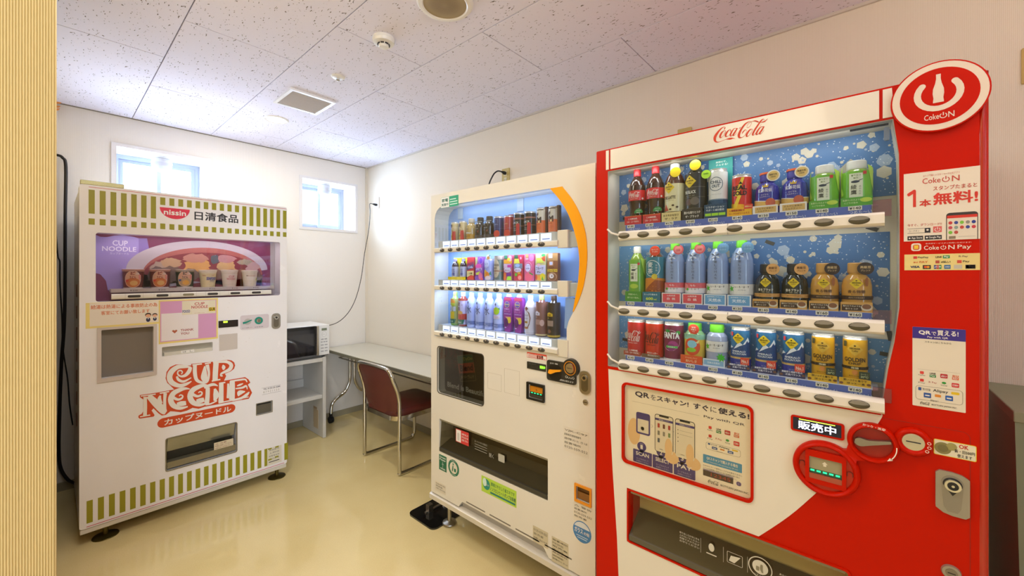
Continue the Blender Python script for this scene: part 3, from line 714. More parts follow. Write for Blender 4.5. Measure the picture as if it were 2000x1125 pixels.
    for k in range(6):
        x = .2046+k*.1173; wk = .026
        o = MB().prism(rrect(x-wk, x+wk, 1.2705, 1.2835, .006), -.0065, -.003, mat('#3a3632' if k != 2 else '#8c8468', .3)).build('select_button', t, bevel=.0015)
        q = MB()
        for e in (-.036, .036): q.rect(x+e-.0004, x+e+.0004, 1.262, 1.292, -.0068, mat('#b5ada0', .5))
        q.text('¥ 210', x-.016, 1.3125, x+.014, 1.3045, .0035, INK); q.build('price_print', t)
    MB().box(w[0], w[1], .0010, .0030, w[2], w[3], glass_mat('#f7f5fa', .08)).build('display_pane', t)
    display_lamp(MN, 'added_display_fill', .12, .88, .014, 1.605, .40, (1, .95, .95), 25)  # added fill that brightens the cups and panel
    # hot-water recess
    pk = mat('#d0c4bc', .4); a = n2(215, 262); b = n2(720, 655); 
    MB().prism(rrect(a[0], b[0], b[1], a[1], .004), -.006, 0, pk, holes=[rrect(*hw)]).build('recess_frame', t, bevel=.002)
    MB().box(hw[0]-.002, hw[1]+.002, .030, .034, hw[2]-.002, hw[3]+.002, mat('#7d756c', .45)).build('recess_back', t)
    # chopstick slot
    MB().box(ch[0], ch[1], .028, .032, ch[2], ch[3], mat('#b8b2a0', .4)).build('slot_back', t)
    s = MB().box(ch[0]+.01, ch[1], .006, .027, ch[2], ch[2]+.02, mat('#d8d3c4', .25)); s.build('slot_lip', t)
    a = n2(925, 460); s = MB().box(a[0], a[0]+.062, .0035, .0055, ch[2]+.005, ch[2]+.021, WHITE); s.text('は  し', a[0]+.008, ch[2]+.018, a[0]+.054, ch[2]+.008, .003, INK); s.build('slot_label', t)
    # coin return
    MB().box(cr[0], cr[1], .02, .024, cr[2], cr[3], mat('#3c3a33', .4)).build('coin_return_back', t)
    MB().prism(rrect(cr[0]-.004, cr[1]+.004, cr[2]-.004, cr[3]+.004, .004), -.003, 0, mat('#a49d8c', .35, .5), holes=[rrect(*cr)]).build('coin_return_frame', t)
    MB().box(cr[0]+.004, cr[1]-.004, .006, .008, cr[2]+.002, cr[3]-.012, mat('#6a675c', .15, .3)).build('coin_return_flap', t)
    # hatch
    MB().box(ht[0], ht[1], .10, .113, ht[2], ht[3], mat('#57523f', .35)).build('hatch_back', t)
    MB().prism(rrect(ht[0]-.005, ht[1]+.005, ht[2]-.005, ht[3]+.005, .012), -.003, 0, mat('#8d8671', .3, .5), holes=[rrect(*ht)]).build('hatch_frame', t)
    hh = ht[3]-ht[2]
    MB().add([(ht[0]+.004, .002, ht[2]+.01), (ht[1]-.004, .002, ht[2]+.01), (ht[1]-.004, .002, ht[2]+.045), (ht[0]+.004, .002, ht[2]+.045), (ht[0]+.004, .05, ht[2]+.01), (ht[1]-.004, .05, ht[2]+.01), (ht[1]-.004, .05, ht[2]+.045), (ht[0]+.004, .05, ht[2]+.045)], [(0, 1, 2, 3), (3, 2, 6, 7), (4, 7, 6, 5)], mat('#8a8470', .2, .5)).build('hatch_sill', t)
    MB().add([(ht[0]+.006, .006, ht[3]-.004), (ht[1]-.006, .006, ht[3]-.004), (ht[1]-.006, .030, ht[2]+.10), (ht[0]+.006, .030, ht[2]+.10)], [(3, 2, 1, 0)], mat('#a8a590', .12, .6, noise=.25)).build('hatch_flap', t)
    a = n3(1203, 290); s = MB().box(a[0], a[0]+.10, .0, .002, ht[2]+.045, ht[2]+.088, mat('#d9cbaa', .5))
    for k, q in enumerate(('△ 注意', '熱湯に注意してください', 'お取り出しは手前に引いて')): s.text(q, a[0]+.006, ht[2]+.083-k*.013, a[0]+.094-.03*(k == 0), ht[2]+.074-k*.013, -.0004, mat('#8a4a3a'))
    s.build('caution_label', t)
    # paper notice
    a = n2(118, 52); b = n2(738, 225)
    s = sticker(t, n2, 118, 52, 738, 225, '#f0dc86', .001, 'paper_notice', label='cream notice with orange writing'); yy = s.y
    x0, x1, z1, z0 = a[0], b[0], a[1], b[1]; s.box(x0+.014, x1-.001, -.0012, -.0006, z0+.010, z1-.002, mat('#ece2d2', .6)); yy = -.0014
    om = mat('#dd7a4c', .6); s.text('給湯は熱湯による事故防止の為', x0+.018, z1-.012, x1-.008, z1-.034, yy, om, .02); s.text('客室にてお願い致します', x0+.055, z1-.045, x1-.040, z1-.066, yy, om, .02)
    for i, dx in enumerate((-.046, -.018)):
        sz = 1.0 if i == 0 else .85; cx = x1+dx; cz = z0+.040; 
        s.flat(ell(cx, cz+.012*sz, .013*sz, .012*sz), yy, mat('#3a2b28', .6)); s.flat(ell(cx, cz+.008*sz, .011*sz, .009*sz), yy-.0002, mat('#e8b493', .6)); s.flat(ell(cx, cz-.014*sz, .009*sz, .012*sz), yy-.0001, mat('#252a4e', .6)); s.flat([(cx-.003, cz-.003), (cx+.003, cz-.003), (cx, cz-.014)], yy-.0003, mat('#f2ece4', .6))
    s.fin()
    a = n2(735, 20); b = n2(1235, 350); x0, x1, z1, z0 = a[0], b[0], n2(735, 28)[1], n2(735, 400)[1]
    s = MB().box(x0, x1, -.0012, 0, z0, z1, mat('#efd97c', .5)); s.box(x0+.006, x1-.008, -.0018, -.0012, z0+.010, z1-.008, mat('#d99fc6', .55)); yy = -.0020
    ax, bx, az, bz = x0+.006, x1-.008, z0+.010, z1-.008; W_, H_ = bx-ax, bz-az
    s.rect(ax+.005, ax+W_*.66, az+.005, az+H_*.70, yy, mat('#ece4e2', .6))
    u0, u1, w0, w1 = ax+W_*.37, bx-.004, az+H_*.64, bz-.003
    s.rect(u0, u1, w0, w1, yy-.0002, mat('#e6dcc0', .5)); uw = u1-u0
    s.flat([(u0+uw*.22, w1-.003), (u0+uw*.80, w1-.003), (u0+uw*.72, w0+.001), (u0+uw*.30, w0+.001)], yy-.0004, mat('#e9dfca', .5))
    s.text('FOOD', u0+.002, w0+.028, u0+uw*.23, w0+.012, yy-.0005, mat('#2d4aa0'), .04); s.text('GUR', u0+uw*.80, w0+.034, u1-.002, w0+.016, yy-.0005, mat('#2b2a24'), .05); s.rect(u0+uw*.79, u1-.001, w0+.013, w0+.036, yy-.0003, mat('#f0cf1c'))
    rd2 = mat('#c0504a'); s.text('CUP', u0+uw*.36, w1-.010, u0+uw*.66, w1-.026, yy-.0006, rd2, .03); s.text('NOODLE', u0+uw*.27, w1-.029, u0+uw*.76, w1-.046, yy-.0006, rd2, .03); s.text('カップヌードル', u0+uw*.36, w0+.009, u0+uw*.66, w0+.004, yy-.0006, rd2)
    a = n2(920, 275); b = n2(1030, 318)
    s.text('THANK', a[0], a[1]+.002, b[0], a[1]-.011, yy-.0003, mat('#a8443e'), .03); s.text('YOU', a[0], a[1]-.018, a[0]+(b[0]-a[0])*.65, a[1]-.031, yy-.0003, mat('#a8443e'), .03)
    hx, hz = n2(870, 293); s.flat([(hx, hz-.010), (hx+.012, hz+.003), (hx+.010, hz+.009), (hx+.005, hz+.010), (hx, hz+.006), (hx-.005, hz+.010), (hx-.010, hz+.009), (hx-.012, hz+.003)], yy-.0003, mat('#b05a3c'))
    s.build('thank_you_card', t, label='pink and yellow thank you card')
    # coin panel
    s = sticker(t, n2, 1240, 203, 1405, 248, '#2b2a26', .003, 'price_display', th=.004, rough=.2); a = n2(1280, 205); s.rect(a[0], a[0]+.022, a[1]-.010, a[1], s.y, mat('#9cf02c', .5, emit=2.5)); s.fin()
    s = sticker(t, n2, 1246, 320, 1400, 438, '#cfc5bb', .003, 'blank_panel', th=.002); s.fin()
    a = n2(1425, 158); b = n2(1665, 258); s = MB().prism(rrect(a[0], b[0], b[1], a[1], .012), -.003, 0, mat('#d8cdd0', .4)); gr = mat('#1f8f78', .35); zc = (a[1]+b[1])/2+.004
    cyl_front(s, a[0]+.040, zc, .020, -.0034, -.003, mat('#bdb7b0', .3))
    s.stroke([(a[0]+.012, zc-.006, .014), (a[0]+.03, zc-.003, .010), (a[0]+.062, zc+.010, .006)], -.0075, gr)
    cyl_front(s, a[0]+.103, zc+.002, .024, -.0055, -.003, gr); cyl_front(s, a[0]+.103, zc+.002, .013, -.0065, -.0055, CHROME); s.rect(a[0]+.1015, a[0]+.1045, zc-.007, zc+.011, -.0067, INK)
    s.text('おつり返却レバー', a[0]+.010, b[1]+.014, a[0]+.068, b[1]+.008, -.0034, INK); s.text('10 50 100 500', a[0]+.080, b[1]+.014, a[0]+.128, b[1]+.008, -.0034, INK); s.build('coin_panel', t, label='pale pink coin panel with green lever')
    a = n2(1688, 140); b = n2(1762, 262); lock_plate(t, a[0], b[0], n2(1688, 272)[1], a[1])
    s = MB(); a = n2(1605, 772)
    s.rect(a[0], a[0]+.115, a[1]+.000, a[1]+.001, -.0005, INK); s.rect(a[0]+.003, a[0]+.118, a[1]-.044, a[1]-.043, -.0005, INK)
    s.text('TEL 0120-23-2284', a[0]+.010, a[1]-.004, a[0]+.112, a[1]-.014, -.0005, INK, .02); s.text('8 7 9 2 1 1 5 5', a[0]+.010, a[1]-.022, a[0]+.106, a[1]-.036, -.0005, mat('#a9a396')); s.build('number_label', t)
    a = n3(1652, 330); b = n3(1770, 440); s = MB().box(a[0], b[0]+.002, -.0012, 0, .118, .232, mat('#e2dcc8', .5))
    for k, q in enumerate(('食品衛生', '上野店', '設置者名称', '株式会社')): s.text(q, a[0]+.010, .222-k*.02, b[0]-.012, .211-k*.02, -.0014, mat('#6b675c'))
    for (u, v) in ((.005, .222), (.048, .222), (.005, .15), (.046, .155)): s.rect(a[0]+u, a[0]+u+.022, v, v+.010, -.0015, ol)
    s.rect(a[0]+.01, b[0]-.012, .135, .140, -.0015, INK); s.build('owner_label', t)
    s = MB()
    rn = random.Random(3)
    for _ in range(14): 
        x = rn.uniform(.55, .93); z = rn.uniform(.3, 1.22); s.rect(x, x+rn.uniform(.002, .010), z, z+.0012, -.0003, mat('#cfc6b6', .5))
    s.build('scuff_marks', t)
    br = mat('#6d6236', .3, .9)
    for x in (.098, .933):
        for y in (.055, .70):
            MB().lathe([(0, .054), (.004, .052), (.010, .022), (.012, .011), (.07, .011)], br, x, y, 24).build('foot', t)
    return t
noodle_machine()

# ================================================================== cream drinks machine
def cream_machine():
    t = empty('vending_machine', 'cream drinks vending machine with an orange arc beside its lit display', 'vending machine', MD)
    X1, Z0, Z1 = 1.024, .195, 1.831; wm = mat('#ebe5d6', .25, noise=.02, coat=.3)
    c4 = crop(D, 840, 360, 5.624); c5 = crop(D, 840, 540, 4.327); c6 = crop(D, 840, 780, 3.261)
    win = K2(c4, [(50, 560), (50, 380), (58, 330), (75, 290), (105, 255), (150, 236), (215, 226)])+K2(c4, [(1320, 45), (1452, 22), (1560, 160), (1650, 330), (1710, 540), (1728, 740), (1722, 900)])+K2(c5, [(1310, 20), (1290, 110), (1250, 220), (1215, 290), (1170, 380), (1155, 440), (1153, 672), (36, 500)])
    def rr(K, tl, br, r): a = K(*tl); b = K(*br); return (a[0], b[0], b[1], a[1], r)
    pw = rr(c5, (65, 590), (452, 1095), .018); ht = (c6(58, 120)[0], c6(750, 372)[0], c6(58, 330)[1], c6(58, 122)[1], .002)
    bs = rr(c5, (835, 905), (960, 1050), .003); cr = rr(c6, (932, 548), (1018, 670), .002)
    ox0 = c6(205, 650)[0]; ox1 = c6(720, 900)[0]; zb = Z0
    outline = [(0, zb), (ox0-.03, zb), (ox0, zb+.035), (ox1, zb+.035), (ox1+.03, zb), (X1, zb), (X1, Z1), (0, Z1)]
    MB().prism(outline, 0, .12, wm, holes=[win, rrect(*pw), rrect(*ht), rrect(*bs), rrect(*cr)]).build('door', t)
    MB().box(.004, X1-.004, .12, .70, .12, Z1-.004, wm).build('cabinet', t, bevel=.004)
    MB().box(ox0-.02, ox1+.02, .02, .119, zb-.01, zb+.05, mat('#b3aca0', .4)).build('kick_recess', t)
    rail(t, -.006, X1+.004, .172, .040, -.008, .06, mat('#ddd6c6', .3, .2), 'kick_bar')
    s = MB()
    for k in range(4): s.box(ox0+.03+k*.165, ox0+.165+k*.165, -.0004, .001, zb+.044, zb+.050, mat('#7a7263', .5))
    s.build('vent_slots', t)
    for x in (.06, .96):
        for y in (.08, .62): MB().lathe([(.008, .04), (.014, .038), (.022, .012), (.13, .012)], STEEL, x, y, 16).build('foot', t)
    MB().box(.9, 1.01, .01, .14, 0, .008, mat('#101012', .2)).build('stabiliser_foot', t)
    # display interior
    blue = mat('#86aee6', .4, noise=.06); yb = .098
    x0, x1 = win[0][0], max(p[0] for p in win)
    MB().box(x0-.004, x1, yb, yb+.004, 1.05, 1.80, blue).build('display_back', t)
    s = MB()
    for z in (1.60,): 
        for xx in (.115, .545): s.box(xx, xx+.04, yb-.004, yb, 1.70, 1.76, mat('#9fb6cf', .4))
    s.build('clip_plates', t)
    org = mat('#ffac08', .4, spec=.3); 
    outer = K2(c4, [(1452, 24), (1560, 160), (1650, 330), (1710, 540), (1728, 740), (1722, 900)])+K2(c5, [(1310, 20), (1290, 110), (1250, 220), (1212, 300)])
    inner = K2(c4, [(1320, 46), (1440, 190), (1530, 350), (1590, 530), (1630, 700), (1642, 860)])+K2(c5, [(1255, 20), (1245, 100), (1225, 200), (1208, 298)])
    n = len(outer); oi = spline(outer, 4); ii = spline(inner, 4); m = min(len(oi), len(ii))
    def res(P, n): 
        L = [0]
        for a, b in zip(P, P[1:]): L.append(L[-1]+math.dist(a, b))
        out = []
        for k in range(n):
            d = L[-1]*k/(n-1); j = max(i for i in range(len(L)) if L[i] <= d+1e-9); j = min(j, len(P)-2); u = (d-L[j])/((L[j+1]-L[j]) or 1)
            out.append((P[j][0]+(P[j+1][0]-P[j][0])*u, P[j][1]+(P[j+1][1]-P[j][1])*u))
        return out
    oi = res(oi, 40); ii = res(ii, 40)
    MB().prism(oi+ii[::-1], -.0025, .03, org).build('orange_arc', t)
    MB().prism(K2(c5, [(1140, 180), (1200, 180), (1225, 200), (1208, 298), (1172, 378), (1156, 440), (1130, 440)]), .004, .03, mat('#a9c4e6', .4)).build('arc_foot', t)
    led = mat('#dfe6ff', .5, emit=5.0); strip = mat('#e3ebff', .4, emit=.85); beige = mat('#dfd8c4', .35)
    bx0 = D(852, 495)[0]; bx1 = c4(1418, 660)[0]
    for r_, (zc, zs, zt) in enumerate(((1.526, 1.541, 1.576), (1.3245, 1.339, 1.367), (1.077, 1.092, 1.124))):
        rail(t, bx0, bx1, zc, .026, -.016, .006, beige)
        MB().box(bx0+.012, bx1+.012, .006, .010, zs-.003, zt, beige).box(bx0+.02, bx1+.02, .010, yb-.001, zt-.006, zt-.001, mat('#e6ecf5', .3)).build('shelf', t)
        MB().box(bx1-.005, bx1+.045, -.006, .03, zc-.02, zt+.004, beige).box(bx1+.03, bx1+.11, .01, .03, zc-.018, zt-.004, beige).build('rail_bracket', t, bevel=.002)
        for k in range(11):
            x = .1146+.066*k
            s = MB().box(x-.018, x+.036, .0040, .0058, zs, zt-.004, strip); s.rect(x-.010, x+.030, zs+.005, zs+.010, .0037, mat('#a9b6e4', .5)); s.build('price_label', t)
            b_ = MB(); b_.fn = None
            P = []; seg = 20
            for (rr_, yy) in ((1, -.0145), (.92, -.0185), (.6, -.0205), (.0, -.021)):
                P.append([(x+.0195*rr_*math.cos(2*PI*q/seg), yy, zc-.001+.0098*rr_*math.sin(2*PI*q/seg)) for q in range(seg)])
            vs = [p for l in P for p in l]; fs = [(i*seg+q, (i+1)*seg+q, (i+1)*seg+(q+1) % seg, i*seg+(q+1) % seg) for i in range(3) for q in range(seg)]
            b_.add(vs, fs, mat('#4a4640', .25)); b_.smooth = 60; o = b_.build('select_button', t)
            MB().prism([(x-.008, zc+.008), (x+.008, zc+.008), (x, zc-.001)], -.0215, -.019, mat('#a29c8c', .25)).build('button_light', o)
    display_lamp(MD, 'added_display_fill', .13, .80, .014, 1.752, .38, (1, .97, .95))  # added fill for the top shelf, which has no LED light
    for zt, ys in ((1.506, 0), (1.306, 0)):
        MB().box(bx0+.01, bx1+.02, .006, .014, zt+.010, zt+.013, led).build('led_strip', t)
        display_lamp(MD, 'led_lamp', bx0+.02, bx1+.02, .022, zt+.006, .95, (.78, .85, 1), 25)
    MB().box(x0+.002, x1-.05, .008, yb-.002, 1.7745, 1.778, mat('#c8ccd0', .4)).build('display_top', t)
    MB().prism([(p[0], p[1]) for p in win], .0005, .002, glass_mat('#f3f8ff', .05)).build('display_pane', t)
    # energy-saving sticker
    s = sticker(t, c4, 120, 150, 312, 110, '#1fa173', .0005); a = c4(120, 150); b = c4(312, 225)
    s = MB().box(a[0], b[0], -.0006, 0, a[1]-.056, a[1], mat('#1fa173', .4)); m = a[0]+(b[0]-a[0])*.48
    s.rect(a[0]+.001, m, a[1]-.055, a[1]-.001, -.0008, WHITE); gm = mat('#1a6b50')
    s.text('節電', a[0]+.008, a[1]-.008, m-.008, a[1]-.026, -.001, gm, .03); s.text('実施中', a[0]+.006, a[1]-.032, m-.006, a[1]-.048, -.001, gm, .03)
    for k in range(3): s.rect(m+.006, b[0]-.008-.01*(k == 0), a[1]-.020-.013*k, a[1]-.015-.013*k, -.0008, mat('#c9ecdc'))
    s.build('sticker', t, label='green and white energy saving sticker')
    bpy.data.objects.remove(bpy.data.objects['sticker']) if False else None
    # poster window
    s = MB().box(pw[0], pw[1], .05, .054, pw[2], pw[3], mat('#3a3a34', .5)); X0, X1_, Zb, Zt = pw[:4]; Wd, Hd = X1_-X0, Zt-Zb
    s.text('1957年', X0+.01, Zt-.008, X0+Wd*.60, Zt-.06, .0496, mat('#6b3a3c', .6), .03); s.text('モデロ', X0+.008, Zt-.07, X0+Wd*.50, Zt-.115, .0496, mat('#6b3a3c', .6), .03)
    s.rect(X0, X0+Wd*.36, Zb+.04, Zb+Hd*.5, .0494, mat('#23262e', .5))
    wt = mat('#efeee6', .5); s.text('Blend is Beautiful.', X0+.022, Zb+.052, X1_-.022, Zb+.024, .0492, wt, .035)
    cx, cz, an = X0+Wd*.50, Zb+Hd*.60, R(12); cc, sn = math.cos(an), math.sin(an)
    def rot(x, y, z): return (cx+x*cc-z*sn, y, cz+x*sn+z*cc)
    s.fn = rot; s.rect(-.062, .062, -.068, .068, .048, mat('#3b3d30')); s.rect(-.062, .062, .026, .068, .0478, mat('#4d7a5e')); s.rect(-.062, .062, -.026, .026, .0478, mat('#c25a48'))
    s.text('DyDo', -.012, .056, .056, .034, .0476, mat('#d8cf6a'), .02); s.text('Blend', -.05, .018, .052, -.016, .0476, INK, .05); s.text('ダイドーブレンド', -.052, -.036, .050, -.056, .0476, mat('#cdb88a'), .02)
    for (q0, q1, z_) in ((-.062, .062, .067), (-.062, .062, -.068)): s.rect(q0, q1, z_, z_+.0012, .0476, mat('#cdb88a'))
    for x_ in (-.062, .061): s.rect(x_, x_+.0012, -.068, .068, .0476, mat('#cdb88a'))
    s.fn = None; s.build('poster', t, label='dark poster with rotated coffee card')
    MB().prism(rrect(*pw), .006, .008, glass_mat('#cfd0cc', .05)).build('poster_pane', t)
    MB().prism(rrect(pw[0]-.004, pw[1]+.004, pw[2]-.004, pw[3]+.004, .02), -.002, 0, mat('#4a463b', .3), holes=[rrect(*pw)]).build('poster_frame', t)
    for (a_, b_) in (((487, 808), (603, 975)), ((628, 775), (757, 1012))):
        a = c5(*a_); b = c5(*b_); q = .0012
        MB().prism([(a[0], b[1]), (b[0], b[1]), (b[0], a[1]), (a[0], a[1])], -.0005, .0, mat('#c9c0ab', .5), holes=[[(a[0]+q, b[1]+q), (b[0]-q, b[1]+q), (b[0]-q, a[1]-q), (a[0]+q, a[1]-q)]]).build('panel_outline', t)
    s = sticker(t, c5, 820, 637, 985, 712, '#e8503a', .001, label='red and white notice sticker'); a = c5(820, 637); b = c5(985, 712); s.rect(a[0]+.002, b[0]-.002, b[1]+.001, b[1]+.017, s.y, WHITE)
    for k in range(3): s.rect(a[0]+.006, b[0]-.006-.01*k, b[1]+.003+.005*k, b[1]+.0052+.005*k, s.y-.0003, mat('#d8604a'))
    s.text('電子マネー', a[0]+.005, a[1]-.005, a[0]+.045, a[1]-.014, s.y, WHITE, .02)
    for k in range(6): s.rect(a[0]+.055+.012*(k % 3), a[0]+.064+.012*(k % 3), a[1]-.014-.010*(k//3), a[1]-.006-.010*(k//3), s.y, WHITE)
    s.fin()
    a = c5(822, 716); b = c5(980, 806); s = MB().prism(rrect(a[0], b[0], b[1], a[1], .002), -.003, 0, mat('#33332c', .25)); s.text('販売中', b[0]-.030, a[1]-.008, b[0]-.003, a[1]-.020, -.0033, mat('#78ff2a', .5, emit=3), .04); s.text('DyDo DRINCO', a[0]+.012, b[1]+.026, a[0]+.05, b[1]+.020, -.0033, mat('#5b5b52')); s.build('price_display', t)
    # coin unit
    bk = mat('#34322b', .3); a = c5(995, 700); b = c5(1232, 905); e = c5(1200, 770); r_ = .036
    s = MB().prism(rrect(a[0], b[0]+.004, b[1]-.006, a[1]+.0, .010), -.008, 0, bk); cyl_front(s, e[0], e[1], r_, -.016, 0, bk, 32, r_+.002); s.build('coin_unit', t)
    s = MB(); s.prism(ell(e[0], e[1], .0285, .0285), -.0175, -.016, mat('#d98a1c', .3), holes=[ell(e[0], e[1], .0255, .0255)]); s.build('coin_ring', t)
    s = MB(); cyl_front(s, e[0], e[1], .019, -.019, -.016, CHROME, 28, .021); s.box(e[0]-.012, e[0]+.012, -.0195, -.019, e[1]-.001, e[1]+.001, INK); s.build('coin_slot', t)
    l = c5(1060, 800); s = MB().prism(rrect(l[0]-.026, l[0]+.034, l[1]-.036, l[1]+.030, .02), -.0085, -.008, mat('#1d1c19', .3)); s.build('lever_recess', t)
    s = MB(); s.stroke([(l[0]-.024, l[1]+.0, .014), (l[0]-.014, l[1]-.002, .018), (l[0]+.008, l[1]+.004, .010), (l[0]+.036, l[1]+.010, .007)], -.018, mat('#ffa91e', .35)); P = [(v[0], v[2]) for v in s.v]; h_ = len(P)//2
    MB().prism(P[:h_][::-1]+P[h_:], -.018, -.009, mat('#ffa91e', .35)).build('return_lever', t, bevel=.001)
    s = MB(); s.text('おつり・返却', a[0]+.018, a[1]-.008, a[0]+.056, a[1]-.015, -.0083, wt, .02); s.text('500円硬貨は使えます', a[0]+.045, b[1]+.008, b[0]-.006, b[1]+.001, -.0083, wt)
    for k in range(4): s.prism(ell(b[0]-.040+.011*k, b[1]+.022, .005, .005, 14), -.0083, -.008, wt, holes=[ell(b[0]-.040+.011*k, b[1]+.022, .0036, .0036, 14)])
    s.build('coin_print', t)
    a = c5(1267, 790); b = c5(1360, 1012); lock_plate(t, a[0], b[0], b[1]+.004, a[1])
    e = c5(1315, 1062); s = MB(); cyl_front(s, e[0], e[1], .011, -.004, 0, STEEL); s.box(e[0]-.008, e[0]+.008, -.0045, -.004, e[1]-.001, e[1]+.001, INK); s.build('key_hole', t)
    # banknote slot
    a = c5(822, 885); b = c5(972, 1068); s = MB().prism(rrect(a[0], b[0], b[1], a[1], .003), -.008, 0, mat('#1f1f1b', .3), holes=[rrect(*bs)]); s.build('banknote_frame', t, bevel=.001)
    X0, X1_, Zb, Zt = bs[:4]; H_ = Zt-Zb; s = MB().box(X0, X1_, .01, .014, Zb, Zt, mat('#22221d', .4)); s.box(X0+.004, X1_-.003, .002, .009, Zb+H_*.45, Zt-.008, mat('#d08418', .35)); s.text('↑', (X0+X1_)/2-.004, Zt-.016, (X0+X1_)/2+.004, Zt-.028, .0015, INK)
    for k in range(4): s.rect(X0+.012+k*.016, X0+.021+k*.016, Zb+H_*.34, Zb+H_*.41, .0014, mat('#29e08a', .5, emit=1.4))
    s.box(X0+.004, X1_-.003, .0, .009, Zb+.004, Zb+H_*.28, mat('#55554a', .2, .5)); s.build('banknote_slot', t)
    # hatch
    X0, X1_, Zb, Zt = ht[:4]; H_ = Zt-Zb
    MB().box(X0, X1_, .10, .118, Zb, Zt, mat('#8f8874', .4)).build('hatch_back', t)
    MB().add([(X0+.003, -.001, Zb+.004), (X1_-.003, -.001, Zb+.004), (X1_-.003, -.001, Zb+.022), (X0+.003, -.001, Zb+.022), (X0+.003, .08, Zb+.05), (X1_-.003, .08, Zb+.05)], [(0, 1, 2, 3), (3, 2, 5, 4)], mat('#3c3930', .3)).build('hatch_sill', t)
    MB().box(X0+.003, X1_-.003, .004, .014, Zt-.010, Zt-.002, mat('#a0987f', .3, .3)).build('hatch_rail', t)
    MB().add([(X0+.004, .002, Zb+.026), (X1_-.004, .002, Zb+.026), (X1_-.004, .012, Zt-.010), (X0+.004, .012, Zt-.010)], [(0, 1, 2, 3)], glass_mat('#b5ae98', .05)).build('hatch_flap', t)
    s = MB(); a = c6(165, 205); s.box(a[0], a[0]+.098, -.0012, .0, Zt-.085, Zt-.018, mat('#d83a36', .5)); s.rect(a[0]+.003, a[0]+.040, Zt-.082, Zt-.021, -.0015, WHITE)
    for k, q in enumerate(('お取り出し口', '手をはさま', '注意ください')): s.text(q, a[0]+.046, Zt-.030-.015*k, a[0]+.094, Zt-.040-.015*k, -.0015, WHITE, .03)
    s.flat(rrect(a[0]+.012, a[0]+.028, Zt-.075, Zt-.036, .006), -.0017, mat('#cfcac2')); s.build('sticker', t, label='red and white hatch sticker')
    s = MB(); pm = mat('#b9b6a6', .5); a = c6(285, 280)
    for k in range(3): s.rect(a[0], a[0]+.085, Zt-.060-.012*k, Zt-.058-.012*k, -.0006, pm)
    s.text('缶・ペットボトル取出口', a[0], Zt-.040, a[0]+.085, Zt-.050, -.0006, pm); s.text('開く', a[0]+.10, Zt-.075, a[0]+.13, Zt-.095, -.0006, pm); s.flat(rrect(a[0]+.16, a[0]+.20, Zt-.095, Zt-.060, .004), -.0006, pm); s.build('hatch_print', t)
    # stickers on the lower door
    gk = '#1f6e4c'; a = c6(58, 347); b = c6(105, 462)
    s = MB().box(a[0], b[0], -.0006, 0, a[1]-.082, a[1], mat(gk, .5)); s.text('Green', a[0]+.006, a[1]-.006, b[0]-.006, a[1]-.016, -.0008, WHITE, .03); s.text('Power', a[0]+.006, a[1]-.019, b[0]-.006, a[1]-.029, -.0008, WHITE, .03)
    mx = (a[0]+b[0])/2; s.rect(mx-.001, mx+.001, a[1]-.066, a[1]-.044, -.0008, WHITE)
    for an in (90, 210, 330): s.flat([(mx, a[1]-.044), (mx+.013*math.cos(R(an)), a[1]-.044+.013*math.sin(R(an))), (mx+.004*math.cos(R(an+40)), a[1]-.044+.004*math.sin(R(an+40)))], -.0008, WHITE)
    s.text('WIND', a[0]+.010, a[1]-.068, b[0]-.010, a[1]-.076, -.0008, WHITE, .03); s.build('sticker', t, label='dark green wind turbine sticker')
    e = c6(150, 437); gm = mat('#2c7a5a', .5); s = MB().prism(ell(e[0], e[1], .043, .043), -.0006, 0, gm); s.flat(ell(e[0], e[1], .030, .030), -.0008, mat('#e4dcc8')); s.stroke([(e[0]-.004, e[1]+.012, .006), (e[0]-.006, e[1]-.004, .009), (e[0]-.010, e[1]-.020, .006)], -.001, gm); s.flat(ell(e[0]-.003, e[1]+.019, .005, .005, 12), -.001, gm); s.flat(rrect(e[0]+.004, e[0]+.020, e[1]-.018, e[1]+.0, .003), -.001, gm); s.text('リサイクル', e[0]-.02, e[1]-.032, e[0]+.02, e[1]-.040, -.001, WHITE); s.text('統一美化マーク', e[0]-.02, e[1]+.040, e[0]+.02, e[1]+.032, -.001, WHITE); s.build('sticker', t, label='round green recycling sticker')
    a = c6(328, 482); b = c6(550, 574); s = MB().box(a[0], b[0], -.0006, 0, a[1]-.076, a[1]+.0, mat('#b9dc48', .5)); x, z = a[0], a[1]
    s.flat(ell(x+.034, z-.034, .024, .026), -.0008, mat('#28927e')); s.flat(ell(x+.022, z-.026, .013, .020), -.001, mat('#d7efe0')); s.text('省エネ', x+.030, z-.030, x+.052, z-.040, -.0012, WHITE)
    s.text('環境にやさしく省エネです', x+.064, z-.012, b[0]-.010, z-.030, -.0008, mat('#2e7a4a'), .02); s.text('ノンフロンヒートポンプ自販機', x+.058, z-.035, b[0]-.004, z-.054, -.0008, mat('#1d5f56'), .02); s.rect(x+.06, b[0]-.006, z-.068, z-.059, -.0008, mat('#28806e')); s.build('sticker', t, label='yellow-green energy sticker with a blue-green emblem')
    def lines(K, x0, y0, zh, x1, y1, colr, n, head=None, name='label_sticker', lab=None, y=0, th=.0004, ink='#57513f'):
        a = K(x0, y0); b = K(x1, y1); s = MB().box(a[0], b[0], -th, 0, a[1]-zh, a[1], mat(colr, .5)); hh = zh/(n+1); im = mat(ink, .6)
        for k in range(n):
            q = ['設置場所', '自動販売機管理番号', 'お問い合わせ先', '0120-559-552', '故障のときは', '株式会社', '販売者'][(k*3+n) % 7]
            if k == 0 and head: q = head
            s.text(q, a[0]+.005, a[1]-hh*(k+.55), a[0]+(b[0]-a[0])*(.95 if k % 2 == 0 else .7), a[1]-hh*(k+1.1), -th-.0003, im)
        return s.build(name, t, label=lab)
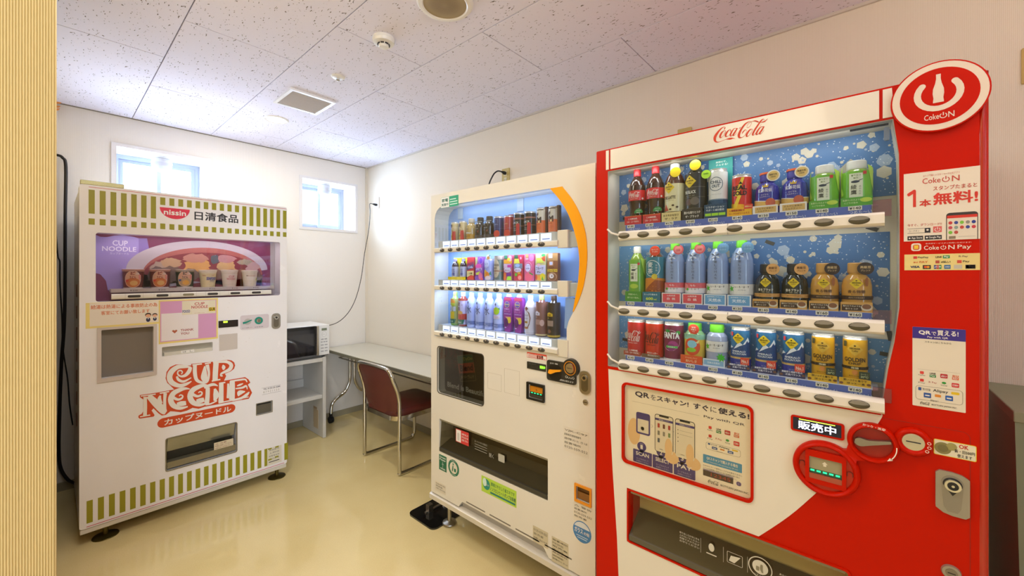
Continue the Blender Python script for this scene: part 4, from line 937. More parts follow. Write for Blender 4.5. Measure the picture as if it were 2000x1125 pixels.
    lines(c6, 34, 515, .052, 100, 540, '#ded5c0', 3)
    lines(c6, 850, 168, .10, 1012, 215, '#e2dac8', 5, 'VJK-C97', lab='white note with black print')
    lines(c6, 912, 645, .072, 1036, 700, '#e6deca', 4, '△ 警告')
    lines(c6, 655, 800, .070, 752, 850, '#cfc4a4', 3); lines(c6, 775, 868, .105, 882, 920, '#cfc4a4', 7)
    e = c6(968, 845); bl = mat('#4a86bf', .5); s = MB().prism(ell(e[0], e[1], .042, .042), -.0006, 0, bl); s.flat(ell(e[0], e[1]+.004, .038, .034, 24, 20, 160), -.0008, mat('#dfe6ea')); s.text('ガラス', e[0]-.034, e[1]+.012, e[0]+.004, e[1]-.008, -.001, WHITE, .03); s.text('の街', e[0]+.008, e[1]+.006, e[0]+.034, e[1]-.008, -.001, WHITE, .02)
    for k in range(2): s.rect(e[0]-.026+.004*k, e[0]+.026-.004*k, e[1]-.020-.008*k, e[1]-.017-.008*k, -.0008, mat('#c9dcea'))
    s.build('sticker', t, label='round blue sticker')
    # coin return
    X0, X1_, Zb, Zt = cr[:4]
    MB().prism(rrect(X0-.008, X1_+.008, Zb-.010, Zt+.010, .003), -.004, 0, mat('#f09a1c', .35), holes=[rrect(*cr)]).build('coin_return_frame', t, bevel=.001)
    MB().box(X0, X1_, .01, .014, Zb, Zt, mat('#6b4516', .4)).build('coin_return_back', t)
    MB().box(X0+.003, X1_, .004, .006, Zb+.004, Zt-.022, mat('#8a5a22', .15)).build('coin_return_flap', t)
    return t
cream_machine()

# ================================================================== red drinks machine
def power_icon(mb, cx, cz, r, w, y, mt):
    mb.flat(arcband(cx, cz, r-w, r, 125, 415), y, mt); mb.rect(cx-w*.5, cx+w*.5, cz+r*.05, cz+r*1.25, y, mt)
def coke_on(mb, x0, z1, x1, z0, y, mt, tail=''):
    W_ = x1-x0; H_ = z1-z0; f = 1.0 if not tail else .66
    mb.text('Coke', x0, z1-H_*.12, x0+W_*.50*f, z0, y, mt, .01)
    power_icon(mb, x0+W_*.64*f, z0+H_*.40, H_*.42, H_*.11, y, mt)
    mb.text('N', x0+W_*.80*f, z1-H_*.12, x0+W_*f, z0, y, mt, .01)
    if tail: mb.text(tail, x0+W_*.72, z1-H_*.12, x1, z0-H_*.18, y, mt, .01)
def pay_icons(mb, x0, x1, z0, z1, y):
    """eight small payment marks in two rows"""
    W_ = (x1-x0)/4; H_ = (z1-z0)/2; s = min(W_, H_)
    items = [('PayPay', '#e0423a', 0), ('LINE Pay', '#2f8f4a', 1), ('d払い', '#c22c34', 2), ('au PAY', '#e26a3a', 1), ('Pay', '#d8362e', 0), ('R Pay', None, 3), ('WeChat', '#2f9a3a', 4), ('COIN+', '#d93038', 2)]
    for k, (q, c_, typ) in enumerate(items):
        cx = x0+W_*(k % 4+.5); cz = z1-H_*(k//4+.5); r = s*.36
        if typ == 0: mb.flat(rrect(cx-r*.5, cx+r*.5, cz-r*.1, cz+r*.9, r*.2), y, mat(c_)); mb.text(q, cx-r*.9, cz-r*.3, cx+r*.9, cz-r*.85, y, mat('#5a544e'))
        elif typ == 1: mb.rect(cx-r*.8, cx+r*.8, cz-r*.9, cz-r*.0, y, mat(c_)); mb.text(q.split()[1], cx-r*.6, cz-r*.15, cx+r*.6, cz-r*.75, y-.0003, WHITE, .03); mb.text(q.split()[0], cx-r*.75, cz+r*.75, cx+r*.75, cz+r*.15, y, INK if k == 1 else mat(c_), .03)
        elif typ == 2: mb.flat(rrect(cx-r*.9, cx+r*.9, cz-r*.75, cz+r*.75, r*.25), y, mat(c_)); mb.text(q, cx-r*.7, cz+r*.35, cx+r*.7, cz-r*.35, y-.0003, WHITE, .03)
        elif typ == 3: mb.text(q, cx-r, cz+r*.35, cx+r, cz-r*.45, y, mat('#c05a5a'))
        else: mb.flat(ell(cx, cz+r*.35, r*.55, r*.4, 16), y, mat(c_)); mb.text(q, cx-r*.8, cz-r*.25, cx+r*.8, cz-r*.8, y, mat('#55604e'))
def alipay_box(mb, x0, x1, z0, z1, y):
    lm = mat('#9a917e'); w = .0007; out = rrect(x0, x1, z0, z1, .006); inn = rrect(x0+w, x1-w, z0+w, z1-w, .0055); mb.flat(out, y, lm, holes=[inn]); W_, H_ = x1-x0, z1-z0
    mb.flat(rrect(x0+W_*.06, x0+W_*.13, z0+H_*.66, z0+H_*.88, .001), y, mat('#2c56a0')); mb.text('支付宝', x0+W_*.15, z0+H_*.86, x0+W_*.33, z0+H_*.68, y, mat('#4a4a4a')); mb.text('Alipay', x0+W_*.38, z0+H_*.88, x0+W_*.70, z0+H_*.62, y, mat('#4a4a4a'), .02)
    mb.flat(rrect(x0+W_*.76, x0+W_*.93, z0+H_*.66, z0+H_*.84, .002), y, mat('#e8c31c'))
    for f, c_ in ((.18, '#2c56a0'), (.64, '#2a5fb0')): mb.flat(rrect(x0+W_*f, x0+W_*(f+.16), z0+H_*.20, z0+H_*.54, .001), y, mat(c_)); mb.rect(x0+W_*(f+.03), x0+W_*(f+.13), z0+H_*.32, z0+H_*.40, y-.0003, WHITE)
    mb.flat(rrect(x0+W_*.42, x0+W_*.55, z0+H_*.34, z0+H_*.52, .001), y, mat('#e08a2a')); mb.text('Alipay+', x0+W_*.32, z0+H_*.12, x0+W_*.50, z0-H_*.02, y, mat('#4a4a4a'))
def bottlers(mb, x0, x1, z0, z1, y, mt):
    W_ = x1-x0; put_logo(mb, COLA_N, x0, x0+W_*.28, z0-(z1-z0)*.2, z1+(z1-z0)*.6, y, mt); mb.text('BOTTLERS JAPAN INC.', x0+W_*.32, z1, x1, z0, y, mt, .01)

def red_machine():
    t = empty('vending_machine', 'red drinks vending machine with blue display and white script logo at the right', 'vending machine', MC)
    X1, Z1, Z0 = .9232, 1.839, .19; rd = mat('#c81a00', .34, spec=.12); wm = mat('#ece6d6', .25, coat=.3); yb = .084
    d1 = crop(C, 1740, 300, 4.686); d2 = crop(C, 1200, 740, 4.687); d3 = crop(C, 1480, 780, 3.26); d4 = crop(C, 1140, 920, 3.571); d5 = crop(C, 1740, 620, 5.627)
    wl = .0445; wt_ = 1.761; wbz = 1.0745
    win = [(wl, wbz), (.7575, wbz), (.7695, 1.177), (.7800, 1.24), (.7886, 1.322), (.7890, 1.55), (.7877, 1.678), (.7780, 1.762), (wl, wt_)]
    a, b = d2(90, 45), d2(1250, 1115); po = (a[0], b[0], b[1], a[1], .014)
    a, b = d4(314, 131), d4(1846, 690); bl = d4(314, 482); ht = (a[0], b[0], bl[1], a[1], .008)
    d = C(1599, 912)
    MB().prism(rrect(0, X1, Z0, Z1, (.01, .022, .022, .004)), 0, .12, rd, holes=[win, rrect(*po), rrect(*ht)]).build('door', t)
    MB().box(.004, X1-.004, .12, .76, .10, Z1-.006, rd).build('cabinet', t, bevel=.01)
    MB().box(0, X1, .01, .10, .10, Z0-.004, mat('#b8b0a0', .4)).build('kick_panel', t)
    for x in (.06, .87):
        for y in (.08, .68): MB().lathe([(0, .04), (.006, .038), (.014, .012), (.11, .012)], STEEL, x, y, 16).build('foot', t)
    MB().tube([(X1-.0065, .0052, Z0+.004), (X1-.0065, .0052, Z1-.012)], .0078, mat('#b81400', .14, coat=.8), 20).build('door_edge', t)
    # white header with script logo
    s = MB().prism([(wl+.004, 1.7665), (.778, 1.7665), (.778, 1.8335), (wl+.004, 1.8335)], -.003, 0, wm)
    h0 = C(1187, 292)[0]-.0; s2 = (C(1717, 178)[0]); 
    s = MB().prism([(C(1193, 300)[0], 1.7665), (s2, 1.7665), (s2, 1.834), (C(1193, 300)[0], 1.834)], -.003, 0, wm)
    put_logo(s, COLA_N, *COLA_BOX, -.0034, mat('#d8401c', .4)); s.build('header_panel', t, bevel=.001)
    x_ = C(1184, 300)[0]; x2 = C(1189.5, 300)[0]
    MB().prism([(x_, 1.7665), (x2, 1.7665), (x2, 1.834), (x_, 1.834)], -.0022, 0, wm).build('header_strip', t)
    x_ = C(1724, 200)[0]; x2 = C(1742, 200)[0]; MB().prism([(x_, 1.7665), (x2+.004, 1.7665), (x2, 1.834), (x_, 1.834)], -.0022, 0, wm).build('header_strip', t)
    # round emblem sign
    ex, ez, er = .8495, 1.790, .0765; wp = mat('#eadcc8', .3); s = MB(); s.prism(ell(ex, ez, er, er, 56), -.012, 0, rd); s.flat(ell(ex, ez, er*.965, er*.965, 56), -.0122, wp); s.flat(ell(ex, ez, er*.80, er*.80, 56), -.0124, rd)
    s.flat(arcband(ex, ez+.006, .027, .0385, 140, 400), -.0126, wp)
    for an in (140, 400): s.flat(ell(ex+.03275*math.cos(R(an)), ez+.006+.03275*math.sin(R(an)), .00575, .00575, 16), -.0127, wp)
    bt = [(0, -.022, .0165), (0, -.019, .0165), (0, -.012, .0150), (0, -.002, .0175), (0, .008, .0165), (0, .020, .010), (0, .030, .0070), (0, .040, .0072)]
    P = [(ex-p[2]/2, ez+.008+p[1]) for p in bt]+[(ex+p[2]/2, ez+.008+p[1]) for p in bt[::-1]]; s.flat(P[::-1], -.0128, wp)
    coke_on(s, ex-.022, ez-.036, ex+.024, ez-.050, -.0126, wp); s.build('round_sign', t, label='round red and white sign with a bottle inside a power symbol')
    # white curved lower area (printed panel)
    lb = [d4(205, 0), d4(245, 732)]
    cur = [d3(795, 103), d3(700, 330), d3(375, 595), d3(200, 740), d3(0, 875), d4(1480-1140, 0)][:5]
    cur = K2(d3, [(795, 103), (740, 190), (640, 330), (500, 480), (375, 592), (200, 742), (0, 875)])+K2(d4, [(1150, 485), (1000, 560)])
    zl = Z0+.01
    curve = spline([(.7520, 1.0655)]+[(p[0], p[1]) for p in cur]+[(d4(820, 712)[0], d4(820, 712)[1]), (.30, .28), (.22, zl)], 4)
    left = [(C(1209, 1125)[0]+.006, zl), C(1205, 1040), C(1197, 920), C(1192, 820), (wl+.003, 1.0655)]
    s = MB(); s.prism(curve+left, -.0016, 0, wm, holes=[rrect(po[0]-.007, po[1]+.007, po[2]-.007, po[3]+.007, .018), rrect(ht[0]-.006, min(ht[1]+.006, 99), ht[2]-.006, ht[3]+.006, .010)]) if False else None
    # the panel is cut round the poster window; the hatch lies across its lower edge, so the white parts above and below it are separate plates
    def at_z(P, z):
        for p, q in zip(P, P[1:]):
            if (p[1]-z)*(q[1]-z) <= 0 and p[1] != q[1]: return p[0]+(q[0]-p[0])*(z-p[1])/(q[1]-p[1])
        return None
    htz = ht[3]+.006; lz = left[::-1]
    up = [p for p in curve if p[1] > htz]; up = up+[(at_z(curve, htz), htz), (at_z(lz, htz), htz)]+[p for p in left if p[1] > htz]
    MB().prism(up[::-1], -.0016, 0, wm, holes=[rrect(po[0]-.007, po[1]+.007, po[2]-.007, po[3]+.007, .018)]).build('white_panel', t)
    lo_z = ht[2]-.006; lo = [(at_z(lz, lo_z), lo_z)]+[(at_z(curve, lo_z) or .33, lo_z)]+[p for p in curve if p[1] < lo_z]+[left[0]]
    MB().prism(lo[::-1], -.0016, 0, wm).build('white_panel', t)
    MB().prism([(at_z(lz, htz), htz), (at_z(lz, lo_z), lo_z), (ht[0]-.006, lo_z), (ht[0]-.006, htz)], -.0016, 0, wm).build('white_panel', t)
    # frames
    MB().prism(rrect(po[0]-.007, po[1]+.007, po[2]-.007, po[3]+.007, .018), -.006, 0, rd, holes=[rrect(*po)]).build('poster_frame', t, bevel=.002)
    MB().prism(rrect(ht[0]-.005, ht[1]+.005, ht[2]-.005, ht[3]+.005, .010), -.004, 0, rd, holes=[rrect(*ht)]).build('hatch_frame', t, bevel=.001)
    # ---- display interior
    MB().box(wl-.002, .792, yb, yb+.004, wbz-.002, 1.765, mat('#d6cdb8', .5)).build('display_back', t)
    s = MB(); rn = random.Random(11); B1, B2 = mat('#4a77ae', .45, noise=.15), mat('#5d93c6', .45, noise=.15); tn = mat('#cfc9b8', .5); tn2 = mat('#a3b4cc', .5); dt = mat('#dbe4ec', .5)
    for (x0, x1, z0, z1, m_) in ((.048, .47, 1.59, 1.762, B1), (.47, .79, 1.595, 1.762, B1), (.048, .47, 1.36, 1.50, B2), (.47, .775, 1.255, 1.505, B1), (.048, .12, 1.30, 1.36, B2), (.048, .47, 1.13, 1.25, B2), (.47, .785, 1.125, 1.235, B2)):
        s.box(x0, x1, yb-.0015, yb, z0, z1, m_)
        for k in range(int((x1-x0)*(z1-z0)*1050)):
            cx = rn.uniform(x0+.008, x1-.008); cz = rn.uniform(z0+.008, z1-.008); r = min(rn.choice((.003, .004, .006, .008, .011, .016)), cx-x0, x1-cx, cz-z0, z1-cz)
            a0 = rn.uniform(0, 72); n = rn.choice((5, 6)); s.flat([(cx+r*math.cos(R(a0+q*360/n)), cz+r*math.sin(R(a0+q*360/n))) for q in range(n)], yb-.0017-.0004*rn.random(), rn.choice((tn, tn, tn2)))
        for k in range(int((x1-x0)*(z1-z0)*5200)):
            cx = rn.uniform(x0+.003, x1-.003); cz = rn.uniform(z0+.003, z1-.003); r = rn.choice((.0006, .0009, .0012)); s.rect(cx-r, cx+r, cz-r, cz+r, yb-.0022, dt)
    pe = [(.655, 1.655), (.70, 1.70), (.745, 1.66), (.73, 1.59), (.665, 1.59)]; s.flat(pe[::-1], yb-.0024, mat('#b0aa98', .5))
    s.build('printed_backdrop', t, label='blue backdrop sheet printed with pale flakes')
    s = MB(); tp = mat('#3c3a34', .5)
    for (x, z, an) in ((.52, 1.49, 25), (.742, 1.515, 25), (.775, 1.245, 80), (.768, 1.198, 8), (.075, 1.60, 5), (.073, 1.16, 5)):
        c_, q_ = math.cos(R(an)), math.sin(R(an)); P = [(-.012, -.005), (.012, -.005), (.012, .005), (-.012, .005)]; s.prism([(x+u*c_+v*q_, z-u*q_+v*c_) for u, v in P], yb-.0032, yb-.0024, tp)
    s.build('tape_pieces', t)
    pur = mat('#5a6cb4', .4); tag_m = mat('#efe8d4', .5); clear = glass_mat('#f0eef4', .1)
    for r_, (zc, zb_, prices) in enumerate(((1.5275, 1.569, '180 180 170 160 210 140 150 150 140 140'), (1.274, 1.308, '170 140 160 160 130 130 140 140 160 160'), (1.089, 1.124, '140 140 140 140 110 140 140 140 140 140'))):
        rx0, rx1 = .0985, .7625
        rail(t, rx0, rx1, zc, .034, -.028, .0, mat('#ece6d8', .25, coat=.4))
        q = MB()
        q.box(.4335, .4343, -.0284, -.02, zc-.0155, zc+.0155, mat('#9a9484')); q.build('rail_joint', t)
        MB().box(rx0+.012, .74, .0035, .0060, zc+.012, zb_-.003, pur).build('price_strip', t)
        MB().box(rx0+.008, .752, .0065, yb-.004, zb_-.0055, zb_-.0025, mat('#dcdce4', .3)).build('shelf', t)
        for k, p_ in enumerate(prices.split()):
            xb = .1284+.0645*k; s = MB(); h_ = zb_-.003-(zc+.012)
            s.box(xb-.012, xb+.014, .0020, .0035, zb_-.0135, zb_-.0035, tag_m); s.text('¥'+p_, xb-.010, zb_-.0052, xb+.012, zb_-.0118, .0017, INK, .03)
            s.build('price_tag', t)
            s = MB(); s.text('つめた〜い', xb-.010, zb_-.0145, xb+.032, zb_-.0225, .0030, mat('#dfe2ee', .5), .015); s.build('cold_print', t)
            seg = 24; bx = .1190+.0665*k; P = []
            for (f, yy) in ((1, -.0262), (.93, -.0300), (.65, -.0322), (0, -.0328)):
                P.append([(bx+.0205*f*math.cos(2*PI*q/seg), yy, zc+.0105*f*math.sin(2*PI*q/seg)) for q in range(seg)])
            vs = [p for l in P for p in l]; fs = [(i*seg+q, (i+1)*seg+q, (i+1)*seg+(q+1) % seg, i*seg+(q+1) % seg) for i in range(3) for q in range(seg)]
            b_ = MB(); b_.add(vs, fs, mat('#56513f', .15)); b_.smooth = 60; o = b_.build('select_button', t)
            MB().prism([(bx-.018, zc+.001), (bx-.006, zc-.0005), (bx+.008, zc+.0), (bx+.0185, zc+.0025), (bx+.013, zc+.0075), (bx, zc+.0098), (bx-.012, zc+.0078)], -.0332, -.0285, mat('#8e887a', .2)).build('button_highlight', o)  # paler upper patch is a highlight put into the button colour
        MB().tube([(wl+.002, -.004, zc+.028), (wl+.02, -.012, zc+.014), (rx0+.002, -.014, zc+.002)], .0035, mat('#e6dfcf', .3)).build('cable_arm', t)
        MB().box(.742, .775, -.004, .004, zc+.008, zb_+.006, glass_mat('#e8c6cc', .2)).build('end_clip', t)
    MB().box(.700, .770, .004, .010, 1.7515, 1.7555, BLK).build('wiper_bar', t)
    MB().prism(rrect(.762, .772, 1.716, 1.747, .003), .006, .014, mat('#8a93a4', .3)).build('window_catch', t)
    MB().prism(win, -.0008, .0008, glass_mat('#f2f6f8', .03)).build('display_pane', t)
    MB().box(wl+.003, .757, -.004, 0, 1.0655, 1.0735, rd).build('lower_ledge', t)
    inn = [(x_+(.0018 if x_ < .3 else -.0018), z_+(.0018 if z_ < 1.2 else (-.0018 if z_ > 1.7 else 0))) for x_, z_ in win]
    MB().prism(win, .0015, yb, mat('#ddd5c4', .45), holes=[inn]).build('display_surround', t)
    for zl_, pw_ in ((1.752, .30), (1.507, .20), (1.252, .19)): display_lamp(MC, 'added_display_fill', .07, .74, .012, zl_, pw_, (1, .96, .90), 40)  # added fills that brighten an unlit display
    # ---- poster
    wt = mat('#f7f1e4', .45); s = MB().box(po[0], po[1], .006, .010, po[2], po[3], wt); y1, y2 = .0056, .0052; K = lambda x, y: d2(x, y, .006)
    vi = mat('#4b3f86', .5); ng = mat('#3c3654', .5)
    tx(s, K, 'QR', 190, 108, 320, 190, y1, ng, .04); tx(s, K, 'を', 332, 140, 380, 200, y1, ng); tx(s, K, 'スキャン!', 388, 152, 680, 262, y1, ng, .04); 
    a = K(388, 150); b = K(680, 262)
    tx(s, K, 'すぐ', 722, 218, 860, 300, y1, ng, .04); tx(s, K, 'に', 880, 252, 935, 312, y1, ng); tx(s, K, '使える!', 950, 258, 1236, 375, y1, ng, .05); tx(s, K, 'Pay with QR', 818, 330, 1194, 440, y1, ng, .01)
    a = K(158, 200); b = K(780, 335); s.rect(a[0], b[0], a[1]-.0006, a[1], y1, mat('#a79f8d'))
    for k, (px, word, jp) in enumerate(((240, 'SCAN', 'QRをスキャン'), (418, 'SELECT', '商品を選択'), (612, 'PAY', '決済'))):
        e = K(px+10, 620+k*52); s.flat(ell(e[0], e[1], .0155, .0155), y1, vi); s.flat([(e[0]-.008, e[1]-.013), (e[0]-.004, e[1]-.026), (e[0]+.010, e[1]-.011)], y1, vi); s.text(str(k+1), e[0]-.004, e[1]+.006, e[0]+.004, e[1]-.008, y2, WHITE, .02); s.rect(e[0]-.006, e[0]+.006, e[1]+.009, e[1]+.0105, y2, mat('#b8b0da'))
        a = K(px-68, 655+k*52); w_ = .065; s.flat(rrect(a[0], a[0]+w_, po[2]+.003, po[2]+.003+.043, .003), y1, vi); s.text(word, a[0]+.010, po[2]+.040, a[0]+w_-.010, po[2]+.028, y2, WHITE, .03)
        for q in range(2): s.text(('カードをかざして', 'お支払いください')[q], a[0]+.012, po[2]+.020-.008*q, a[0]+w_-.012, po[2]+.0145-.008*q, y2, mat('#c9c4e6'))
    sk = mat('#ecc898', .5)
    # hands and phones
    a = K(195, 280); b = K(325, 560); s.flat(ell(a[0]-.006, (a[1]+b[1])/2-.03, .022, .045, 20), y1, sk)
    s.flat(rrect(a[0]+.002, a[0]+.050, b[1]+.012, a[1]-.006, .007), y1-.0001, vi); s.flat(rrect(a[0]+.007, a[0]+.045, a[1]-.072, a[1]-.028, .002), y2-.0001, mat('#e6dfd0'))
    s.flat(ell(a[0]+.024, b[1]+.032, .006, .006, 16), y2-.0001, WHITE)
    for kk, (p0, q0, p1, q1) in enumerate(((370, 315, 505, 610), (556, 358, 700, 668))):
        a = K(p0, q0); b = K(p1, q1); hgt = .122; z1_ = a[1]; x0, x1 = a[0], a[0]+.060
        s.flat(rrect(x0, x1, z1_-hgt, z1_, .008), y1-.0001, INK); s.flat(rrect(x0+.0018, x1-.0018, z1_-hgt+.0018, z1_-.0018, .0065), y2, mat('#e9e1cf')); s.flat(rrect(x0+.014, x1-.014, z1_-.007, z1_-.0015, .003), y2-.0002, INK)
        s.rect(x0+.002, x1-.002, z1_-.020, z1_-.013, y2-.0002, vi); s.text('自販機メニュー', x0+.014, z1_-.0145, x1-.014, z1_-.0185, y2-.0004, WHITE)
        if kk == 0:
            rn = random.Random(5)
            for i in range(7):
                cx = x0+.013+.017*(i % 3); cz = z1_-.036-.024*(i//3); s.flat(rrect(cx-.0035, cx+.0035, cz-.007, cz+.007, .0015), y2-.0002, mat(rn.choice(('#b33', '#843', '#556', '#a66', '#777')*1) if False else ('#b23a34', '#6b3a34', '#b23a34', '#8a857a', '#9a9488', '#7f9a68', '#57606e')[i]))
        else:
            for i in range(4): s.rect(x0+.008, x0+.010, z1_-.036-.012*i, z1_-.033-.012*i, y2-.0002, INK)
            for i in range(2): s.rect(x0+.014, x1-.008, z1_-.036-.012*i, z1_-.035-.012*i, y2-.0002, mat('#b8b09e'))
        s.flat(ell(x0+.045, z1_-.100, .012, .030, 20), y2-.0003, sk); s.flat(ell(x0+.055, z1_-.128, .022, .020, 20), y1-.0003, sk)
    for px, py in ((345, 432), (536, 482)):
        e = K(px, py); s.stroke([(e[0]-.002, e[1]+.005, .001), (e[0]+.003, e[1], .001)], y1, mat('#a79f8d')); s.stroke([(e[0]+.003, e[1], .001), (e[0]-.002, e[1]-.005, .001)], y1, mat('#a79f8d'))
    a = K(838, 405); b = K(1160, 600); pay_icons(s, a[0], b[0], K(838, 560)[1]-.001, K(838, 408)[1], y1)
    a = K(838, 560); b = K(1155, 742); alipay_box(s, a[0], b[0], b[1]+.006, a[1]-.004, y1)
    a = K(812, 685); b = K(1168, 832); x0, x1 = a[0], b[0]; s.flat(rrect(x0, x1, a[1]-.0255, a[1], .002), y1, mat('#4f9bd0')); s.text('QRスキャンで購入する場合', x0+.010, a[1]-.004, x1-.010, a[1]-.014, y2, WHITE, .03); s.text('For Customers who purchase by QR scan', x0+.010, a[1]-.017, x1-.010, a[1]-.022, y2, WHITE)
    z = a[1]-.031
    for k, q in enumerate(('ID/PASSとカード番号は入力する必要ありません', 'スマホが自販機に接続されると金額表示部に青の', 'ランプが点灯しますのでご確認ください。')): s.text(q, x0, z-.0075*k, x1-.006*k, z-.0048-.0075*k, y1, mat('#5c564c'))
    s.rect(x0, x0+.082, po[2]+.028, po[2]+.047, y1, mat('#4a3a36')); s.rect(x0, x0+.082, po[2]+.045, po[2]+.0485, y2, mat('#9a8fae')); s.text('12345', x0+.022, po[2]+.042, x0+.075, po[2]+.032, y2, mat('#b04438'))
    s.flat(rrect(x0+.090, x1-.002, po[2]+.028, po[2]+.040, .005), y1, mat('#6a5a96')); s.text('青ランプ点灯', x0+.095, po[2]+.0375, x1-.008, po[2]+.0305, y2, WHITE)
    bottlers(s, x0+.014, x1+.018, po[2]+.010, po[2]+.017, y1, INK); s.build('poster', t, label='white poster on paying with a phone')
    MB().prism(rrect(*po), .0015, .003, glass_mat('#fbf9f2', .03)).build('poster_pane', t)
    # ---- hatch
    X0, X1_, Zb, Zt = ht[:4]; H_ = Zt-Zb
    MB().box(X0, X1_, .09, .118, Zb, Zt, mat('#e8dfae', .4)).build('hatch_back', t); MB().box(X0, X1_, .03, .09, Zb, Zb+.006, mat('#5c5744', .4)).build('hatch_floor', t)
    MB().add([(X0+.002, -.002, Zb+.003), (X1_-.002, -.002, Zb+.003), (X1_-.002, -.002, Zb+.020), (X0+.002, -.002, Zb+.020), (X0+.002, .085, Zb+.075), (X1_-.002, .085, Zb+.075)], [(0, 1, 2, 3), (3, 2, 5, 4)], mat('#5d5848', .3)).build('hatch_sill', t)
    MB().box(X0+.006, X1_-.006, .003, .012, Zt-.010, Zt-.001, mat('#8f876c', .25, .3)).build('hatch_rail', t)
    MB().add([(X0+.014, -.001, Zb+.024), (X1_-.004, -.001, Zb+.024), (X1_-.004, .008, Zt-.012), (X0+.014, .008, Zt-.012)], [(0, 1, 2, 3)], glass_mat('#e2dcc4', .04)).build('hatch_flap', t)
    s = MB(); pm = mat('#d8d4c2', .5); K = lambda x, y: d4(x, y, .002); yy = -.0035
    a = K(655, 402); z1_ = a[1]
    for k in range(4): s.text(('取り出し口の中に手を', '入れないでください', '危険ですので必ず', 'お守りください')[k], a[0]+.008, z1_-.001-.0085*k, a[0]+.066, z1_-.007-.0085*k, yy, pm)
    for k in range(3): x_ = a[0]+.07+.062*k; s.rect(x_, x_+.0006, z1_-.04, z1_+.004, yy, pm)
    x_ = a[0]+.10; s.flat(ell(x_, z1_-.012, .008, .012, 16), yy, pm); s.rect(x_-.014, x_+.014, z1_-.034, z1_-.031, yy, pm)
    x_ = a[0]+.162; s.flat(rrect(x_-.020, x_+.020, z1_-.034, z1_-.002, .003), yy, pm, holes=[rrect(x_-.019, x_+.019, z1_-.033, z1_-.003, .002)]); s.flat([(x_-.015, z1_-.028), (x_-.001, z1_-.030), (x_+.015, z1_-.008), (x_-.010, z1_-.012)], yy, pm)
    x_ = a[0]+.225; zc = z1_-.012; s.flat(ell(x_, zc, .029, .029, 32), yy, pm, holes=[ell(x_, zc, .0265, .0265, 32)]); s.flat(ell(x_, zc+.001, .019, .019, 24), yy, pm); s.stroke([(x_+.004, zc+.010, .005), (x_+.003, zc-.002, .007), (x_+.006, zc-.012, .004)], yy-.0004, mat('#8d876e')); s.flat(rrect(x_-.010, x_-.002, zc-.010, zc+.002, .002), yy-.0004, mat('#8d876e')); s.text('リサイクル', x_-.014, zc-.0195, x_+.014, zc-.0255, yy, pm)
    x_ = a[0]+.27
    for k in range(3): s.text(('あたたかい飲み物に', 'ご注意ください', 'やけどのおそれ')[k], x_, z1_-.004-.0085*k, x_+.055, z1_-.010-.0085*k, yy, pm)
    s.build('hatch_print', t)
    # ---- display, coin and banknote units
    a = C(1546, 788); K = d3
    a = K(292, 32); b = K(524, 72); s = MB(); zt = a[1]; x0, x1 = K(218, 30)[0], K(524, 60)[0]; s.prism(rrect(x0+.022, x1, zt-.026, zt, (.001, .001, .006, .001)), -.0006, 0, mat('#e9e0cc', .5)); s.rect(x0+.023, x1-.002, zt-.007, zt-.002, -.0009, mat('#c7503c')); s.text('ご利用いただけます', x0+.026, zt-.0028, x0+.055, zt-.006, -.0011, WHITE)
    s.flat(rrect(x0, x0+.020, zt-.024, zt+.003, .007), -.0008, mat('#e9dfca')); s.flat(rrect(x0+.003, x0+.017, zt-.021, zt+.0, .005), -.0010, mat('#cf4a32')); s.rect(x0+.0055, x0+.0145, zt-.017, zt-.005, -.0012, mat('#f0b83a')); s.text('¥', x0+.0075, zt-.008, x0+.0125, zt-.014, -.0014, mat('#c43a2c'), .03)
    coke_on(s, x0+.026, zt-.0085, x1-.006, zt-.021, -.0009, mat('#c8503e'), 'Pay'); s.build('sticker', t, label='small cream sticker with red lettering')
    a = K(212, 90); b = K(553, 180); X0, X1_ = a[0], b[0]; Zt = a[1]-.001; Zb = K(212, 190)[1]
    s = MB().prism(rrect(X0, X1_, Zb, Zt, .006), -.006, 0, rd); s.build('display_frame', t, bevel=.002)
    s = MB().prism(rrect(X0+.005, X1_-.006, Zb+.005, Zt-.004, .002), -.0066, -.006, mat('#1c2038', .15)); s.text('販売中', X0+.016, Zt-.0105, X1_-.016, Zb+.009, -.0070, mat('#dfe6ff', .5, emit=1.0), .03); s.rect(X0+.018, X1_-.018, Zt-.008, Zt-.006, -.0070, mat('#d6f04a', .5, emit=1.5)); s.build('led_display', t, label='lit display with white characters')
    # coin housing: three merged rounded lobes
    def lobe(px, py): return K(px, py)
    def width(K, xa, ya, xb, yb): return (K(xb, yb)[0]-K(xa, ya)[0])/2
    c1 = K(735, 262); r1 = width(K, 567, 250, 905, 290); c2 = K(985, 262); r2 = width(K, 870, 255, 1108, 275); c3 = K(440, 430); r3 = width(K, 226, 430, 655, 430)
    c1 = ((K(567, 250)[0]+K(905, 290)[0])/2, (K(680, 138)[1]+K(790, 408)[1])/2); c2 = ((K(870, 255)[0]+K(1112, 275)[0])/2, (K(940, 165)[1]+K(1010, 360)[1])/2); c3 = ((K(226, 430)[0]+K(657, 430)[0])/2, (K(390, 252)[1]+K(470, 615)[1])/2)
    z_r1 = (K(680, 138)[1]-K(790, 408)[1])/2; z_r2 = (K(940, 165)[1]-K(1010, 360)[1])/2; z_r3 = (K(390, 252)[1]-K(470, 615)[1])/2
    R1, R2, R3 = (r1+z_r1)/2, (r2+z_r2)/2, (r3+z_r3)/2
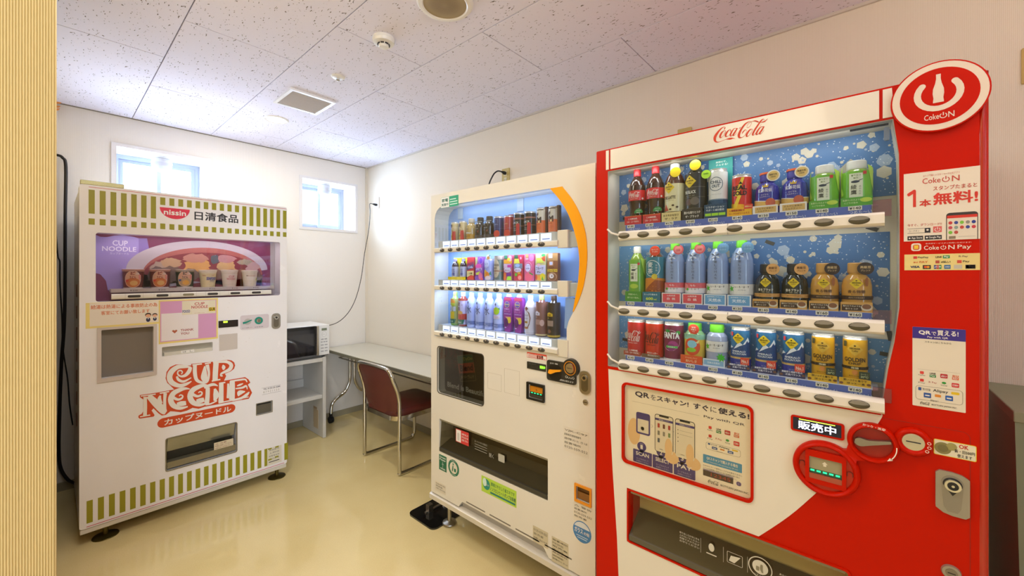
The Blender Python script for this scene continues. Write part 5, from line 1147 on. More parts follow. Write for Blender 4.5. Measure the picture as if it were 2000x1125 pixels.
    def lobe_ring(name, c, ro, ri, y0, extra=0):
        seg = 48; prof = [(ro, 0), (ro, y0*.55), (ro-.003, y0*.9), (ro-.008, y0), ((ro+ri)/2, y0), (ri+.003, y0*.92), (ri, y0*.6), (ri, 0)]
        vs = []; 
        for (r, y) in prof:
            for k in range(seg): vs.append((c[0]+r*math.cos(2*PI*k/seg), -y, c[1]+r*math.sin(2*PI*k/seg)))
        n = len(prof); m = MB(); m.add(vs, [(i*seg+k, i*seg+(k+1) % seg, (i+1)*seg+(k+1) % seg, (i+1)*seg+k) for i in range(n-1) for k in range(seg)], rd); m.smooth = 50
        return m.build(name, t)
    lobe_ring('coin_housing', c1, R1, R1*.76, .020); lobe_ring('coin_slot_ring', c2, R2, R2*.58, .016); lobe_ring('banknote_ring', c3, R3, R3*.80, .022)
    # bridges between the lobes
    def bridge(a, b, ra, rb, h):
        dx, dz = b[0]-a[0], b[1]-a[1]; L = math.hypot(dx, dz); ux, uz = dx/L, dz/L
        s0, s1 = ra*.86, L-rb*.86; P = []
        for t_ in (0, .25, .5, .75, 1):
            q = s0+(s1-s0)*t_; w_ = h*(.62+.38*abs(2*t_-1)); P.append((a[0]+ux*q-uz*w_, a[1]+uz*q+ux*w_))
        for t_ in (1, .75, .5, .25, 0):
            q = s0+(s1-s0)*t_; w_ = h*(.62+.38*abs(2*t_-1)); P.append((a[0]+ux*q+uz*w_, a[1]+uz*q-ux*w_))
        MB().prism(P[::-1], -.016, 0, rd).build('housing_bridge', t, bevel=.004)
    bridge(c1, c2, R1, R2, .013); bridge(c3, c1, R3, R1, .022)
    s = MB(); cyl_front(s, c1[0], c1[1], R1*.77, -.004, 0, mat('#a81c08', .3)); s.build('lever_recess', t)
    lv = spline([(c1[0]-.030, c1[1]+.000, .016), (c1[0]-.020, c1[1]-.001, .018), (c1[0]-.006, c1[1]+.001, .011), (c1[0]+.030, c1[1]+.010, .006)], 5); s = MB(); s.stroke([(c1[0]-.032, c1[1]+.0, .010), (c1[0]-.026, c1[1]-.001, .018), (c1[0]-.018, c1[1]-.001, .018), (c1[0]-.004, c1[1]+.001, .011), (c1[0]+.032, c1[1]+.011, .006)], -.016, STEEL); P = [(v[0], v[2]) for v in s.v]; h_ = len(P)//2
    MB().prism(P[:h_][::-1]+P[h_:], -.017, -.005, mat('#9c978c', .3, .8)).build('return_lever', t, bevel=.0015)
    s = MB(); s.text('おつり・返却', c1[0]-.018, c1[1]+R1*.95, c1[0]+.022, c1[1]+R1*.82, -.0205, wt, .02, rot=R(-6)); ar = arcband(c1[0], c1[1], R1*.86, R1*.90, -40, 5, 10); s.flat(ar, -.0205, wt); e_ = R(-44); s.flat([(c1[0]+R1*.80*math.cos(R(-38)), c1[1]+R1*.80*math.sin(R(-38))), (c1[0]+R1*.86*math.cos(R(-52)), c1[1]+R1*.86*math.sin(R(-52))), (c1[0]+R1*.95*math.cos(R(-38)), c1[1]+R1*.95*math.sin(R(-38)))], -.0205, wt)
    for k in range(3): s.prism(ell(c2[0]+R2*.80*math.cos(R(12-22*k)), c2[1]+R2*.80*math.sin(R(12-22*k)), .0032, .0032, 14), -.0164, -.016, wt, holes=[ell(c2[0]+R2*.80*math.cos(R(12-22*k)), c2[1]+R2*.80*math.sin(R(12-22*k)), .0023, .0023, 14)])
    s.build('coin_print', t)
    s = MB(); cyl_front(s, c2[0], c2[1], R2*.59, -.010, 0, CHROME, 32); s.box(c2[0]-.012, c2[0]+.012, -.0105, -.0095, c2[1]-.0012, c2[1]+.0012, INK); s.build('coin_slot', t)
    s = MB(); cyl_front(s, c3[0], c3[1], R3*.81, -.010, 0, mat('#c42408', .25), 40); s.build('banknote_plate', t)
    w_ = R3*.60; h_ = R3*.62; s = MB().prism(rrect(c3[0]-w_, c3[0]+w_, c3[1]-h_, c3[1]+h_, .003), -.016, -.009, rd, holes=[rrect(c3[0]-w_*.80, c3[0]+w_*.80, c3[1]-h_*.72, c3[1]+h_*.60, .002)]); s.build('banknote_frame', t, bevel=.001)
    s = MB().box(c3[0]-w_*.80, c3[0]+w_*.80, -.0105, -.010, c3[1]-h_*.72, c3[1]+h_*.60, mat('#2f5a44', .3)); s.rect(c3[0]-w_*.80, c3[0]+w_*.80, c3[1]-h_*.15, c3[1]+h_*.60, -.0108, mat('#a39a78', .35)); s.flat([(c3[0]-.004, c3[1]+h_*.12), (c3[0]+.002, c3[1]+h_*.12), (c3[0]+.002, c3[1]+h_*.25), (c3[0]+.005, c3[1]+h_*.25), (c3[0]-.001, c3[1]+h_*.40), (c3[0]-.007, c3[1]+h_*.25), (c3[0]-.004, c3[1]+h_*.25)], -.0111, mat('#e8e0c8'))
    for k in range(5): s.rect(c3[0]-w_*.74+k*w_*.31, c3[0]-w_*.74+k*w_*.31+w_*.20, c3[1]-h_*.30, c3[1]-h_*.20, -.0112, mat('#1ee08c', .5, emit=1.4))
    s.box(c3[0]-w_*.80, c3[0]+w_*.80, -.0145, -.0105, c3[1]-h_*.72, c3[1]-h_*.42, mat('#b0553c', .3)); s.build('banknote_slot', t)
    s = MB()
    for sg in (-1, 1): s.prism(arcband(c3[0]+sg*R3*.70, c3[1]+(.002), .0045, .0062, 0, 180, 10), -.0122, -.010, mat('#7a1606', .4)); s.box(c3[0]+sg*R3*.70-.0062, c3[0]+sg*R3*.70-.0045, -.0122, -.010, c3[1]-.004, c3[1]+.002, mat('#7a1606', .4)); s.box(c3[0]+sg*R3*.70+.0045, c3[0]+sg*R3*.70+.0062, -.0122, -.010, c3[1]-.004, c3[1]+.002, mat('#7a1606', .4))
    s.build('clip_marks', t)
    # coin sticker
    a = K(1120, 245); b = K(1393, 385); X0, X1_ = a[0], b[0]; Zt = a[1]-.001; Zb = K(1120, 345)[1]
    s = MB().prism(rrect(X0, X1_, Zb, Zt, .003), -.0008, 0, mat('#ecd02e', .5)); s.flat(rrect(X0+.0012, X1_-.0012, Zb+.0012, Zt-.0012, .002), -.0010, mat('#e9e3c8', .5)); W_ = X1_-X0; H_ = Zt-Zb; s.flat(ell(X0+W_*.22, Zb+H_*.48, H_*.38, H_*.38), -.0012, mat('#8f8a5a', .3, .4)); s.flat(ell(X0+W_*.43, Zb+H_*.68, H_*.24, H_*.24), -.0013, mat('#a9a36a', .3, .4)); s.flat(ell(X0+W_*.22, Zb+H_*.48, H_*.24, H_*.24), -.0014, mat('#7d7850', .3, .4))
    s.text('OK', X0+W_*.60, Zt-H_*.08, X0+W_*.82, Zt-H_*.34, -.0012, mat('#c8382c'), .04); s.text('新・旧500円', X0+W_*.50, Zt-H_*.42, X1_-W_*.04, Zt-H_*.64, -.0014, INK, .02); s.text('使えます', X0+W_*.56, Zt-H_*.70, X1_-W_*.10, Zt-H_*.92, -.0014, INK, .02); s.build('sticker', t, label='yellow-edged coin sticker')
    # handle lock
    a = K(1130, 455); b = K(1348, 760); X0, X1_ = a[0], b[0]; Zt = K(1235, 460)[1]; Zb = K(1235, 735)[1]; gm = mat('#a8a396', .35, .6)
    P = [(X0, Zb+.012), (X0+.012, Zb+.003), ((X0+X1_)/2, Zb), (X1_-.006, Zb), (X1_, Zb+.006), (X1_, Zt-.010), (X1_-.010, Zt-.003), ((X0+X1_)/2, Zt), (X0+.006, Zt), (X0, Zt-.006)]
    s = MB().prism(P, -.006, 0, gm); s.build('lock_plate', t, bevel=.0025); m = (X0+X1_)/2; w_ = X1_-X0
    s = MB().prism(ell(m, Zt-.024, w_*.33, w_*.33, 20, 0, 180)+[(m-w_*.25, Zb+.018), (m-w_*.15, Zb+.008), (m+w_*.15, Zb+.008), (m+w_*.25, Zb+.018)], -.0072, -.006, mat('#989385', .4, .5)); s.build('lock_recess', t)
    s = MB().prism(ell(m, Zt-.026, w_*.29, w_*.29, 20, -10, 190)+[(m, Zt-.050)], -.0082, -.0072, mat('#26262c', .25)); s.build('lock_shade', t)
    s = MB(); cyl_front(s, m, Zt-.027, w_*.25, -.014, -.008, CHROME, 32, w_*.27); cyl_front(s, m, Zt-.027, w_*.17, -.0150, -.014, mat('#1b1d24', .15)); cyl_front(s, m, Zt-.027, w_*.05, -.0155, -.015, CHROME, 16); s.build('lock_cylinder', t)
    e = K(1232, 1100); s = MB(); cyl_front(s, e[0], e[1], .0145, -.005, 0, gm, 28, .016); cyl_front(s, e[0], e[1], .0095, -.0062, -.005, mat('#8c877a', .3, .7), 24); s.box(e[0]-.006, e[0]+.006, -.0066, -.006, e[1]-.001, e[1]+.001, INK); s.build('key_hole', t)
    # door seam of the lower right panel
    x_ = K(1352, 400)[0]; zt_ = K(1352, 215)[1]; s = MB(); s.box(x_-.0004, x_+.0004, -.0004, .001, Z0+.01, zt_-.012, mat('#8e1a06')); s.box(.760, x_-.012, -.0004, .001, zt_-.0004, zt_+.0004, mat('#8e1a06')); s.flat(arcband(x_-.012, zt_-.012, .0116, .0124, 0, 90), -.0004, mat('#8e1a06')); s.build('panel_seam', t)
    # ---- app poster
    K = d1; a = K(118, 190); b = K(845, 776); x0, x1, z1_, z0 = a[0], b[0], a[1], K(127, 805)[1]; W_, H_ = x1-x0, z1_-z0
    s = MB().box(x0, x1, -.0008, 0, z0, z1_, mat('#ece2d0', .45)); y1, y2 = -.0011, -.0014; rm = mat('#c8483a', .5); rb = mat('#d63422', .5)
    F = lambda u, v: (x0+W_*u, z1_-H_*v)
    def ft(q, u0, v0, u1, v1, m_, bold=0, y=y1): p = F(u0, v0); r = F(u1, v1); s.text(q, p[0], p[1], r[0], r[1], y, m_, bold)
    ft('おトクで楽しいコカ・コーラ公式アプリ', .26, .045, .72, .075, rm); p = F(.25, .085); r = F(.72, .175); coke_on(s, p[0], p[1], r[0], r[1], y1, rm)
    ft('スタンプたまると', .39, .225, .93, .285, rm, .02); s.flat([F(.125, .50), F(.165, .50), F(.165, .265), F(.155, .245), F(.135, .245), F(.05, .295), F(.045, .315), F(.06, .335), F(.075, .335), F(.125, .305)][::1], y1, rb); ft('本', .21, .40, .365, .505, rb, .04); ft('無料!', .39, .32, .94, .495, rb, .04)
    ft('今すぐ、ダウンロード!!', .05, .745, .50, .785, rm, .01); ft('コークオン', .07, .835, .21, .865, INK)
    for (u0, v0, u1, v1) in ((.05, .815, .28, .820), (.05, .88, .28, .885)): p = F(u0, v0); r = F(u1, v1); s.rect(p[0], r[0], r[1], p[1], y1, INK)
    p = F(.28, .815); r = F(.355, .885); s.rect(p[0], r[0], r[1], p[1], y1, INK); e = ((p[0]+r[0])/2, (p[1]+r[1])/2); s.flat(ell(e[0], e[1]+.001, .002, .002, 12), y2, WHITE)
    p = F(.39, .80); r = F(.50, .885); s.rect(p[0], r[0], r[1], p[1], y1, mat('#d8605c')); power_icon(s, (p[0]+r[0])/2, (p[1]+r[1])/2-.0005, .0045, .001, y2, WHITE)
    for (u0, u1, q) in ((.05, .26, 'App Store'), (.28, .50, 'Google Play')): p = F(u0, .925); r = F(u1, .985); s.rect(p[0], r[0], r[1], p[1], y1, INK); s.text(q, p[0]+.0065, p[1]-.002, r[0]-.0015, r[1]+.0015, y2, WHITE, .02); s.flat(ell(p[0]+.0035, (p[1]+r[1])/2, .0016, .0018, 10), y2, WHITE)
    p = F(.555, .62); r = F(.94, 1.0); s.flat(rrect(p[0], r[0], r[1], p[1], (0, 0, .006, .006)), y1, mat('#3a3430')); s.flat(rrect(p[0]+.0012, r[0]-.0012, r[1], p[1]-.006, 0), y2, mat('#e6dccb')); s.rect(p[0]+.0012, r[0]-.0012, p[1]-.012, p[1]-.006, y2-.0002, rb)
    cols = ['#c83a38', '#3a4a9c', '#7cc43a', '#9a968c', '#2a3a94', '#c84a5a', '#8aa09a', '#c84a3a', '#3a4a9c', '#c83a48', '#7cc43a', '#b84a42']; cw = (r[0]-p[0]-.004)/5
    for k, c_ in enumerate(cols): s.flat(ell(p[0]+.002+cw*(k % 5+.5), p[1]-.022-.0105*(k//5), cw*.36, .0036, 14), y2-.0003, mat(c_))
    s.rect(p[0]+.004, p[0]+.014, r[1]+.002, r[1]+.008, y2-.0003, mat('#8a7a62')); s.rect(p[0]+.018, r[0]-.004, r[1]+.006, r[1]+.0066, y2-.0003, mat('#9a948a')); s.build('app_poster', t, label='white poster with red lettering and a phone')
    # pay band
    s = MB(); z2 = z0-.004; wh = mat('#f0e4d4', .5); s.rect(x0, x1, z2-.0210, z2, -.0003, rd)
    coke_on(s, x0+W_*.27, z2-.006, x0+W_*.86, z2-.0165, -.0008, wh, 'Pay'); s.text('各決済サービスがご利用いただけます!', x0+W_*.29, z2-.0012, x0+W_*.86, z2-.0040, -.0008, wh)
    s.flat(rrect(x0+W_*.10, x0+W_*.235, z2-.0185, z2-.001, .005), -.0008, wh); s.flat(rrect(x0+W_*.125, x0+W_*.21, z2-.016, z2-.004, .003), -.0010, mat('#cf4a32')); s.rect(x0+W_*.14, x0+W_*.195, z2-.014, z2-.0055, -.0012, mat('#f0c83a')); s.build('pay_band_print', t)
    zb1 = K(127, 925)[1]; zb0 = K(127, 1068)[1]; H_ = zb1-zb0; s = MB().box(x0+.001, x1+.001, -.0006, 0, zb0, zb1, mat('#e9d68a', .5)); y1 = -.0009
    def ft2(q, u0, v0, u1, v1, c_, bold=.02): s.text(q, x0+W_*u0, zb1-H_*v0, x0+W_*u1, zb1-H_*v1, y1-.0003, mat(c_), bold)
    def fb(u0, v0, u1, v1, c_): s.rect(x0+W_*u0, x0+W_*u1, zb1-H_*v1, zb1-H_*v0, y1, mat(c_))
    fb(.13, .12, .18, .28, '#d83a3a'); ft2('PayPay', .19, .14, .33, .27, '#54504a'); ft2('LINE', .42, .13, .50, .25, '#2c2a28'); fb(.515, .10, .60, .28, '#2c9a5a'); ft2('Pay', .53, .13, .585, .26, '#ffffff'); ft2('R Pay', .71, .12, .82, .25, '#8a6a64')
    ft2('au PAY', .13, .42, .32, .55, '#d8703a'); fb(.42, .40, .47, .58, '#b8503a'); ft2('d払い', .49, .42, .61, .56, '#2c2a28'); fb(.69, .40, .745, .58, '#d8503a'); ft2('Pay', .76, .42, .84, .56, '#3a3632')
    ft2('VISA', .09, .72, .215, .86, '#1e2c6a', .05); fb(.255, .68, .36, .92, '#2a2824'); s.flat(ell(x0+W_*.29, zb1-H_*.80, .0025, .0025, 16), y1-.0003, mat('#e2561e')); s.flat(ell(x0+W_*.325, zb1-H_*.80, .0025, .0025, 16), y1-.0004, mat('#eea02c'))
    for k, c_ in enumerate(('#22408e', '#c22c34', '#2c8a4a')): fb(.40+.033*k, .68, .43+.033*k, .92, c_)
    ft2('JCB', .405, .74, .49, .86, '#f0f0f0'); fb(.53, .68, .61, .92, '#3a70a8'); fb(.65, .68, .75, .92, '#c6c0b2'); ft2('AMEX', .54, .76, .60, .84, '#f0f0f0'); fb(.79, .68, .91, .92, '#6a655c'); fb(.795, .70, .905, .90, '#e8e2d0'); ft2('Pay', .83, .73, .90, .87, '#2c2a28'); s.build('pay_label', t, label='yellow strip of payment marks')
    # pay notice (its matrix code is left out)
    K = d5; a = K(237, 100); x0 = a[0]; x1 = K(822, 130)[0]; zt_ = a[1]; zp = K(237, 224)[1]; zb_ = K(240, 962)[1]; W_ = x1-x0; H_ = zt_-zb_
    s = MB().prism(rrect(x0, x1, zb_, zt_, .0015), -.0008, 0, mat('#e9e0cb', .45)); y1, y2 = -.0011, -.0014; s.flat(rrect(x0, x1, zp, zt_, (0, 0, .0015, .0015)), y1, mat('#3a2a8c', .45))
    def f3(q, u0, z_1, u1, z_0, c_, b=0, y=y1): s.text(q, x0+W_*u0, z_1, x0+W_*u1, z_0, y, mat(c_), b)
    hp = zt_-zp; f3('QR', .12, zt_-hp*.28, .355, zt_-hp*.66, '#f4f0ea', .05, y2); f3('で', .37, zt_-hp*.34, .46, zt_-hp*.64, '#f4f0ea', .01, y2); f3('買える!', .48, zt_-hp*.18, .87, zt_-hp*.64, '#f4f0ea', .03, y2); f3('Pay with QR', .29, zt_-hp*.74, .68, zt_-hp*.93, '#f4f0ea', .02, y2)
    f3('スキャンはこちらから', .24, zp-.0045, .74, zp-.0085, '#4a453c', .01)
    s.rect(x0+W_*.10, x0+W_*.90, zb_+H_*.468, zb_+H_*.470, y1, mat('#a79f8d')); pay_icons(s, x0+W_*.08, x1-W_*.08, zb_+H_*.270, zb_+H_*.462, y1); alipay_box(s, x0+W_*.06, x1-W_*.05, zb_+H_*.085, zb_+H_*.262, y1); bottlers(s, x0+W_*.15, x1-W_*.15, zb_+H_*.03, zb_+H_*.052, y1, INK); s.build('pay_notice', t, label='white notice with a violet header')
    return t
red_machine()
# ------------------------------------------------------------------ drinks and cups: each one a thing of its own
def wrapmb(r, cz=0):
    """mesh builder whose flat (x, y, z) art is bent round a vertical cylinder of radius r; y is minus the height above it"""
    mb = MB(); add0 = mb.add
    rf = r if callable(r) else (lambda z: r)
    def add(vs, fs, mt):
        out_v = []; out_f = []
        def rec(a, b, c, d=0):
            L = [abs(a[0]-b[0]), abs(b[0]-c[0]), abs(c[0]-a[0])]; m = max(L)
            if m > .0045 and d < 6:
                i = L.index(m)
                if i == 0: q = tuple((u+v)/2 for u, v in zip(a, b)); rec(a, q, c, d+1); rec(q, b, c, d+1)
                elif i == 1: q = tuple((u+v)/2 for u, v in zip(b, c)); rec(a, b, q, d+1); rec(a, q, c, d+1)
                else: q = tuple((u+v)/2 for u, v in zip(c, a)); rec(a, b, q, d+1); rec(q, b, c, d+1)
            else:
                n = len(out_v); out_v.extend((a, b, c)); out_f.append((n, n+1, n+2))
        for f in fs:
            for k in range(1, len(f)-1): rec(vs[f[0]], vs[f[k]], vs[f[k+1]])
        def bend(p): R_ = rf(p[2])-p[1]; t_ = p[0]/rf(p[2]); return (R_*math.sin(t_), -R_*math.cos(t_), p[2])
        return add0([bend(p) for p in out_v], out_f, mt)
    mb.add = add
    return mb
PL = dict(rough=.3, coat=.3)
def cm(h): return mat(h, .28, coat=.3)
def art(mb, items, y0=-.0005):
    """t: text, e: ellipse, d: diamond, r: rectangle, L: script logo, p: polygon"""
    y = y0
    for it in items:
        k = it[0]; y -= .00012
        if k == 't': _, q, x, z, w, h, c_, b = it; mb.text(q, x-w/2, z+h/2, x+w/2, z-h/2, y, mat(c_, .4), b)
        elif k == 'e': _, x, z, rx, rz, c_ = it; mb.flat(ell(x, z, rx, rz, 24), y, mat(c_, .4))
        elif k == 'o': _, x, z, rx, rz, w, c_ = it; mb.flat(ell(x, z, rx, rz, 28), y, mat(c_, .4), holes=[ell(x, z, rx-w, rz-w, 28)])
        elif k == 'd': _, x, z, rx, rz, c_ = it; mb.flat([(x-rx, z), (x-rx*.25, z-rz*.8), (x, z-rz), (x+rx*.25, z-rz*.8), (x+rx, z), (x+rx*.25, z+rz*.8), (x, z+rz), (x-rx*.25, z+rz*.8)], y, mat(c_, .4))
        elif k == 'r': _, x0, x1, z0, z1, c_ = it; mb.rect(x0, x1, z0, z1, y, mat(c_, .4))
        elif k == 'L': _, x, z, w, h, c_ = it; put_logo(mb, COLA_N, x-w/2, x+w/2, z-h/2, z+h/2, y, mat(c_, .4))
        elif k == 'p': _, pts, c_ = it; mb.flat(pts, y, mat(c_, .4))
    return mb
def profile(kind, h, r):
    F = {'pet': [(0, .82), (.015, .94), (.05, .97), (.12, 1), (.63, 1), (.70, .96), (.78, .80), (.85, .52), (.885, .42)],
         'cola': [(0, .75), (.02, .88), (.08, .93), (.18, .86), (.30, .84), (.38, .90), (.44, .98), (.62, 1), (.70, .93), (.78, .72), (.85, .46), (.88, .38)],
         'water': [(0, .86), (.02, .97), (.10, 1), (.60, 1), (.70, .96), (.80, .78), (.87, .52), (.895, .44)],
         'small': [(0, .84), (.02, .95), (.08, 1), (.62, 1), (.72, .94), (.79, .74), (.82, .60)],
         'bcan': [(0, .88), (.02, .98), (.05, 1), (.52, 1), (.66, .90), (.74, .66), (.76, .56), (.80, .55)],
         'can': [(0, .86), (.012, .95), (.035, 1), (.93, 1), (.965, .94), (.975, .97), (1, .97), (1, .90)],
         'slim': [(0, .88), (.02, 1), (.93, 1), (.97, .93), (1, .95)]}[kind]
    return [(a*h, b*r) for a, b in F]
def drink(F, M, kind, label, cat, h, r, body, cap=None, sleeve=None, items=(), card=None, disc=None, group=None, base=None, rf=None, extra=None, clear=False):
    t = empty({'can': 'drink_can', 'slim': 'drink_can'}.get(kind, 'drink_bottle'), label, cat, M, group)
    pr = profile(kind, h, r); bm = body if not isinstance(body, str) else (mat(body, .12, coat=.6) if kind not in ('can', 'slim') else cm(body))
    if kind in ('can', 'slim'):
        sil = mat('#d9d6cf', .25, .6); pr = [(z, q, (sil if (z >= .925*h or z < .012*h) else bm)) for z, q in pr]
    MB().lathe(pr, bm, seg=28).build('body', t)
    if cap:
        z0 = pr[-1][0]; cr = pr[-1][1]*1.12; zc = h-.0; cp = mat(cap, .35)
        MB().lathe([(z0-.001, cr*.98), (z0+.002, cr), (h-.002, cr*.97), (h, cr*.88)], cp, seg=24).build('cap', t)
    if sleeve:
        z0, z1, c_ = sleeve; sl = wrapmb(r+.0006); a = PI*.62
        o = MB().lathe([(z0, r+.0005), (z1, r+.0005)], cm(c_), seg=28, caps=False).build('label', t)
    if items:
        mb = art(wrapmb(rf or (r+(.0006 if sleeve else .0002))), items); mb.build('print', t)
    if card: 
        w, ch, c_, its = card[:4]; dz = card[4] if len(card) > 4 else 0
        m = MB().prism(rrect(-w/2, w/2, 0, ch, .001), -r-.0065, -r-.0035, mat(c_, .45)); art(m, its, -r-.0067); m.build('promo_card', t)
    if disc:
        dx, dz, dr, c_, its = disc
        m = MB().prism(ell(dx, dz, dr, dr*.97, 28), -r*.75-.004, -r*.75-.0028, mat(c_, .4)); art(m, its, -r*.75-.0043); m.build('promo_disc', t)
    if extra: extra(t, h, r)
    return t
GC = [('d', 0, .0, 1, 1, '')]
def coffee_badge(x, z, s, bg='#e8c81e', ink='#3a2c14'): return [('d', x, z, s, s*1.0, bg), ('e', x, z+s*.52, s*.13, s*.11, ink), ('t', 'GEORGIA', x, z+s*.12, s*1.25, s*.26, ink, .04), ('t', 'Coffee', x, z-s*.24, s*.7, s*.24, ink, .01)]
def gcard(w, h, c_, l1, l2, ink, bord=None):
    its = []
    if bord: its.append(('r', -w/2+.002, w/2-.002, .0025, h-.0025, bord))
    its.append(('t', l1, 0, h*.66, w*.80, h*.24, ink, .03)); 
    if l2: its.append(('t', l2, 0, h*.30, w*.66, h*.24, ink, .03))
    return (w, h, c_, its)
PX, PP = .1335, .0643; PY = .046
ZR = (1.5665, 1.3055, 1.1215)
def slot(row, k, dz=0): return MC @ T((PX+PP*k-(.003 if row == 2 else 0), PY, ZR[row]+dz))
g1, g2, g3 = 'drinks on the top shelf of the red machine', 'drinks on the middle shelf of the red machine', 'drinks on the bottom shelf of the red machine'
# --- top shelf
def cola_extra(t, h, r):
    m = MB().prism(ell(.020, .040, .0145, .0125, 20, -10, 190), -r-.0078, -r-.0066, mat('#1f8a48', .4)); art(m, [('t', 'リサイクル', .020, .046, .018, .004, '#e8f4e0', .02), ('t', 'PET', .020, .039, .012, .004, '#e8f4e0', .02)], -r-.008); m.build('recycle_tag', t)
cola = drink(None, slot(0, 0), 'cola', 'leftmost dark cola bottle with red cap and label on the top shelf', 'bottle', .193, .0295, '#33140c', '#c41e2c', (.083, .118, '#d8262e'),
    [('L', .0, .103, .040, .020, '#f4ece4'), ('t', 'ORIGINAL TASTE', .0, .089, .026, .0025, '#f0dcd4', .01), ('e', .030, .089, .0035, .0035, '#f0e4dc')],
    (.060, .030, '#c8202c', [('t', 'この爽快感、', 0, .020, .034, .006, '#f4dcd4', .03), ('t', 'コカ・コーラだけ。', 0, .010, .044, .006, '#f4dcd4', .03), ('r', -.03, .03, .0275, .0300, '#e8682c')]), group=g1, extra=cola_extra)
dup(cola, slot(0, 1), 'second dark cola bottle from the left on the top shelf', g1)
yel = [('t', '飲みやすい', 0, .004, .020, .0050, '#5a4010', .03), ('t', '味わい', 0, -.003, .014, .0050, '#5a4010', .03)]
def shift(its, x, z): return [(i[0], *( (i[1], i[2]+x, i[3]+z) + tuple(i[4:]) if i[0] == 't' else (i[1]+x, i[2]+z)+tuple(i[3:]))) for i in its]
drink(None, slot(0, 2), 'pet', 'cream and brown latte bottle with yellow disc beside the cola bottles', 'bottle', .190, .0315, '#4a2416', '#dcd8d4', (.033, .122, '#e6dcae'),
    coffee_badge(-.010, .110, .019)+[('t', 'THE LATTE', -.008, .078, .040, .010, '#3a2c1c', .03), ('t', 'ひろがるコク', -.008, .068, .030, .003, '#6a5a3a', 0), ('p', [(-.030, .036), (-.010, .036), (-.020, .058)], '#c84a30'), ('e', .004, .052, .004, .003, '#4a2c14'), ('e', .016, .046, .004, .003, '#4a2c14'), ('e', -.004, .040, .004, .003, '#4a2c14')],
    gcard(.060, .030, '#e3cd8c', 'まろやかな甘さ', 'ザ・ラテ', '#4a3418'), (.010, .158, .0165, '#f2d21c', yel), g1)
drink(None, slot(0, 3), 'pet', 'black coffee bottle with yellow disc on the top shelf', 'bottle', .190, .0315, '#1d1a16', '#262422', (.033, .145, '#26221e'),
    coffee_badge(-.010, .120, .020)+[('r', -.038, .038, .1015, .1022, '#b0a890'), ('t', 'THE BLACK', -.010, .087, .038, .010, '#f0ece0', .03), ('t', '深いコク・香り', -.008, .076, .030, .003, '#c8c0a8', 0), ('r', -.038, .038, .0705, .0710, '#a89c80'), ('e', -.012, .056, .012, .010, '#5a4038'), ('e', .006, .058, .013, .012, '#6a6058'), ('r', -.038, .038, .036, .0366, '#a89c80')],
    gcard(.060, .034, '#2e2824', '豊かな香りとコク', 'ザ・ブラック', '#f0e8dc'), (.006, .170, .0165, '#f2cc1c', yel), g1)
def chill_extra(t, h, r):
    m = MB().prism(rrect(-.034, .034, 0, .190, .001), r+.001, r+.002, mat('#2b9a96', .45)); m.build('backing_card', t)
    m = MB(); art(m, [('t', '無理せず、', .002, .180, .030, .006, '#d8f0ea', .02), ('t', 'チルする?', .004, .171, .034, .006, '#d8f0ea', .02)], r+.0006); m.build('backing_print', t)
drink(None, slot(0, 4), 'slim', 'white tall can before a teal card with a lime green disc', 'can', .150, .0265, '#e9e7e2', None, None,
    [('o', 0, .103, .020, .021, .0016, '#3a5a70'), ('t', 'CHILL', 0, .109, .031, .009, '#2e4a60', .03), ('t', 'OUT', 0, .097, .023, .009, '#2e4a60', .03), ('t', 'リラクゼーションドリンク', 0, .072, .030, .003, '#6a7a88', 0), ('r', -.04, .04, .028, .055, '#2e5272'), ('r', -.04, .04, .055, .058, '#7a94a8')],
    (.062, .042, '#1f4464', [('t', 'リラクゼーション', 0, .033, .050, .0065, '#e4ecf0', .02), ('t', 'サポート成分配合', 0, .024, .050, .0065, '#e4ecf0', .02), ('r', -.028, -.011, .007, .015, '#a8dc32'), ('r', -.0095, .0085, .007, .015, '#a8dc32'), ('r', .010, .028, .007, .015, '#a8dc32')]),
    (-.028, .137, .0135, '#b8e83c', [('t', 'GABA', -.028, .139, .014, .005, '#3a7a2a', .02)]), g1, extra=chill_extra)
drink(None, slot(0, 5), 'can', 'red and yellow can with slanted lettering on the top shelf', 'can', .122, .0258, '#d8301c', None, None,
    [('p', [(-.034, .012), (.034, .012), (.034, .030), (-.034, .040)], '#f0b41e'), ('p', [(-.012, .014), (.004, .060), (-.004, .062), (.012, .112), (.004, .112), (-.014, .060), (-.006, .058), (-.026, .016)], '#f4d23c'), ('t', 'REAL', -.002, .083, .040, .013, '#231c14', .06), ('t', 'GOLD', -.002, .067, .040, .013, '#231c14', .06), ('t', '▲', .002, .097, .010, .008, '#231c14', 0)],
    (.064, .024, '#f2b61c', [('t', '６種類厳選配合', -.006, .0165, .040, .006, '#b03418', .03), ('t', 'ローヤルゼリーエキス', 0, .0075, .052, .006, '#b03418', .03), ('r', .012, .034, .019, .032, '#e0402c'), ('t', '頑張る人に', .023, .0255, .018, .005, '#f8e8a0', .02)]), None, g1)
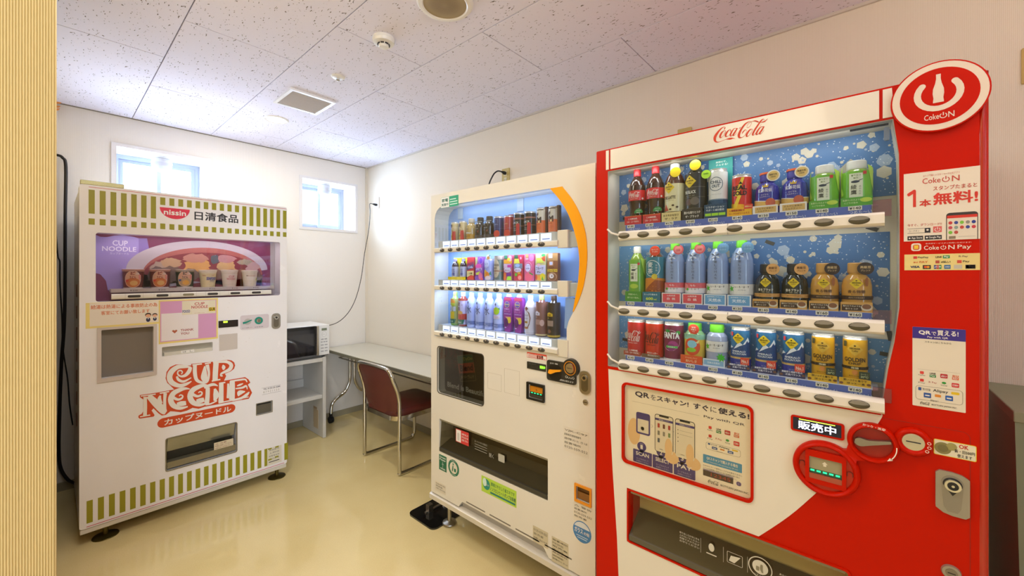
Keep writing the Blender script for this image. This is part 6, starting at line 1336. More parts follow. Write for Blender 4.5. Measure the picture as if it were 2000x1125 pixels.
mt_ = drink(None, slot(0, 6), 'bcan', 'blue milk tea bottle with orange cap, the left one of two', 'bottle', .118, .0300, '#3b3a9c', '#4644a6', None,
    [('t', '紅茶花伝', -.002, .066, .034, .010, '#ece8f4', .03), ('t', 'ロイヤル', -.002, .054, .018, .004, '#d8d4ec', .01), ('t', 'ミルクティー', -.002, .048, .024, .004, '#d8d4ec', .01), ('p', [(-.006, .074), (.006, .074), (.008, .082), (.003, .078), (0, .084), (-.003, .078), (-.008, .082)], '#e0b83c'),
     ('p', [(-.05, .022), (.05, .022), (.05, .038), (.0, .034), (-.05, .042)], '#e2b45c'), ('p', [(-.05, .042), (0, .034), (.05, .038), (.05, .040), (0, .036), (-.05, .044)], '#f0ece4'), ('e', .012, .031, .012, .012, '#c8603c')],
    (.060, .023, '#eee6dc', [('r', -.024, .026, .003, .019, '#dcb468'), ('t', 'ミルクに本気の', 0, .0145, .040, .0045, '#4a341c', .02), ('t', 'ミルクティー', 0, .0075, .034, .0045, '#4a341c', .02)]),
    (.018, .105, .0160, '#f2ece2', [('e', .018, .105, .0130, .0128, '#e8c474'), ('t', '国産牛乳', .018, .108, .019, .005, '#4a341c', .03), ('t', '100%', .018, .1015, .012, .004, '#4a341c', .01)]), g1,
    extra=lambda t, h, r: MB().lathe([(h-.005, r*.65), (h+.0005, r*.64), (h+.0015, r*.5)], mat('#e4662c', .4), seg=24).build('cap_top', t))
dup(mt_, slot(0, 7), 'blue milk tea bottle with orange cap, the right one of two', g1)
def tea_items(z, big=0):
    return [('p', [(-.05, z+.030), (-.032, z+.05), (-.036, z+.0), (-.028, z-.02), (-.05, z-.03)], '#bfe858'), ('p', [(.022, z+.05), (.05, z+.04), (.05, z-.02), (.034, z+.0)], '#c8ec60'),
            ('r', -.014, .012, z-.030, z+.030, '#e6ead2'), ('t', '香り立つ', -.001, z+.025, .018, .0045, '#6a8a3c', .02), ('t', '旨み', -.001, z+.0185, .009, .004, '#6a8a3c', .02),
            ('e', -.002, z+.009, .008, .0032, '#3a4450'), ('p', [(.004, z+.010), (.012, z+.014), (.012, z+.0155), (.004, z+.012)], '#3a4450'), ('t', '綾', -.005, z-.004, .011, .011, '#3c4038', .01), ('t', '鷹', -.005, z-.017, .011, .011, '#3c4038', .01), ('t', 'あ', .0065, z-.003, .0042, .0042, '#3c4038', 0), ('t', 'や', .0065, z-.009, .0042, .0042, '#3c4038', 0), ('t', 'た', .0065, z-.015, .0042, .0042, '#3c4038', 0), ('t', 'か', .0065, z-.021, .0042, .0042, '#3c4038', 0),
            ('r', .012, .019, z+.026, z+.034, '#d83a34')]
tcard = (.060, .022, '#5aa832', [('t', '急須でいれたような', -.008, .0155, .036, .0045, '#dcecb0', .02), ('t', 'にごりの旨み', -.010, .0085, .026, .0045, '#dcecb0', .02), ('e', .018, .014, .011, .0055, '#c2dc4c')])
ts = drink(None, slot(0, 8), 'small', 'green tea small bottle with white cap, left of two on the top shelf', 'bottle', .117, .0300, '#8aa83c', '#e4e2dc', (.020, .088, '#7cc43a'), tea_items(.052), tcard, None, g1)
dup(ts, slot(0, 9), 'green tea small bottle with white cap at the right end of the top shelf', g1)
# --- middle shelf
drink(None, slot(1, 0), 'pet', 'tall green tea bottle at the left end of the middle shelf', 'bottle', .188, .0275, '#8fae3e', '#e6e4da', (.030, .142, '#74b23a'), tea_items(.098)+[('e', 0, .052, .014, .008, '#b4d24c')],
    (.058, .034, '#4f9436', [('t', '茶葉ひらく、', 0, .024, .034, .006, '#dcecb8', .02), ('t', '香り立つ旨み。', 0, .013, .042, .006, '#dcecb8', .02)]), None, g2)
drink(None, slot(1, 1), 'pet', 'teal and orange barley tea bottle with a red disc', 'bottle', .188, .0310, '#7a3c1c', '#2a8a94', (.034, .150, '#2c7a8e'),
    [('o', 0, .112, .026, .027, .0018, '#dce8e8'), ('t', '麦', -.006, .124, .018, .018, '#e8ecea', .02), ('t', '茶', -.006, .103, .018, .018, '#e8ecea', .02), ('t', 'や', .014, .122, .006, .006, '#e8ecea', 0), ('t', 'か', .014, .114, .006, .006, '#e8ecea', 0), ('t', 'ん', .014, .106, .006, .006, '#e8ecea', 0), ('p', [(-.05, .035), (.05, .035), (.05, .078), (0, .082), (-.05, .076)], '#d8842c'), ('p', [(-.03, .036), (.045, .036), (.045, .070), (.01, .074)], '#9a4a20'), ('e', .008, .085, .009, .009, '#d8c03c')],
    (.060, .034, '#2c6f86', [('t', 'たっぷり飲める', -.002, .026, .044, .006, '#e0ecec', .02), ('t', '600', -.006, .012, .024, .009, '#d8e83c', .04), ('t', 'ml', .013, .0105, .009, .006, '#d8e83c', .02)]),
    (.008, .170, .0170, '#d8402c', [('t', 'おいしくて', .008, .174, .022, .005, '#f6d8cc', .03), ('t', 'すっきり', .008, .167, .018, .005, '#f6d8cc', .03)]), g2)
WB = mat('#93a8d4', .18, coat=.6, noise=.15); lf = '#4ab82c'
def flower(z): return [('p', [(x0+.0*k, z0) for k, (x0, z0) in enumerate([(0, z), (.009*math.cos(a-.3), z+.009*math.sin(a-.3)), (.013*math.cos(a), z+.013*math.sin(a)), (.009*math.cos(a+.3), z+.009*math.sin(a+.3))])], c_) for a, c_ in [(R(90+60*q), ('#dfe4f0', '#6c7484')[q % 2]) for q in range(6)]]
def vert(s_, z, c_): return [('t', ch, .0005, z-.0098*i, .0065, .0065, c_, .02) for i, ch in enumerate(s_)]
pw_items = flower(.148)+vert('ILOHAS', .130, '#64708c')+[('r', -.05, .05, .050, .066, '#e0606c'), ('r', -.05, .05, .034, .050, '#ece4e8'), ('t', 'もも', .0, .058, .014, .006, '#f8e4e4', .02), ('t', 'い・ろ・は・す', .002, .047, .030, .0055, '#4a4848', .02), ('e', -.022, .053, .009, .010, '#e88a8c'), ('e', -.016, .046, .004, .004, lf)]
peach = drink(None, slot(1, 2), 'water', 'peach water bottle with green cap, left of two on the middle shelf', 'bottle', .192, .0300, WB, '#6cc832', None, pw_items,
    (.060, .033, '#e8e0dc', [('r', -.027, .027, .003, .030, '#e0505c'), ('t', '山梨県産', 0, .0245, .026, .005, '#f8e0e0', .02), ('t', '白  桃', 0, .0145, .026, .008, '#f8e0e0', .03)]),
    (.019, .171, .0160, '#e0606c', [('e', .019, .171, .012, .011, '#ec8c90'), ('t', '白桃', .019, .169, .012, .007, '#c83a50', .02), ('e', .019, .184, .006, .002, '#3a9a2c')]), g2)
dup(peach, slot(1, 3), 'peach water bottle with green cap, right of two on the middle shelf', g2)
wt_items = flower(.148)+vert('ILOHAS', .130, '#64708c')+[('r', -.05, .05, .034, .064, '#ece8e2'), ('t', 'い・ろ・は・す', .006, .056, .036, .006, '#2e2c2c', .03), ('t', '天然水', .006, .047, .020, .003, '#7a8498', 0), ('p', [(-.024, .060), (-.020, .054), (-.014, .056), (-.018, .050), (-.015, .043), (-.021, .046), (-.026, .041), (-.026, .048), (-.032, .050), (-.027, .053)], lf)]
water = drink(None, slot(1, 4), 'water', 'plain water bottle with blue disc, left of two on the middle shelf', 'bottle', .192, .0300, WB, '#6cc832', None, wt_items,
    (.061, .033, '#e2e4e6', [('r', -.027, .027, .003, .030, '#6ca6d4'), ('t', '自然環境にやさしい', 0, .0255, .042, .004, '#e4eef6', .02), ('t', '天然水', 0, .0155, .036, .010, '#eef4fa', .03)]),
    (.020, .170, .0160, '#6c9cc8', [('t', '日本の', .020, .174, .018, .006, '#9cc4e4', .03), ('t', '天然水', .020, .166, .019, .006, '#9cc4e4', .03)]), g2)
dup(water, slot(1, 5), 'plain water bottle with blue disc, right of two on the middle shelf', g2)
def ccard(bg, panel): 
    return (.060, .024, bg, [('r', -.028, .010, .003, .018, panel), ('t', '淹れたてのような', -.009, .0145, .034, .0042, '#e8dcc4', .02), ('t', '香りとコク', -.009, .0078, .024, .0042, '#e8dcc4', .02), ('e', .019, .012, .0105, .0085, '#ddd2bc'), ('e', .019, .014, .0085, .0062, '#8a5a3c')])
cb_items = coffee_badge(0, .070, .0135)+[('t', '香るブラック', 0, .050, .036, .0075, '#ece4d4', .03), ('t', '微糖・無糖', 0, .0435, .018, .003, '#b8ac90', 0), ('r', -.05, .05, .030, .0395, '#dba45a'), ('t', '挽きたての豆の香り', 0, .035, .030, .0035, '#6a4418', .01)]
cbk = drink(None, slot(1, 6), 'bcan', 'black coffee bottle can with tan disc, left of two', 'bottle', .122, .0300, '#27271c', '#2c2a28', None, cb_items, ccard('#d8a455', '#4a3020'),
    (.017, .107, .0158, '#e0a866', [('t', '高級豆', .017, .1105, .020, .0065, '#6a3c14', .03), ('t', 'ブレンド', .017, .1025, .018, .005, '#6a3c14', .02)]), g2)
dup(cbk, slot(1, 7), 'black coffee bottle can with tan disc, right of two', g2)
cg_items = coffee_badge(0, .070, .0135)+[('t', '香る微糖', 0, .050, .034, .008, '#6a4418', .03), ('t', '香ばしい甘さ', 0, .0435, .020, .003, '#6a4418', 0), ('r', -.05, .05, .030, .0395, '#4a3420'), ('t', '挽きたての豆の香り', 0, .035, .030, .0035, '#c8a878', .01), ('e', .020, .074, .004, .011, '#a86838')]
cgd = drink(None, slot(1, 8), 'bcan', 'golden coffee bottle can with dark disc, left of two', 'bottle', .122, .0300, '#d09a44', '#c8964e', None, cg_items, ccard('#d8a455', '#4a3020'),
    (.017, .107, .0158, '#3a2a24', [('t', '高級豆', .017, .1105, .020, .0065, '#dcbc88', .03), ('t', 'ブレンド', .017, .1025, .018, .005, '#dcbc88', .02)]), g2)
dup(cgd, slot(1, 9), 'golden coffee bottle can with dark disc at the right end of the middle shelf', g2)
# --- bottom shelf
HC = .1205
drink(None, slot(2, 0), 'can', 'red cola can with white script at the left end of the bottom shelf', 'can', HC, .0300, '#cc2a2a', None, None, [('L', -.004, .066, .062, .038, '#f0dcd4'), ('t', 'ORIGINAL TASTE', -.002, .042, .034, .0035, '#ecd0c8', .01)],
    (.060, .014, '#a84a34', [('t', 'この爽快感、', .006, .018, .032, .0058, '#f4e4dc', .04), ('t', 'コカ・コーラだけ。', .0, .0095, .050, .0058, '#f4e4dc', .04)]), None, g3)
drink(None, slot(2, 1), 'can', 'red cola can with black script on the bottom shelf', 'can', HC, .0300, '#d2341c', None, None, [('L', -.004, .066, .062, .038, '#2a1614'), ('t', 'ZERO SUGAR', -.002, .042, .030, .004, '#4a1c14', .02)],
    (.060, .012, '#7a5a44', [('t', 'ゼロシュガー', .006, .0175, .036, .0058, '#f0e4d4', .05), ('t', 'ゼロカロリー', .008, .009, .036, .0058, '#f0e4d4', .05)]), None, g3)
drink(None, slot(2, 2), 'can', 'magenta grape soda can with white capital letters', 'can', HC, .0300, '#7c2348', None, None,
    [('o', -.002, .064, .030, .034, .0014, '#d8a8c4'), ('e', -.012, .094, .010, .005, '#2c8a3c'), ('e', .022, .090, .007, .006, '#3a9a3c'), ('t', 'FANTA', -.001, .080, .052, .020, '#f2ecee', .07), ('e', .006, .048, .016, .015, '#a83a84'), ('e', .000, .042, .012, .012, '#8c2c74'), ('r', -.016, .020, .040, .047, '#5cba5c'), ('t', '天然果汁', .002, .0435, .022, .004, '#eef4e8', .02), ('r', -.05, .05, .0, .006, '#e4dcd8')], None, None, g3)
drink(None, slot(2, 3), 'small', 'small apple juice bottle with a red disc above its label', 'bottle', .124, .0300, '#8fbe8c', '#5cb83c', (.018, .090, '#e6c24a'),
    [('r', -.05, .05, .074, .090, '#8cc0a8'), ('e', 0, .052, .024, .027, '#d8502c'), ('e', 0, .060, .014, .012, '#8cc8e0'), ('e', -.002, .042, .014, .007, '#8ac83c'), ('p', [(.010, .066), (.022, .074), (.018, .062)], '#f0dca0')],
    (.064, .025, '#e0552a', [('t', 'すりおろしりんご', 0, .018, .036, .0042, '#f8d8a0', .02), ('t', 'おいしさ', 0, .0085, .032, .008, '#f8e0b0', .03)]),
    (.004, .106, .0160, '#dc4a38', [('t', '管理', .004, .111, .012, .005, '#f8d8cc', .03), ('t', '栄養士', .004, .1045, .016, .005, '#f8d8cc', .03), ('t', '推奨', .004, .0985, .008, .003, '#f8d8cc', .01)]), g3)
def leaf_extra(t, h, r):
    P = []
    for k in range(16): a = R(k*22.5+10); q = .014 if k % 2 else .007; P.append((.020+q*math.cos(a), .030+q*math.sin(a)))
    MB().prism(P, -r-.008, -r-.0068, mat('#3fbf2a', .4)).build('leaf_tag', t)
drink(None, slot(2, 4), 'small', 'small clear water bottle with green cap and green leaf on the bottom shelf', 'bottle', .124, .0300, mat('#a4adcc', .15, coat=.6), '#6cc832', (.043, .075, '#e6e2de'),
    [('t', 'い・ろ・は・す', .006, .064, .038, .007, '#2e2c2c', .03), ('t', '天然水', .006, .055, .020, .003, '#7a8498', 0), ('p', [(-.024, .068), (-.020, .062), (-.014, .064), (-.018, .058), (-.015, .051), (-.021, .054), (-.026, .049), (-.026, .056), (-.032, .058), (-.027, .061)], lf)],
    (.060, .022, '#dfe6ee', [('r', -.027, .027, .004, .019, '#8cb8dc'), ('t', '日本の天然水', 0, .0115, .034, .006, '#eef6fa', .03)]), None, g3, extra=leaf_extra)
def no1(t, h, r):
    m = MB().prism(rrect(.006, .028, .017, .037, .001), -r-.0078, -r-.0066, mat('#e04a30', .4)); art(m, [('t', 'No.1', .017, .027, .016, .009, '#f4dccc', .04), ('t', 'おいしさ', .017, .0205, .012, .003, '#f4dccc', .01)], -r-.008); m.build('promo_tag', t)
em = [('r', -.04, .04, .055, .112, '#2f6f9c'), ('p', [(-.037, .055), (-.024, .068), (-.016, .063), (.0, .078), (.010, .072), (.024, .094), (.037, .070), (.037, .052), (-.037, .052)], '#2c4a80'), ('p', [(.024, .094), (.030, .082), (.026, .078), (.022, .084), (.016, .074), (.010, .072)], '#eef0f4'), ('p', [(-.004, .074), (.002, .080), (.010, .072), (.002, .068), (-.004, .064), (-.014, .058)], '#e4e8f0'), ('p', [(-.034, .057), (-.024, .068), (-.016, .063), (-.024, .060)], '#e4e8f0'), ('r', -.04, .04, .028, .056, '#2a4a86')] + \
     coffee_badge(-.002, .090, .0155)+[('t', 'EMERALD', 0, .0525, .034, .0052, '#dfe6ee', .04), ('t', 'MOUNTAIN', 0, .0455, .036, .0052, '#dfe6ee', .04), ('r', -.04, .04, .031, .0365, '#d2b06a'), ('r', -.04, .04, .004, .031, '#3a3f9e'), ('t', 'コーヒー', 0, .020, .014, .004, '#c0c4e4', .02), ('r', -.021, -.015, .097, .108, '#d83a3a')]
emc = (.058, .016, '#34345e', [('t', '高級豆と国産牛乳の', .0, .0145, .046, .0052, '#eceaf4', .04), ('t', '王道バランス', .002, .0075, .034, .0052, '#eceaf4', .04), ('e', -.024, .006, .004, .003, '#7a5038'), ('e', .025, .008, .004, .003, '#7a5038')])
ec = drink(None, slot(2, 5), 'can', 'blue mountain coffee can, leftmost of three', 'can', .122, .0245, '#2c4f8c', None, None, em, emc, None, g3, extra=no1)
dup(ec, slot(2, 6), 'blue mountain coffee can, middle of three', g3); dup(ec, slot(2, 7), 'blue mountain coffee can, rightmost of three', g3)
def dk(t, h, r):
    m = MB().prism(rrect(.008, .028, .020, .038, .001), -r-.0078, -r-.0066, mat('#35402c', .4)); art(m, [('t', 'コーヒー', .018, .032, .014, .0035, '#c8d0a0', .02), ('t', '30℃', .018, .0255, .014, .005, '#c8d0a0', .03)], -r-.008); m.build('promo_tag', t)
gd = coffee_badge(0, .090, .0165, '#e0b43c')+[('t', 'GOLDEN', 0, .064, .043, .0105, '#4a3210', .05), ('t', 'DRIP', 0, .0545, .024, .0055, '#4a3210', .04), ('r', -.04, .04, .0405, .0475, '#352814'), ('t', '微糖', 0, .044, .014, .005, '#e4d4a8', .02), ('e', 0, .033, .0055, .006, '#d88a3c'), ('t', '贅沢なキレの香り', 0, .024, .022, .003, '#5a4014', .01), ('r', -.0235, -.016, .096, .110, '#4a4420')]
gdc = (.060, .018, '#e2b226', [('t', '深いコクと香りで', .0, .014, .044, .0052, '#4a3410', .04), ('t', 'ほっと一息', .002, .0065, .034, .0052, '#4a3410', .04), ('e', -.026, .005, .004, .003, '#7a4a28'), ('e', .026, .007, .004, .003, '#7a4a28')])
gc_ = drink(None, slot(2, 8), 'can', 'golden drip coffee can, left of two on the bottom shelf', 'can', .122, .0245, '#dba41e', None, None, gd, gdc, None, g3, extra=dk)
dup(gc_, slot(2, 9), 'golden drip coffee can at the right end of the bottom shelf', g3)

# ================= cream machine: eleven columns on three shelves
DZ = (1.5765, 1.3675, 1.1245)
def ds(row, k, dz=0): return MD @ T((.1495+.0646*k-(.002 if row == 0 else 0), .047, DZ[row]+dz))
h1, h2, h3 = 'drinks on the top shelf of the cream machine', 'drinks on the middle shelf of the cream machine', 'drinks on the bottom shelf of the cream machine'
def redtag(w, h_, x, z=0, c_='#d8402f', top=None):
    def f(t, h, r):
        P = [(x-w/2, z), (x+w/2, z), (x+w/2*.8, z+h_), (x-w/2*.8, z+h_)] if not top else ell(x, z+h_*.5, w/2, h_*.55, 20)
        m = MB().prism(P, -r-.0075, -r-.0035, mat(c_, .35, noise=.1)); m.build('promo_tag', t)
    return f
s1 = drink(None, ds(0, 0), 'slim', 'small cream coffee can with red tag at the left end of the top shelf', 'can', .100, .0215, '#dcc48c', None, None, [('e', -.006, .078, .008, .009, '#6a4638'), ('o', .002, .052, .013, .015, .001, '#7a5a3c'), ('t', 'ミルク', .0, .052, .018, .008, '#8a5a30', .02), ('r', -.03, .016, .006, .034, '#e0c04a'), ('t', 'コク', -.006, .022, .014, .012, '#2c2414', .04)], None, None, h1, extra=redtag(.026, .048, .020))
dup(s1, ds(0, 1), 'small cream coffee can with red tag, second from the left', h1)
drink(None, ds(0, 2), 'bcan', 'tan bottle can with gold foot on the top shelf of the cream machine', 'bottle', .108, .0280, '#c8a868', '#c9bda8', None, [('e', -.012, .068, .003, .004, '#5a4a2c'), ('t', '微糖', -.008, .054, .024, .006, '#8a6a3a', .02), ('t', 'THE', -.008, .044, .020, .006, '#b08a50', .02), ('p', [(-.026, .038), (.020, .034), (.016, .028), (-.024, .030)], '#e8dcc0'), ('r', -.05, .05, .003, .026, '#cf9a34'), ('t', 'まろやか', 0, .016, .030, .007, '#4a3414', .03)], None, None, h1)
b1 = drink(None, ds(0, 3), 'bcan', 'black bottle can, left of two on the top shelf of the cream machine', 'bottle', .108, .0280, '#23211f', '#2a2826', None, [('r', -.03, .03, .082, .086, '#8c8880'), ('e', -.012, .068, .004, .003, '#d8c890'), ('t', 'BLACK', -.002, .050, .024, .005, '#b8b2a4', .02), ('t', '無糖', -.012, .040, .014, .005, '#8a8478', .01), ('p', [(.004, .036), (.014, .042), (.010, .028)], '#8a3a34'), ('r', -.05, .05, .003, .018, '#4c443c')], None, None, h1)
dup(b1, ds(0, 4), 'black bottle can, right of two on the top shelf of the cream machine', h1)
drink(None, ds(0, 5), 'slim', 'navy coffee can with round red tag on the top shelf', 'can', .100, .0245, '#2a3468', None, None, [('o', 0, .075, .013, .012, .0008, '#8a94b4'), ('t', 'BLEND', 0, .060, .026, .005, '#a8b0cc', .02), ('t', 'コーヒー', 0, .050, .024, .004, '#7a84ac', .01), ('r', -.04, .04, .040, .0408, '#8a94b4')], None, None, h1, extra=redtag(.036, .030, .012, 0, '#e0503c', 1))
def backcard(c_, w=.056, h_=.115, d=.018):
    return lambda t, h, r: MB().prism(rrect(-w/2+.004, w/2+.006, 0, h_, .001), r-.004, r+d*.0+.001, mat(c_, .4)).build('backing_card', t)
def two(*fs):
    def f(t, h, r):
        for q in fs: q(t, h, r)
    return f
drink(None, ds(0, 6), 'slim', 'red coffee can with a dark card behind it', 'can', .098, .0245, '#b83434', None, None, [('o', 0, .072, .013, .012, .0008, '#c88a6a'), ('t', 'BLEND', 0, .058, .026, .005, '#d8a878', .02), ('t', 'デミタス', 0, .048, .022, .004, '#d8b090', .01), ('r', -.04, .04, .038, .0388, '#dcb8a8')], None, None, h1, extra=two(redtag(.036, .028, .014, 0, '#e0503c', 1), backcard('#7c2a2c', .054, .108)))
bk_ = drink(None, ds(0, 7), 'can', 'black and copper coffee can with red tag, left of two', 'can', .104, .0280, '#241f1d', None, None, [('r', -.05, .05, .073, .080, '#a8705a'), ('t', 'BLACK', -.004, .058, .040, .009, '#dcd4c4', .04), ('e', .008, .047, .005, .006, '#e0b84c'), ('r', -.05, .05, .040, .045, '#8c5c48'), ('t', '無糖', -.004, .030, .014, .004, '#a89c8c', .01), ('r', -.024, .006, .022, .0235, '#c8bcac')], None, None, h1, extra=redtag(.020, .052, .019, 0, '#d23a3c'))
dup(bk_, ds(0, 8), 'black and copper coffee can with red tag, right of two', h1)
mc = drink(None, ds(0, 9), 'slim', 'tall cream and orange can with a big letter M, left of two', 'can', .114, .0225, '#e6dcc4', None, None, [('r', -.04, .04, .004, .058, '#ee7a44'), ('r', -.022, .022, .103, .107, '#4a3a34'), ('p', [(-.014, .086), (-.002, .094), (.0, .084), (-.010, .074)], '#6a4a3c'), ('t', 'M', .002, .060, .022, .026, '#3c2c28', .06), ('e', .002, .052, .0045, .005, '#f0d494'), ('t', 'ミルク', -.004, .040, .020, .004, '#5a3424', .02), ('r', -.018, .012, .028, .029, '#c8603a'), ('r', -.018, .012, .022, .023, '#c8603a')], None, None, h1,
     extra=lambda t, h, r: MB().box(.019, .031, -.004, .014, 0, h+.004, mat('#4c3432', .4)).build('side_card', t))
dup(mc, ds(0, 10), 'tall cream and orange can with a big letter M at the right end', h1)
# middle shelf
def flatpack(M, label, w, h, c_, items, group=h2, cap=None, top=None):
    t = empty('drink_carton', label, 'drink', M, group); m = MB().prism(rrect(-w/2, w/2, 0, h, (.003, .003, .005, .005)), -.011, .008, mat(c_, .4, coat=.3)); m.build('body', t, bevel=.002)
    q = MB(); art(q, items, -.0113); q.build('print', t)
    if top: top(t)
    return t
def ybot(t, h, r):
    MB().box(-.031, .030, r-.004, r+.001, 0, .114, mat('#d8cc14', .4)).build('backing_card', t); MB().box(-.031, .031, -r-.006, -r+.006, -.004, .012, mat('#e8c81c', .4)).build('holder', t)
y1 = drink(None, ds(1, 0, .004), 'pet', 'small dark vitamin bottle in a yellow holder, left of two', 'bottle', .108, .0195, '#2c1a1c', '#8a84d2', (.012, .066, '#a8a6b4'), [('t', 'クエ', 0, .046, .026, .016, '#3a4488', .03), ('t', 'ン酸', 0, .027, .026, .016, '#3a4488', .03)], None, None, h2, extra=ybot)
dup(y1, ds(1, 1, .004), 'small dark vitamin bottle in a yellow holder, right of two', h2)
flatpack(ds(1, 2), 'red and cream carton with slanted letters on the middle shelf', .050, .118, '#c0343c', [('p', [(-.025, .085), (.025, .096), (.025, .080), (-.025, .068)], '#8c2c4c'), ('p', [(-.025, .050), (.025, .064), (.025, .084), (-.025, .066)], '#4c4c74'), ('t', 'Cola', 0, .067, .036, .012, '#d8d0dc', .03), ('p', [(-.025, .014), (.004, .026), (.025, .022), (.025, .048), (-.025, .046)], '#e2d088'), ('t', '1本', .004, .034, .026, .012, '#5a3c28', .04), ('p', [(-.025, .002), (.025, .002), (.025, .022), (.004, .024)], '#d84a34')])
flatpack(ds(1, 3), 'purple and pink fruit carton on the middle shelf', .055, .118, '#8a4a9c', [('e', .012, .098, .015, .017, '#6a3ab0'), ('o', .012, .098, .015, .017, .0015, '#d8a4e0'), ('p', [(-.027, .070), (-.027, .116), (-.010, .116), (-.014, .085)], '#b0b074'), ('e', -.004, .070, .022, .012, '#d84a9c'), ('t', 'ぶどう', -.002, .056, .044, .014, '#d8d4f0', .05), ('p', [(-.025, .036), (.010, .046), (-.004, .026), (-.020, .026)], '#c4c84c'), ('e', .010, .020, .014, .018, '#e06a8c'), ('e', -.018, .012, .012, .012, '#7a4898'), ('r', .010, .027, .001, .010, '#e05a3c')])
drink(None, ds(1, 4), 'slim', 'pale blue lemon drink can with an orange fruit sign', 'can', .106, .0260, '#aab4e8', None, None, [('e', -.002, .082, .018, .022, '#d0d6f4'), ('t', 'さらり', -.004, .080, .030, .012, '#7a80c0', .02), ('t', 'としぼった', -.002, .064, .034, .007, '#8a7ab8', .01), ('e', -.008, .034, .014, .018, '#e8b83c'), ('e', .004, .026, .015, .016, '#ec8c2c'), ('p', [(.014, .030), (.028, .024), (.024, .046)], '#2c8a68'), ('e', .010, .012, .016, .010, '#e8ccc4')], None,
    (.012, .112, .0145, '#dfe6f4', [('e', .012, .110, .010, .008, '#d8964c'), ('p', [(.014, .117), (.026, .118), (.022, .126)], '#3c9a80')]), h2)
drink(None, ds(1, 5), 'slim', 'grey-green ginger ale can on the middle shelf', 'can', .119, .0255, '#5f6f66', None, None, [('r', -.05, .05, .100, .117, '#a89c8c'), ('e', 0, .058, .020, .045, '#c2b294'), ('t', 'GINGER', 0, .074, .034, .010, '#4c5048', .04), ('t', 'ALE', -.004, .060, .020, .010, '#4c5048', .04), ('r', -.05, .05, .042, .049, '#9c6a54'), ('t', 'DRY', 0, .034, .016, .006, '#8a7a64', .02)], None, None, h2)
def capb(c_): return lambda t: MB().box(-.022, -.002, -.0125, -.0105, .103, .119, mat(c_, .4)).build('printed_cap', t)
flatpack(ds(1, 6), 'orange and purple mixed fruit carton', .052, .120, '#c05a74', [('r', -.026, .026, .080, .098, '#dc9a2c'), ('e', .014, .104, .011, .014, '#d8a4c0'), ('e', .006, .100, .010, .008, '#e0c040'), ('r', -.026, .020, .058, .079, '#d0b0c0'), ('r', -.002, .026, .062, .074, '#c03a94'), ('e', -.002, .050, .022, .012, '#cfc4d4'), ('t', 'ぷるっシュ', -.004, .048, .034, .009, '#a04a60', .05), ('r', -.026, -.010, .002, .036, '#e0703c'), ('r', -.008, .022, .020, .036, '#7c2c88'), ('p', [(-.008, .002), (.024, .002), (.022, .020), (.0, .020)], '#a4dc3c')], top=capb('#2c7a58'))
flatpack(ds(1, 7), 'red apple carton with a grey band on the middle shelf', .054, .120, '#c43a4c', [('e', .014, .102, .013, .016, '#cc2c50'), ('e', .016, .104, .005, .006, '#f0a4b8'), ('p', [(-.026, .080), (.010, .080), (.004, .102), (-.022, .102)], '#d2cc4c'), ('r', -.026, .026, .056, .079, '#7a8494'), ('e', -.004, .070, .014, .008, '#9cb8dc'), ('e', -.002, .049, .022, .011, '#cfcadc'), ('t', 'ぷるっシュ', -.004, .048, .034, .009, '#a84058', .05), ('e', .010, .020, .014, .018, '#e8502c'), ('e', .010, .014, .010, .010, '#f09084'), ('e', -.012, .028, .008, .008, '#6cb83c'), ('e', .006, .036, .009, .005, '#e0a83c')], top=capb('#285a3c'))
flatpack(ds(1, 8), 'pink peach nectar carton on the middle shelf', .056, .122, '#d45c88', [('r', -.020, -.004, .104, .120, '#b89458'), ('r', -.020, -.004, .096, .103, '#c8b0a8'), ('e', .014, .104, .013, .016, '#e07cc0'), ('o', -.004, .062, .021, .024, .003, '#ec9cb8'), ('e', -.006, .060, .015, .018, '#dcd4ec'), ('t', 'ピーチ', -.006, .068, .018, .006, '#5a6ab0', .02), ('t', 'ネクター', -.006, .056, .026, .008, '#4a5aa8', .04), ('e', -.002, .018, .022, .020, '#ec6478'), ('p', [(.0, .040), (.024, .030), (.022, .024), (.002, .034)], '#3c9a44')])
flatpack(ds(1, 9), 'pale fruit-au-lait carton with black lettering', .056, .122, '#c8c088', [('r', -.020, -.002, .103, .119, '#c8d0d8'), ('p', [(.002, .100), (.026, .112), (.026, .086), (.012, .090)], '#c85034'), ('e', .016, .114, .011, .006, '#3caa5c'), ('p', [(-.022, .080), (.020, .080), (.004, .102), (-.018, .102)], '#ccd050'), ('r', -.028, .028, .030, .070, '#c8c4dc'), ('e', -.010, .071, .009, .007, '#e4b0b4'), ('t', 'フルーツ', -.004, .056, .040, .012, '#2c2a38', .04), ('t', 'オレ', -.008, .040, .020, .010, '#2c2a38', .04), ('e', -.004, .014, .018, .012, '#f0a03c'), ('e', .012, .020, .014, .014, '#e8d030'), ('e', -.022, .016, .005, .014, '#d8503c'), ('p', [(.006, .006), (.018, .002), (.012, .022)], '#4ca03c')])
flatpack(ds(1, 10), 'brown milk coffee carton at the right end of the middle shelf', .056, .122, '#8a5434', [('r', -.028, .028, .088, .120, '#b08450'), ('r', -.020, .0, .100, .120, '#c8c4d8'), ('r', -.018, .004, .068, .086, '#d8a884'), ('e', -.007, .077, .008, .007, '#c0c8e8'), ('t', 'ミルク', -.006, .058, .026, .007, '#3a2418', .04), ('r', -.026, .026, .040, .052, '#e0b83c'), ('t', 'コーヒー', 0, .046, .048, .009, '#3a2410', .05), ('e', 0, .020, .024, .018, '#c89c78'), ('e', 0, .018, .020, .015, '#8a5838'), ('e', -.004, .022, .012, .010, '#ecdcd0'), ('e', -.002, .022, .003, .003, '#3a2418')])
